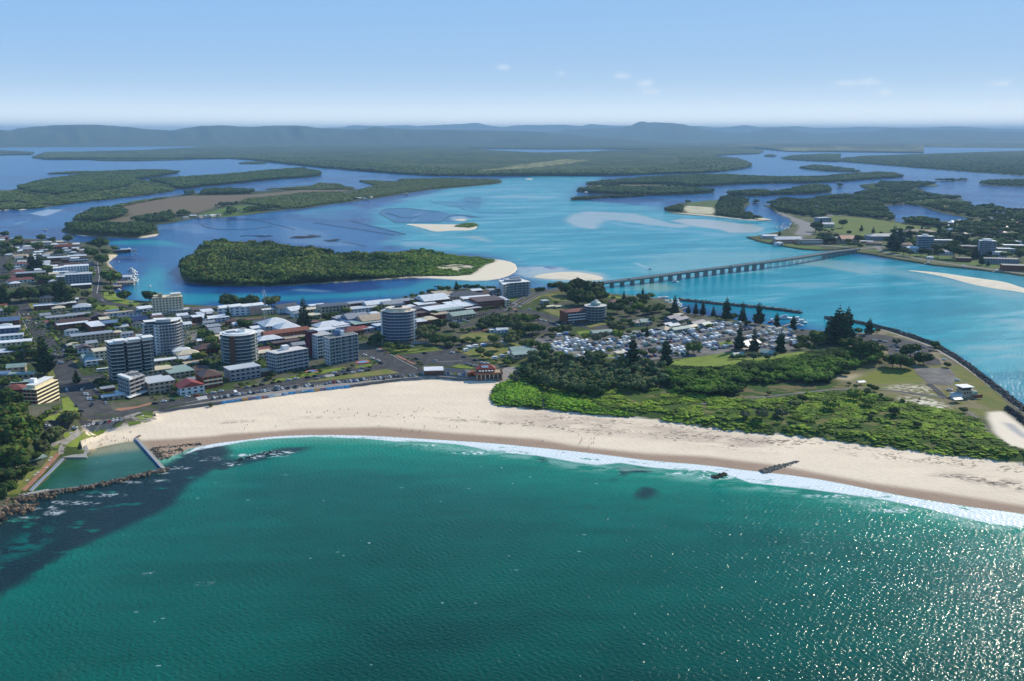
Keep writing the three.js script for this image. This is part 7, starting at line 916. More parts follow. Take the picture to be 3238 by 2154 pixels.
const T = { d: 'dark', m: 'mid', o: 'olive', b: 'bright', g: 'grey', p: 'deep' };
const trees = (k, s) => s.trim().split(/\s+/).forEach(e => { const [x, y, r, t] = e.split(','); tree(k, +x, +y, +r, T[t]); });
trees('A','320,810,110,p 450,800,100,p 220,830,90,d 560,770,80,p 640,740,70,d 850,790,60,m 1170,430,78,m 1130,240,88,d 1260,615,108,m 1420,840,72,d 1240,760,45,m 1710,840,88,p 1655,965,30,p 770,190,52,d 600,203,40,d 470,178,45,d 190,240,60,m 430,265,60,m 560,300,45,m 130,330,55,d 680,345,50,d 210,190,40,m 30,350,40,m 1200,340,50,d 1010,250,30,m 540,540,52,m 500,430,40,d 1050,345,70,d 1035,550,38,b 1055,605,34,b 990,830,50,o 1050,910,52,m 1070,970,40,m 1430,1150,74,m 1390,990,26,m 1180,962,26,m 1030,1080,52,m 900,1210,34,d 830,1190,30,d 600,1160,42,m 780,1240,30,d 250,1270,42,m 320,1330,45,m 370,1440,92,m 500,1490,82,m 190,1460,72,d 130,1010,62,m 40,1000,62,m 1340,1190,52,m 1500,1230,42,m 870,1420,40,b 830,1480,60,p 50,140,40,d 20,240,40,m 60,270,50,d 330,260,40,m 90,500,45,m 110,540,40,m 60,640,45,m 1310,300,40,m 940,310,30,m 560,650,60,m 480,640,60,o 420,620,50,m 1280,820,30,m 720,1270,28,d 640,1270,30,m 1270,1240,40,m 1160,1060,30,m 1390,1010,20,m 690,1150,25,m 30,760,70,d 60,870,70,d 1730,990,26,m 1500,960,26,m 120,1160,30,m');
trees('B','60,620,80,d 210,555,80,d 420,510,105,o 130,705,50,m 60,700,60,m 940,460,45,b 895,400,50,p 870,1305,105,o 800,1350,70,o 680,1500,75,o 600,1270,45,b 700,1220,45,b 520,1330,40,m 1380,945,24,b 30,880,80,d 130,850,70,d 220,880,60,m 100,1100,130,p 200,1230,110,m 50,1250,130,d 150,1390,150,m 340,1430,125,m 250,1330,110,d 420,1500,105,m 50,1500,150,d 220,1530,120,m 460,1440,60,m 20,1020,90,d 200,1060,70,p 290,1170,60,d 1180,1090,30,m 1260,1020,26,m 1270,650,40,o 830,620,30,o 980,560,40,d 1230,880,60,p 1280,900,50,d 1170,1075,28,m');
trees('H','60,800,110,p 150,650,120,d 250,760,90,d 60,950,90,d 330,600,80,d 200,480,120,m 380,300,85,m 555,390,70,o 600,340,72,o 470,520,60,o 40,560,110,m 120,900,60,m 20,1010,50,m 300,420,70,m 90,400,110,d 230,330,90,d 430,470,50,o');
trees('C','90,200,92,p 40,330,42,p 1050,270,112,p 1230,262,80,p 1360,270,95,p 1600,275,98,o 1260,550,96,d 790,700,102,m 850,765,82,m 720,740,60,m 930,840,92,o 700,960,82,m 760,1040,62,d 460,1030,52,m 280,1090,62,b 600,1080,60,m 530,1120,40,d 590,890,30,m 1460,830,40,m 380,1300,62,m 420,1360,60,m 330,1240,40,d 880,1090,30,m 500,1380,36,m 620,1180,30,m 560,1330,24,m 840,1320,30,d 1220,1310,34,d 1300,1300,26,m 1600,1190,50,p 1560,1230,36,d 1630,1260,22,d 1480,940,40,b 1450,1000,34,m 1090,610,24,m 760,590,24,d 1560,810,26,m 1680,860,30,m 1900,820,36,m 640,860,40,m 690,840,36,d 990,960,26,d');
trees('D','540,540,82,d 620,530,50,d 760,480,62,m 1150,450,62,m 1270,440,62,m 1130,825,92,p 1080,870,62,d 1280,905,62,m 1440,930,62,d 1350,928,46,b 1680,730,92,o 1750,765,110,o 1880,830,82,d 1930,640,72,d 1870,510,52,d 1600,375,62,d 1500,312,26,m 1580,287,30,m 1640,287,26,m 1700,262,36,m 1800,237,40,d 1840,227,40,d 250,825,60,d 190,830,40,d 1820,380,42,m 1530,930,44,m 1390,870,36,d 440,1225,28,m 360,1170,26,m 840,1158,26,d 790,1195,20,d 1055,1180,24,d 1110,1128,18,m 1590,1080,22,m 1530,1075,20,m 1660,1120,26,m 1700,1145,24,m 730,1200,18,d 420,1200,22,m 200,1255,24,m 300,1245,24,d 960,560,24,m 400,570,40,m 330,560,40,d 820,560,20,m 1780,600,28,m 1260,1000,18,b');
trees('E','180,280,46,d 260,272,40,d 400,262,42,m 480,255,42,p 540,235,42,p 610,240,42,p 690,272,36,m 760,252,30,d 820,272,40,d 1010,345,36,m 1380,290,50,p 1430,292,40,d 1550,215,55,d 1620,200,60,o 1700,210,60,d 1850,195,105,p 1750,265,118,d 1880,370,138,p 2000,260,138,p 2100,300,110,d 1990,400,100,d 1800,330,80,d 2130,210,80,d 1860,460,32,m 160,715,92,p 330,740,72,p 60,780,82,m 20,860,92,d 110,900,82,d 220,920,72,d 330,915,82,p 280,960,60,o 440,930,50,d 510,910,42,m 580,920,40,m 635,902,36,m 520,790,36,m 440,792,36,m 570,780,30,m 720,700,82,p 800,660,90,o 880,640,90,o 960,690,90,d 1050,650,90,o 1150,640,90,m 1250,650,80,m 1350,630,52,p 1100,740,110,o 1200,760,100,o 1300,760,110,d 1380,775,70,d 1180,830,60,d 860,730,80,d 680,740,60,d 1130,860,50,d 1040,895,92,o 830,900,82,m 870,990,72,o 660,1050,62,d 770,1100,56,d 410,1030,36,d 1000,1190,50,m 960,1175,40,m 860,1175,22,m 1270,960,92,m 1350,960,62,d 1190,960,50,m 1560,790,62,d 1740,770,72,o 1650,800,52,d 1550,880,42,d 1800,860,42,d 1450,1010,82,m 1530,1060,52,p 1640,1100,66,b 1960,870,52,b 2100,890,72,g 690,1130,22,d 1080,1180,26,o 1770,560,40,m 1850,620,60,o 1740,620,50,m 2050,640,36,d 30,450,30,m 60,470,40,m 90,590,50,d 430,430,22,m 915,515,22,b 1030,535,26,b 1480,480,40,m 1440,510,36,d 1380,530,30,d 1600,460,30,m 880,375,30,m 980,430,26,m 1020,470,26,m 1350,860,30,d 1640,760,30,m 1120,1330,50,g 1180,1290,50,d 1090,1400,60,g');
trees('F','120,120,100,p 40,200,82,d 200,200,92,d 260,330,100,p 400,350,92,d 470,290,82,d 560,260,62,d 660,340,82,b 550,400,72,d 720,230,72,o 820,210,46,b 690,290,82,d 760,390,72,d 850,370,72,d 930,350,72,d 1060,390,52,d 800,510,62,d 940,580,52,p 370,580,92,o 430,605,80,o 300,490,52,m 330,500,42,d 550,530,42,d 400,690,74,b 230,700,62,g 20,710,52,b 720,920,62,d 840,900,62,g 1350,850,94,m 740,640,50,d 1840,460,56,d 2020,545,40,p 1780,770,32,m 760,1005,42,d 590,1090,52,g 380,1080,62,g 2090,955,62,g 2200,760,34,m 310,890,34,b 630,520,30,m 1540,590,36,m 1400,640,26,m 1640,475,30,d 1200,540,30,m 1290,540,36,m 950,500,34,m 480,520,40,m 580,560,40,d 270,760,22,m 1130,930,30,m 1270,930,26,m 450,955,40,m 2150,950,40,d 1830,970,40,m 1900,965,40,m 1970,965,40,m 2260,970,40,d 540,660,34,d 620,690,34,m 170,920,60,d 60,930,50,d 230,960,50,g 1210,240,26,d 350,240,30,m');
trees('G','640,330,72,m 700,320,62,p 600,360,44,m 930,370,62,d 1000,400,72,d 1080,430,62,d 860,380,50,d 970,275,32,d 1290,370,30,g 1180,430,36,g 1410,425,72,d 1370,450,50,d 1520,500,66,p 1480,520,40,d 1330,520,82,d 1260,522,70,d 1390,550,52,d 1610,390,34,d 1630,425,26,d 1715,560,30,d 500,350,52,m 480,400,40,d 560,350,30,m 460,410,36,d 570,410,42,d 500,840,42,p 160,970,58,g 330,965,50,g 20,985,42,g 400,885,26,g 450,895,30,o 1100,755,36,d 1060,740,24,d 1040,790,26,d 890,720,20,m 945,745,22,m 1270,945,46,p 1460,1060,36,p 1075,1000,26,o 1850,940,30,o 1160,815,18,m 1340,870,22,d 735,890,58,b 930,810,58,b 1060,870,52,b 440,1010,40,b 1130,272,22,d 1060,270,22,m 220,800,22,o 270,990,24,o 530,1040,18,o 580,1045,22,m 1480,855,12,m 1100,385,36,d 1060,390,24,m 700,640,60,m 790,570,60,d 870,630,30,d');
const NL = 'Norfolk pine'; const np = (k, x, y, t, lab, w) => norfolk(k, x, y, t, `tall dark Norfolk pine ${lab}`, `Norfolk pines ${lab}`, w);
np('A',370,565,340,'in the harbour streets',1.3); np('A',455,560,350,'in the harbour streets',1.3); np('A',735,965,610,'between the fig trees',1.5); np('A',660,900,640,'between the fig trees',1.5); np('A',40,960,690,'at the edge of the park',1.3);
np('B',560,800,285,'on the corner of the baths road',1.15); np('B',950,910,735,'on the traffic island',1.35); np('C',790,560,400,'on the main street',.8); np('C',1070,520,325,'before the white modern building',.8); np('D',240,690,298,'by the yellow roofed arcade',1.15); np('E',365,305,185,'on the lake front',1.4);
for (const [x, y, t, w] of [[590,1070,690,1.2],[1000,1085,700,1.05],[1910,900,545,.9],[2090,935,600,.9],[770,720,590,1]]) np('F', x, y, t, 'beside the caravan sites', w);
for (const [x, y, t, w] of [[1750,520,215,1.15],[1950,550,275,.95],[2150,578,285,1.15],[1110,450,190,1],[1280,440,320,1.2],[1370,455,285,1.1],[1460,465,275,1.1],[1590,475,330,1.1]]) np('F', x, y, t, 'along the boat harbour', w);
np('F',480,270,140,'in the reserve by the bridge',.9); np('F',715,220,105,'in the reserve by the bridge',.8);
np('G',790,400,62,'in the great clump on the headland',1.5); np('G',720,395,150,'in the great clump on the headland',1.5); np('G',868,340,62,'in the great clump on the headland',1.1); np('G',830,390,110,'in the great clump on the headland',1.5); np('G',1057,308,170,'alone on the point',1.5); np('G',280,250,118,'behind the marina pontoon',1.1); np('G',418,280,140,'behind the marina pontoon',1.2); np('G',310,475,265,'above the headland lawn',1.2);
for (const [k, x, y, h] of [['F',1205,1005,7],['B',1010,400,8],['C',885,1080,8],['A',930,1385,7],['D',1170,800,7],['G',265,515,6],['G',90,525,6],['H',2245,90,3.5]]) { const p = g(k, x, y), n = `single palm tree with a round head of fronds ${near(p[0], p[1])}`; palm(k, x, y, h, n, n); };
for (let i = 0; i < 7; i++) palm('E',650 + i * 26,620 - i * 5,9,'slender palm in the row along the wide road','palms in a row along the wide road');
// headland woodland, cliff scrub and dune scrub
const wood = [...scatter(gp('E',[[1210,1330],[1260,1180],[1400,1150],[1700,1170],[1900,1230],[2156,1150],['F',300,1060],['F',620,1090],['F',960,1100],['F',1000,1330],['F',700,1430],['F',300,1400],['M',1060,190],['M',900,260],['M',700,230],['M',430,190],['M',300,100]]), 4.6,951)];
mass('headland_woodland','dense dark coastal woodland behind the beach scrub','woodland', massGeo[1], wood, drape, (x, z, q) => [2.6 + 1.9 * q, 5 + 6 * q], mixTone([.022,.036,.015],[.055,.07,.042],953,18));
const cliff = scatter(gp('G',[[0,545],[170,545],[450,505],[560,470],[700,440],[900,430],[1060,440],[1160,500],[1190,540],[950,600],[800,640],[740,720],[560,740],[300,710],[200,740],[0,700],['F',2000,1350],['F',1900,1450],['F',1500,1480],['F',1100,1420],['F',980,1120],['F',1400,1130],['F',1700,1120],['F',1900,1090]]), 3.4,955);
mass('cliff_scrub','bright and dark green scrub tumbling down the headland bank','scrub', massGeo[0], cliff, drape, (x, z, q) => { const d = distLine(ridge, x, z), f = sstep(.3,.6, fbm(x / 14, z / 14,2,957)); return [1.8 + 1.4 * q + 1.3 * f, min(1.6 + .32 * d, 3 + 3 * q + 4 * f)]; }, mixTone([.012,.026,.008],[.055,.092,.016],959,15));
const dunes = scatter(scrubPoly, 2.3,961, (x, z) => fbm(x / 13, z / 9,3,963) > .6 || inside(headSlope, x, z) && hash2(floor(x), floor(z)) < .4);
mass('dune_scrub','low bright green dune scrub between the beach and the headland','scrub', shrubGeo[0], dunes, drape, (x, z, q) => [1.6 + 1.2 * q, .6 + 1.3 * q * sstep(.3,.65, fbm(x / 10, z / 7,2,965))], mixTone([.028,.05,.01],[.088,.13,.02],967,11));
const thick = scatter(gp('M',[['O',2040,112],['O',2010,200],['O',2060,240],[430,345],[700,380],[1000,400],[1250,425],[1100,380],[900,340],[780,290],[560,240],[430,240],[300,150],[140,120]]), 1.9,969, (x, z) => distLine(gp('M',[[430,250],[440,350]]), x, z) < 1.4);
mass('dune_scrub','thick bright green creeper mound beside the surf club ramp','scrub', shrubGeo[1], thick, drape, (x, z, q) => [1.7 + .9 * q, 1.2 + .9 * q], mixTone([.055,.1,.012],[.105,.17,.022],971,14));
mass('hedge_scrub','mixed garden shrubs and hedges filling the town blocks','shrubs', shrubGeo[1], (() => { const r = rngOf(973), o = []; const poly = gp('A',[[0,1100],[600,1000],[1100,960],['C',520,620],['C',1500,520],['D',340,640],['D',1200,560],['E',500,640],['D',1650,700],['D',900,900],['C',1500,1180],['C',500,1400],['B',1900,1130],['B',800,600],['B',0,700]]); return scatter(poly, 5,975, (x, z) => hash2(floor(x), floor(z), 3) < .45); })(), drape, (x, z, q) => [1.1 + 1 * q, 1 + 1.4 * q], mixTone([.03,.05,.015],[.075,.1,.025],977,20));
// ================= cars, caravans, boats and people =================
const cars = (k, s, deg, place, group) => s.trim().split(/\s+/).forEach(e => { const [x, y, c, d] = e.split(','); car(k, +x, +y, c, d ? +d : deg, place, group); });
cars('C','890,1482,w 980,1472,s 1060,1460,w 1020,1468,k 1205,1437,w 1250,1432,s 1335,1417,w 1380,1422,k 1470,1400,s 1515,1398,w 1560,1392,s 1690,1377,s 1735,1367,w 1810,1362,k 1900,1350,k 1650,1385,k',-64,'nose in to the sea wall parking','cars nosed in to the sea wall');
cars('D','40,1440,k 130,1427,k 270,1412,w 350,1407,k 520,1387,s 565,1374,s 608,1368,r 665,1362,w 770,1357,s 818,1352,w 858,1352,b 900,1347,w 1130,1322,s 1187,1315,w 1230,1320,k 1360,1297,k 1410,1297,k 1470,1293,s 1555,1287,s 1600,1283,s 1672,1270,g 1718,1264,w 1755,1262,w 980,1330,w 305,1398,w 940,1338,k 1308,1303,w',-64,'nose in to the promenade kerb','cars nosed in to the promenade');
cars('C','560,1470,w 670,1457,r 770,1440,s 880,1417,w 975,1400,w 265,1527,w 370,1512,g 160,1552,k 1300,1352,s 1390,1337,k 1480,1317,k 1815,1260,w 1905,1244,w 1620,1297,k 1700,1282,k 1670,1345,w',28,'parked along the landward side of the beach road','cars along the landward kerb of the beach road');
cars('D','50,1337,w 140,1322,w 285,1307,k 375,1292,k 400,1324,s 480,1307,s 615,1249,w 720,1230,s 790,1220,k 955,1194,s 650,1282,k 750,1264,k 845,1249,w 940,1230,w 1035,1219,k',26,'parked beside the grass median road','cars beside the grass median');
cars('D','990,1030,w 1085,1070,w,-30 1155,1098,w,-30 1195,1128,k,-30 1165,968,w,20 1575,925,w,30',-20,'parked on the side street by the slab towers','cars on the side street'); cars('D','1735,1008,k 1635,1078,k,-20 1865,1098,s',10,'in the open car park','cars in the open car park');
cars('B','825,990,w 1010,995,s 1050,1045,w 1085,1048,w 1090,1105,w 1125,1110,w 1000,1255,k,20 1120,1190,k 1185,990,s 980,952,k 1310,1157,s 940,1195,k 1040,985,k 1140,1170,k',-60,'parked in the cul de sac before the beach','cars in the cul de sac'); cars('B','690,560,w 660,510,s 800,510,w 820,552,k 740,648,w 790,295,w 815,325,w 720,38,w 840,30,w 1375,88,w 610,205,s 340,138,w 300,735,w 265,840,w 155,860,w 760,665,s',30,'parked in the streets behind the baths road','cars in the streets behind the baths road');
cars('B','1042,1437,w 1100,1430,w 1155,1412,w 1200,1414,k 1245,1402,s 1305,1394,k 1355,1387,r 1403,1367,w 1452,1362,w 1500,1362,s 575,1442,w,20 640,1387,k,20 830,1387,s,20 920,1462,w,20 760,1442,k,20',-72,'in the beach side bays above the baths lawn','cars in the bays above the baths lawn');
cars('A','1050,790,w,-70 1030,812,k,-70 1162,908,w,-20 1500,930,w,20 1090,560,w,80 1080,520,s,80 1150,600,k,80 1270,1100,w,20 1660,1050,k,20 60,330,w,30',0,'on the lakeside road','cars on the lakeside road');
cars('E','260,668,w 300,666,s 400,700,b 415,714,w 455,677,w 510,667,k 508,692,w 345,692,w 430,690,k',20,'in the small car park beside the wide road','cars in the small car park'); cars('E','990,520,k,50 1085,480,s,48 1150,508,w,48 1270,380,w,35 1185,415,k,48 1110,572,k,0 1270,542,w,0',40,'driving on the bridge approach road','cars on the bridge approach'); cars('E','1395,672,w 1455,682,w 1545,707,s 1580,722,k 1650,697,k 1690,677,w 1800,702,w 1700,712,s 1620,735,w',-25,'parked below the small round tower','cars below the small round tower');
cars('E','310,1077,w,-10 100,1177,w,0 460,1132,k,-20 600,1172,k,-20',-10,'scattered on the big car park','cars on the big car park'); cars('E','510,1222,s 560,1240,k 600,1245,s 740,1212,w 690,1207,w 1440,887,k 1190,1212,k 20,1302,k 60,1330,s 110,1345,w',-5,'behind the surf club','cars behind the surf club');
cars('G','1105,362,w 1150,367,k 1195,372,w 1245,412,s 1300,422,k 1295,445,w 1245,487,s 1355,487,s 1490,412,r 1520,422,s 1480,457,w 1575,450,k 1690,524,w,10 1460,470,w 1010,327,k 1735,777,w',-10,'in the headland car park','cars in the headland car park'); cars('G','1800,697,w,5 500,277,k,0 1280,405,s,0',5,'parked alone on the headland','cars alone on the headland');
// camper and bus
{ const p = g('C',1155,1430,1), t = thing('camper_van','boxy white camper van with a red side parked at the sea wall','van', p[0], hNear(p[0], p[1]) + .1, p[1],-64 * PI / 180); box('body',0,1.7,0,6,2.6,2.2, M.white, t); box('red_panel',.6,1.5,1.12,3.4,1,.06, carProto.r, t); box('windscreen',3.02,1.9,0,.08,.9,1.9, M.glass, t); box('window',-1,2.1,1.12,1.6,.6,.06, M.glass, t); for (const x of [-1.9,1.9]) for (const z of [-1,1]) mesh('wheel', wheelGeo, M.tyre, t).position.set(x, .36, z); }
{ const p = g('B',1290,750,1.2), t = thing('bus','white bus stopped on the cross street','bus', p[0], hNear(p[0], p[1]) + .12, p[1],30 * PI / 180); box('body',0,1.8,0,11.5,2.7,2.5, M.white, t); for (const s of [-1,1]) box('windows',0,2.1, s * 1.26,10.6,.9,.06, M.glass, t); box('windscreen',5.77,2,0,.06,1.2,2.2, M.glass, t); for (const x of [-3.4,3.4]) for (const z of [-1.1,1.1]) { const w = mesh('wheel', wheelGeo, M.tyre, t); w.position.set(x, .45, z); w.scale.setScalar(1.4); } }
// caravan park: rows of sites
{
  const park = gp('F',[[0,790],[400,770],[560,700],[880,660],[1240,640],[1500,560],[1900,560],[2340,620],['G',440,290],['G',470,350],['G',560,400],[2340,900],[1830,880],[1500,940],[1000,980],[700,1000],[100,1020],['E',1780,1200],['E',1620,1060],['E',1540,960],['E',1700,880]]), lanes = [gp('F',[[230,905],[500,893],[780,880],[1000,850],[1500,785],[1850,742],[2050,682],[2200,640]]), gp('F',[[1500,700],[1850,640],[1960,600]]), gp('F',[[1640,825],[1900,790],[2200,740],['G',240,330]])], blocks = [['F',1090,470],['F',1180,490],['F',1390,545],['F',1180,620],['F',1310,600],['F',990,620],['F',2020,800],['F',1995,870],['F',2275,910],['F',1080,580],['F',1730,810],['F',590,1060],['F',1000,1080],['F',1910,895],['F',2090,930],['F',1350,940],['F',720,940],['F',840,930],['F',400,730],['F',320,960]].map(([k, x, y]) => g(k, x, y));
  const a = 33 * PI / 180, r = rngOf(4242), b = boxOf(park); const c = [(b[0] + b[1]) / 2, (b[2] + b[3]) / 2], place = 'in the caravan park rows'; let n = 0, cc = 0;
  for (let v = -180; v < 180; v += 9.2) for (let u = -320; u < 320; u += 5.2) { const j = (r() - .5) * 1.2, x = c[0] + (u + j) * cos(a) + v * sin(a), z = c[1] - (u + j) * sin(a) + v * cos(a), q = r(), q2 = r(), q3 = r(); if (!inside(park, x, z) || lanes.some(l => distLine(l, x, z) < 5) || blocks.some(p => hypot(p[0] - x, p[1] - z) < 8.5)) continue; const empt = fbm(x / 30, z / 30,2,981); if (q < (empt > .62 ? .7 : .16)) continue;
    const deg = -66 + (q2 - .5) * 24 + (q3 > .5 ? 180 : 0);
    if (q3 < .26) { const p = thing('parked_car', `${CARC['wwskkswrb'[floor(q2 * 9)]][0]} car among the caravan sites`, 'car', x, hNear(x, z) + .08, z, deg * PI / 180, `${CARC['wwskkswrb'[floor(q2 * 9)]][0]} cars among the caravans`), m = carProto['wwskkswrb'[floor(q2 * 9)]]; mesh('body', carBody, m, p); mesh('windows', carCabin, M.glass, p); mesh('car_roof', carRoof, m, p); for (const sx of [-1.35,1.35]) for (const sz of [-.8,.8]) mesh('wheel', wheelGeo, M.tyre, p).position.set(sx, .33, sz); cc++; }
    else if (q3 > .86) { const t = thing('tent', `${['blue','green','grey','tan'][floor(q2 * 4)]} peaked camping tent among the caravans`, 'tent', x, hNear(x, z) + .08, z, deg * PI / 180, `${['blue','green','grey','tan'][floor(q2 * 4)]} tents`); const m = canvasMat[['blue','green','grey','tan'][floor(q2 * 4)]]; box('tent_wall',0,.85,0,4.6,1.7,3.6, m, t); mesh('tent_roof', tentGeo, m, t).position.y = 1.7; box('door_flap',2.33,.8,0,.06,1.5,1.2, M.dark, t); }
    else if (n < 298) { n++; caravan(x, z, deg, ['white','white','white','cream','grey'][floor(q2 * 5)], q3 < .6 ? ['blue','green','grey','grey','tan'][floor(q * 37) % 5] : null, place); } }
  for (const [k, x, y, d, cl, an] of [['E',520,1010,30,'white','grey'],['E',600,1000,20,'white',0],['E',700,985,20,'white','blue'],['E',480,1050,40,'white',0],['E',1030,1090,15,'white','grey'],['E',1125,1130,-10,'white',0],['E',840,1145,10,'white',0],['E',940,960,-40,'white',0],['E',990,965,-40,'cream','tan'],['E',930,1125,10,'grey',0],['E',1720,840,20,'white','blue'],['E',1640,860,20,'white',0]]) { const p = g(k, x, y, 1.2); caravan(p[0], p[1], d, cl, an, 'on the open lawn behind the beach car park'); }
}
// boats
const mo = (k, x, y, l, d, lab, o) => boat(k, x, y, l, d, lab, undefined, o);
mo('N',632,375,7,-10,'small runabout trailing a white wake beyond the bridge'); mo('N',830,478,11,175,'white cruiser motoring towards the bridge'); boat('F',975,245,15,5,'white yacht with a tall mast at the reserve wharf', undefined, { name: 'sailing_yacht', sail: true }); mo('A',515,98,9,60,'white houseboat crossing the left channel'); mo('A',1720,745,6,80,'small white boat anchored off the fig trees'); mo('J',335,838,6,30,'tiny white boat off the marsh island'); mo('G',350,180,17,172,'large white charter cruiser with a blue canopy at the pontoon', { canopy: M.poolBlue }); mo('G',450,195,14,175,'white flybridge cruiser at the pontoon end'); mo('G',490,215,12,172,'low white motor boat beside the flybridge cruiser'); mo('G',240,210,11,40,'red hulled fishing boat in the marina', { hull: carProto.r }); mo('G',470,238,9,172,'small open boat nearest the marina shore'); mo('E',125,258,8,10,'dark hulled boat on the channel behind the shops', { hull: M.dark });
{ let i = 0; for (const [x, y, l, d] of [[1505,565,13,170],[1530,582,12,168],[1520,600,10,172],[1540,615,11,170],[1500,630,9,165],[1530,640,10,172],[1540,670,13,168],[1520,690,15,170],[1500,715,11,172],[1470,690,9,160],[1460,640,9,165],[1440,730,9,175],[1360,785,7,160],[1540,330,9,20],[1480,325,10,10],[1550,375,8,30],[1360,465,6,120],[680,212,9,10],[530,195,12,20]]) boat('A', x, y, l, d, 'white motor boat moored at the town marina jetties','boats at the town marina jetties'); }
for (const [x, y, l, d] of [[960,320,9,60],[1000,305,10,70],[1030,310,11,75],[1075,300,10,70],[1150,305,12,70],[1165,335,11,68],[1190,350,10,70],[1000,340,8,60],[1140,325,9,65]]) boat('F', x, y, l, d, 'white cruiser packed in the small boat harbour behind the breakwall','cruisers in the small boat harbour');
for (const [x, y, l] of [[1555,785,12],[1850,815,12],[2130,850,12]]) boat('I', x, y, l, -14,'white boat lying along the far bank wall','boats along the far bank wall');
{ const r = rngOf(99); for (let i = 0; i < 22; i++) boat('I',300 + r() * 170 - i * 2,445 + r() * 60,7 + 5 * r(), 40 + r() * 40,'white boat berthed at the far bank fishing wharf','boats at the far bank fishing wharf'); }
// swimming pools of the towers
for (const [k, x, y, lab] of [['D',965,1120,'blue kidney pool beside the eight storey slab'],['D',345,1235,'small blue pool below the long grey slab'],['B',955,282,'blue motel pool between the flat roofs']]) { const p = g(k, x, y), t = thing('swimming_pool', lab, 'pool', p[0], hNear(p[0], p[1]) + .1, p[1],.6); mesh('deck', prism(roundFoot(0,0,6.5,4.6,0,14), 0,.3), std(rgb(196,120,96), .8), t); mesh('water', prism(roundFoot(0,0,4.8,2.8,0,14), .3,.36), std(rgb(60,150,210), .1), t); }
// people
{
  const B = 'on the open beach', r = rngOf(31); const ppl = (k, s, pose, place, group, h) => s.trim().split(/\s+/).forEach(e => { const [x, y] = e.split(',').map(Number); person(k, x, y, pose, r() * 360, place, group, h); });
  ppl('S','1015,295 1103,375 1328,375 1400,380 1075,450 1045,500 1330,510 1385,490 1262,600 1105,420','stand','in the ball game by the surf','in the ball game'); ppl('S','130,450','stand','alone near the waterline','alone at the waterline');
  ppl('O','172,418 405,402 1340,425 1422,436 1480,438 1700,398 1754,406 1368,365 1470,266 1502,272','stand', B, 'standing on the beach'); ppl('O','640,290 665,293 768,292 790,280 842,293 885,267 948,270 1013,294 990,317 1100,300 1098,314 1152,317 1190,294 1318,306 1362,330 1418,316 1440,330 1435,287 1450,286 1620,290 1765,330 1915,328 2080,382 192,384','sit', B, 'sitting on the beach'); ppl('O','1515,392 1512,408 1176,387 2070,378 1775,295','lie', B, 'lying on the beach');
  ppl('O','1232,546 1470,543 1340,560 1352,562 1371,566 1550,572 1410,545 1465,582 1270,568 1285,567 1096,588 1134,584 1205,565','stand','wading in the shallows','wading',-.9);
  ppl('H','910,455 962,482 1070,495 1085,498 1065,505 985,560 1350,440 1370,455 430,660 690,565 660,570 920,570 935,600','stand','on the sand by the baths','by the baths'); ppl('H','1000,408 1015,405 1130,408 1213,402 1317,418 1090,440 1140,432 1190,450 1225,450 1055,465 1380,355 1395,357 340,650 830,612 845,608 1475,400','sit','on the sand by the baths','sitting by the baths'); ppl('H','1280,568 1300,575 1330,565 1130,575 1160,580 1180,578 1170,615 1300,612 1030,705 1225,705 1505,680 980,655 715,695','stand','bathing in the ocean baths','bathing in the baths',-1.1);
  ppl('D','1625,1308 1645,1306 1690,1302 1705,1300 1735,1296 1380,1275 1038,1358 385,1430','stand','strolling on the promenade','on the promenade');
}
// ================= the town across the channel =================
const tun = P('I',[[35,562],[130,597],[280,627],[480,662],[620,672],[760,668],[950,657],[955,692],[1100,712],[1350,757],[1600,797],[1900,827],[2200,862],[2357,887],[2800,962],[3600,1020],[3600,250],[2700,300],[2357,338,3],[2200,347,3],[2150,305,5],[2060,293,6],[1920,280,6],[1830,264],[1700,252],[1842,240],[1830,228,2],[1600,215,2],[1450,218,3],[1390,208],[1330,185,3],[1400,180],[1532,170],[1480,157,3],[1440,132],[1642,130],[1620,108,5],[1500,90,7],[1300,94,7],[1160,90,7],[1140,113,3],[980,127],[1010,142],[1060,167],[1000,177,7],[900,190,7],[700,220,7],[560,230,7],[420,227,7],[290,236,7],[220,278,5],[175,294],[235,317],[280,352],[340,387],[390,402],[420,442],[395,487],[300,517],[150,547]]);
const tunHole = P('I',[[1165,297],[1350,282],[1510,302],[1640,347],[1780,378],[1920,402],[1900,416],[1600,432],[1450,420],[1330,440],[1270,430],[1255,385],[1200,325]]);
const TY = 1.5; { const q = landGeo(tun, TY, [tunHole]); isleMap.uv(q); structure('far_bank', q, isleMat); }
isleMap.fill(tun, (x, z) => { const n = fbm(x / 24, z / 24,3,1001); return n > .5 ? [.11,.12,.055] : [.07,.085,.035]; }, 1);
const fieldPoly = P('I',[[720,378],[1080,402],[1250,432],[1420,458],[1690,492],[1690,512],[1300,482],[1150,540],[930,582],[880,532],[700,502],[560,482],[720,442]], TY);
isleMap.fill(fieldPoly, (x, z) => { const n = fbm(x / 40, z / 40,3,1003); return [lerp(.09,.17, n), lerp(.15,.18, n), .04]; }, 3);
for (const l of [[[1000,668],[1250,690],[1600,740],[1900,790],[2120,820],[2160,790],[1900,750],[1700,720],[1400,690],[1100,665]],[[150,590],[480,650],[680,662],[640,640],[400,620],[180,580]],[[780,640],[900,640],[930,620],[800,615]]]) isleMap.fill(P('I', l, TY), [.1,.155,.04],3);
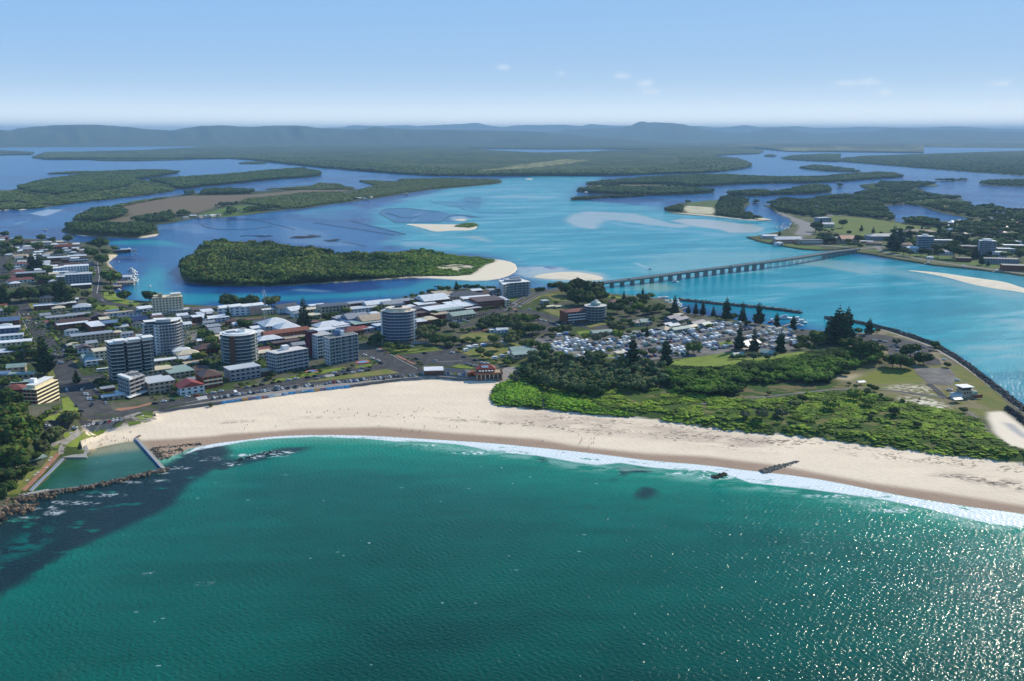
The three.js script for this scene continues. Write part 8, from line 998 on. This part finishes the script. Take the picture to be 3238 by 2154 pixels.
for (const [l, w, c] of [[[[260,350],[420,410],[520,440],[540,480],[500,540]],34, rgb(150,146,142)],[[[950,656],[1150,640],[1300,620],[1500,610]],12, rgb(140,138,138)],[[[1100,600],[1140,660],[1200,690],[1600,760],[2100,830],[2400,870]],8, rgb(150,146,142)],[[[680,320],[740,380]],14, rgb(150,146,142)],[[[500,545],[420,600],[560,620],[900,640]],12, rgb(140,138,136)]]) isleMap.fill(ribbonPoly(smooth(P('I', l, TY), 1, false), w), c.map(v => v * .8), 1.5);
const TP = 'in the town across the channel';
const tb = (x, y, w, d, h, type, roof, wall, o = {}) => building('I', x, y, w, d, h, type, roof, wall, TP, { base: TY, rot: o.rot ?? -14,...o });
const tHotel = (k, a, b, n, lab, o) => { const A = at('I',...a, TY + n * 3), B = at('I',...b, TY + n * 3); const dx = B[0] - A[0], dz = B[1] - A[1], l = hypot(dx, dz), nx = dz / l * 14, nz = -dx / l * 14; return tower('apartment_tower', lab, { foot: [A, B, [B[0] + nx, B[1] + nz],[A[0] + nx, A[1] + nz]], n, fh: 3, y: TY, styles: ['b','w','x','w'], wall: wallMats.grey, slab: slabWhite, rail: std(rgb(70,120,150), .3), bay: 4.2, deep: 1.5,...o }); };
{ const { t, H } = tHotel('I',[1476,550],[1606,552],9,'nine storey blue and white tower on the far bank'); box('plant_room',0, H + 1.5,-2,8,3,6, M.white, t, .1); const z = tHotel('I',[1990,588],[2130,592],9,'nine storey grey tower with white roof deck on the far bank', { wall: wallMats.pale, rail: std(rgb(92,104,116), .4) }); box('plant_room',0, z.H + 1.4,-2,14,2.6,8, M.white, z.t, .1); }
tb(1715,580,58,16,13,'flat','pale','brown', { label: 'long brown four storey block between the two far bank towers', balcony: M.cream, rot: -6 }); tb(560,578,44,18,8,'flat','dark','tan', { label: 'two storey club building by the far end of the bridge', rot: 4, balcony: M.white }); tb(370,562,50,20,7,'gable','pale','pink', { label: 'long pale cannery building on the far point', rot: 4 }); tb(880,555,34,20,9,'gable','red','tan', { label: 'church hall with a steep red roof beside the sports field', rise: 6, rot: 8 }); tb(815,562,22,20,8,'gable','dark','tan', { rot: 8 }); tb(670,392,34,18,12,'flat','pale','grey', { label: 'three storey grey flats at the corner of the sports field', rot: 20 }); tb(690,440,36,14,8,'gable','pale','cream', { rot: 4 }); tb(690,456,40,8,3.5,'flat','white','tan', { rot: 4 }); tb(1190,535,70,26,8,'hip','grey','grey', { label: 'broad grey roofed shopping hall on the far bank', rot: 4, rise: 4 }); tb(1480,500,60,18,6,'hip','brown','brick', { rot: -6 }); tb(1340,508,24,12,5,'flat','white','white'); tb(1040,590,22,10,4,'flat','white','tan'); tb(1100,600,26,12,4,'hip','brown','tan'); tb(1420,640,24,14,7,'hip','white','white'); tb(1370,610,20,14,7,'hip','rust','white'); tb(2160,735,50,16,8,'flat','dark','grey'); tb(2280,790,36,16,8,'flat','dark','brick'); tb(2270,622,34,14,6,'flat','white','tan'); tb(2220,652,34,14,6,'flat','pale','grey'); tb(2150,680,22,14,10,'flat','pale','white'); tb(2310,590,24,12,6,'flat','white','white'); tb(1850,730,22,10,6,'flat','dark','brick'); tb(1700,670,26,14,5,'hip','grey','white'); tb(220,540,30,10,5,'gable','white','pale', { rot: 10 }); tb(300,600,14,10,4,'hip','pale','white', { rot: 10 }); tb(1600,640,14,10,5,'hip','rust','tan'); tb(1900,630,28,18,12,'flat','dark','brown'); tb(1570,720,10,7,3.4,'hip','pale','white');
{ // houses among the trees
  const r = rngOf(717), polys = [P('I',[[350,300],[650,260],[900,250],[1100,290],[1240,380],[1100,395],[760,370],[500,350]], TY), P('I',[[1960,340],[2357,350],[2357,560],[2200,640],[1700,500],[1650,450]], TY), P('I',[[1540,300],[1900,310],[2100,330],[1900,390],[1700,340]], TY)]; let n = 0;
  for (const poly of polys) for (const [x, z, q] of scatter(poly, 42,41 + n)) { if (inside(tunHole, x, z) || q < .25) continue; n++; const roof = ['white','pale','rust','brown','grey','white','red'][floor(q * 70) % 7], wall = ['white','cream','brick','tan'][floor(q * 110) % 4], type = q > .6 ? 'gable' : 'hip', label = `house with ${TWORD[roof]} ${TYPEWORD[type]} roof and ${TWORD[wall]} walls among the trees across the channel`; const t = thing('house', label, 'house', x, TY, z, q * 3, label); box('wall',0,2,0,15,4,10, wallMats[wall], t); mesh('roof', roofGeo(type, 15,10,2.4), roofMats[roof], t).position.y = 4; for (let i = 0; i < 3; i++) box('window',-5 + i * 5,2.2,5.04,2,1.3,.1, M.glass, t); box('door',2.5,1.05,5.05,1,2.1,.1, M.dark, t); }
}
for (const [k, lab, pts] of [['J','in the row along the marsh island shore',[[1440,742],[1490,748],[1540,742],[1620,735],[1580,740],[1780,700],[1850,690],[1380,755],[615,718]]],['L','on the wooded island across the channel',[[540,625],[580,622],[835,620],[690,630],[400,628],[1850,645]]],['K','on the low point of the marsh island',[[555,610],[640,600],[600,612],[905,575]]]]) pts.forEach(([x, y], i) => { const p = at(k, x, y, 2), label = `small house with ${i % 2 ? 'grey' : 'white'} roof ${lab}`, t = thing('cottage', label, 'house', p[0],.8, p[1],.2 + i, label); box('wall',0,1.8,0,15,3.6,9, wallMats[i % 3 ? 'cream' : 'tan'], t); mesh('roof', roofGeo('gable',15,9,2), roofMats[i % 2 ? 'grey' : 'white'], t).position.y = 3.6; for (let j = 0; j < 3; j++) box('window',-5 + j * 5,2,4.54,2,1.2,.1, M.glass, t); });
// trees over the far town
const noTree = (x, z) => inside(tunHole, x, z) || inside(fieldPoly, x, z);
mass('far_bank_trees','dark tree cover over the town and points across the channel','trees', massGeo[0],[...scatter(P('I',[[200,300],[300,240,6],[560,234,6],[900,195,6],[1060,170,4],[1160,95,6],[1500,95,6],[1630,115],[1440,150],[1400,185],[1600,220],[1830,240],[1500,260],[1350,285],[1160,295],[1250,390],[1260,430],[1080,400],[760,375],[620,400],[480,380],[300,340]]), 10.5,1011, (x, z) => fbm(x / 40, z / 40,2,1013) > .6), ...scatter(P('I',[[1330,440],[1460,420],[1620,440],[1700,470],[1690,492],[1420,458]]), 10,1012), ...scatter(P('I',[[1700,500],[1920,418],[1960,340],[2357,350],[3000,340],[3000,760],[2357,640],[2200,560],[2000,560]]), 13,1014, (x, z) => fbm(x / 36, z / 36,2,1015) > .56), ...scatter(P('I',[[1520,305],[1700,290],[1900,290],[2100,310],[2200,345],[1920,395],[1780,370],[1640,340]]), 12,1016, (x, z) => fbm(x / 36, z / 36,2,1017) > .55), ...scatter(P('I',[[600,610],[680,570],[780,580],[760,620]]), 8,1018), ...scatter(P('I',[[1060,560],[1240,525],[1700,510],[2357,560],[2357,800],[2100,760],[1700,690],[1300,640],[1100,625]]), 13,1024, (x, z) => fbm(x / 30, z / 30,2,1025) > .44), ...scatter(P('I',[[300,330],[500,300],[700,330],[620,400],[480,380]]), 9,1026, (x, z) => fbm(x / 30, z / 30,2,1027) > .5)].filter(p => !noTree(p[0], p[1])), () => TY, (x, z, q) => [5 + 3 * q, 7 + 8 * q], mixTone([.018,.032,.014],[.042,.06,.022],1019,40));
mass('mangrove_scrub','low mangrove fringe on the points beyond the far town','scrub', massGeo[3],[...scatter(P('I',[[990,128],[1140,115],[1300,150],[1500,165],[1400,180],[1060,165]]), 10,1021), ...scatter(P('I',[[1400,215],[1830,232],[1700,250],[1930,280],[1500,300],[1350,282]]), 11,1022)], () => TY - .5, (x, z, q) => [6 + 3 * q, 4 + 4 * q], mixTone([.04,.055,.025],[.065,.08,.035],1023,40));
{ const fb = (x, y, rpx, tone) => { const p = at('I', x, y, TY + 5), rad = rpx * .37675 * hypot(p[0], p[1], EYE) / FOCAL, i = tn++; treeGroup(TNAME[tone], crowns[tone][i % 3], `${TLAB[tone]} on the foreshore across the channel`, 'tree', p[0], TY, p[1], rad, rad * 1.8 + 1, `${tone} trees on the far foreshore`, i); };
  for (const [x, y, r, t] of [[1350,685,36,'deep'],[1400,695,28,'dark'],[1495,690,34,'deep'],[1560,695,30,'dark'],[1635,705,36,'deep'],[1770,715,62,'deep'],[1820,700,40,'dark'],[1890,715,26,'mid'],[835,460,36,'dark'],[690,498,14,'mid'],[720,505,12,'mid'],[750,497,14,'dark'],[610,490,44,'dark'],[640,510,30,'deep'],[890,525,22,'dark'],[970,590,40,'dark'],[1050,550,20,'dark'],[700,580,40,'grey'],[740,590,36,'grey'],[660,570,36,'dark'],[895,625,26,'mid'],[980,635,24,'dark'],[2320,730,44,'dark'],[2330,690,30,'mid'],[320,350,30,'dark'],[880,600,26,'mid'],[1160,520,14,'dark'],[2300,560,30,'dark'],[1620,670,40,'dark'],[1760,640,40,'dark'],[1830,620,60,'deep'],[1960,640,40,'dark'],[1230,600,36,'dark'],[1330,560,40,'dark'],[1400,500,30,'dark']]) fb(x, y, r, t);
  const pn = (x, y, top) => { const p = at('I', x, y, TY), d = hypot(p[0], p[1]), b = ray('I', x, top), h = EYE + b[1] * d / hypot(b[0], b[2]) - TY; const t = thing('norfolk_pine','tall Norfolk pine on the foreshore across the channel','pine tree', p[0], TY, p[1], x, 'Norfolk pines on the far foreshore'); mesh('trunk', pineTrunk, bark, t).scale.setScalar(h); const c = mesh('crown', norfolks[x % 3], foliage, t); c.scale.set(h * 1.3, h, h * 1.3); };
  for (const [x, y, t] of [[1285,690,540],[1260,660,450],[1310,640,470],[1395,560,470],[1730,580,500],[2000,790,700],[2055,800,740],[305,545,500],[650,480,400],[1645,530,450],[992,510,450],[1092,520,465],[1950,740,610],[1500,500,450],[2160,340,290]]) pn(x, y, t); }
isleMat.map = isleMap.texture(); isleMat.needsUpdate = true;
scene.updateMatrixWorld(true);
renderer.render(scene, camera);
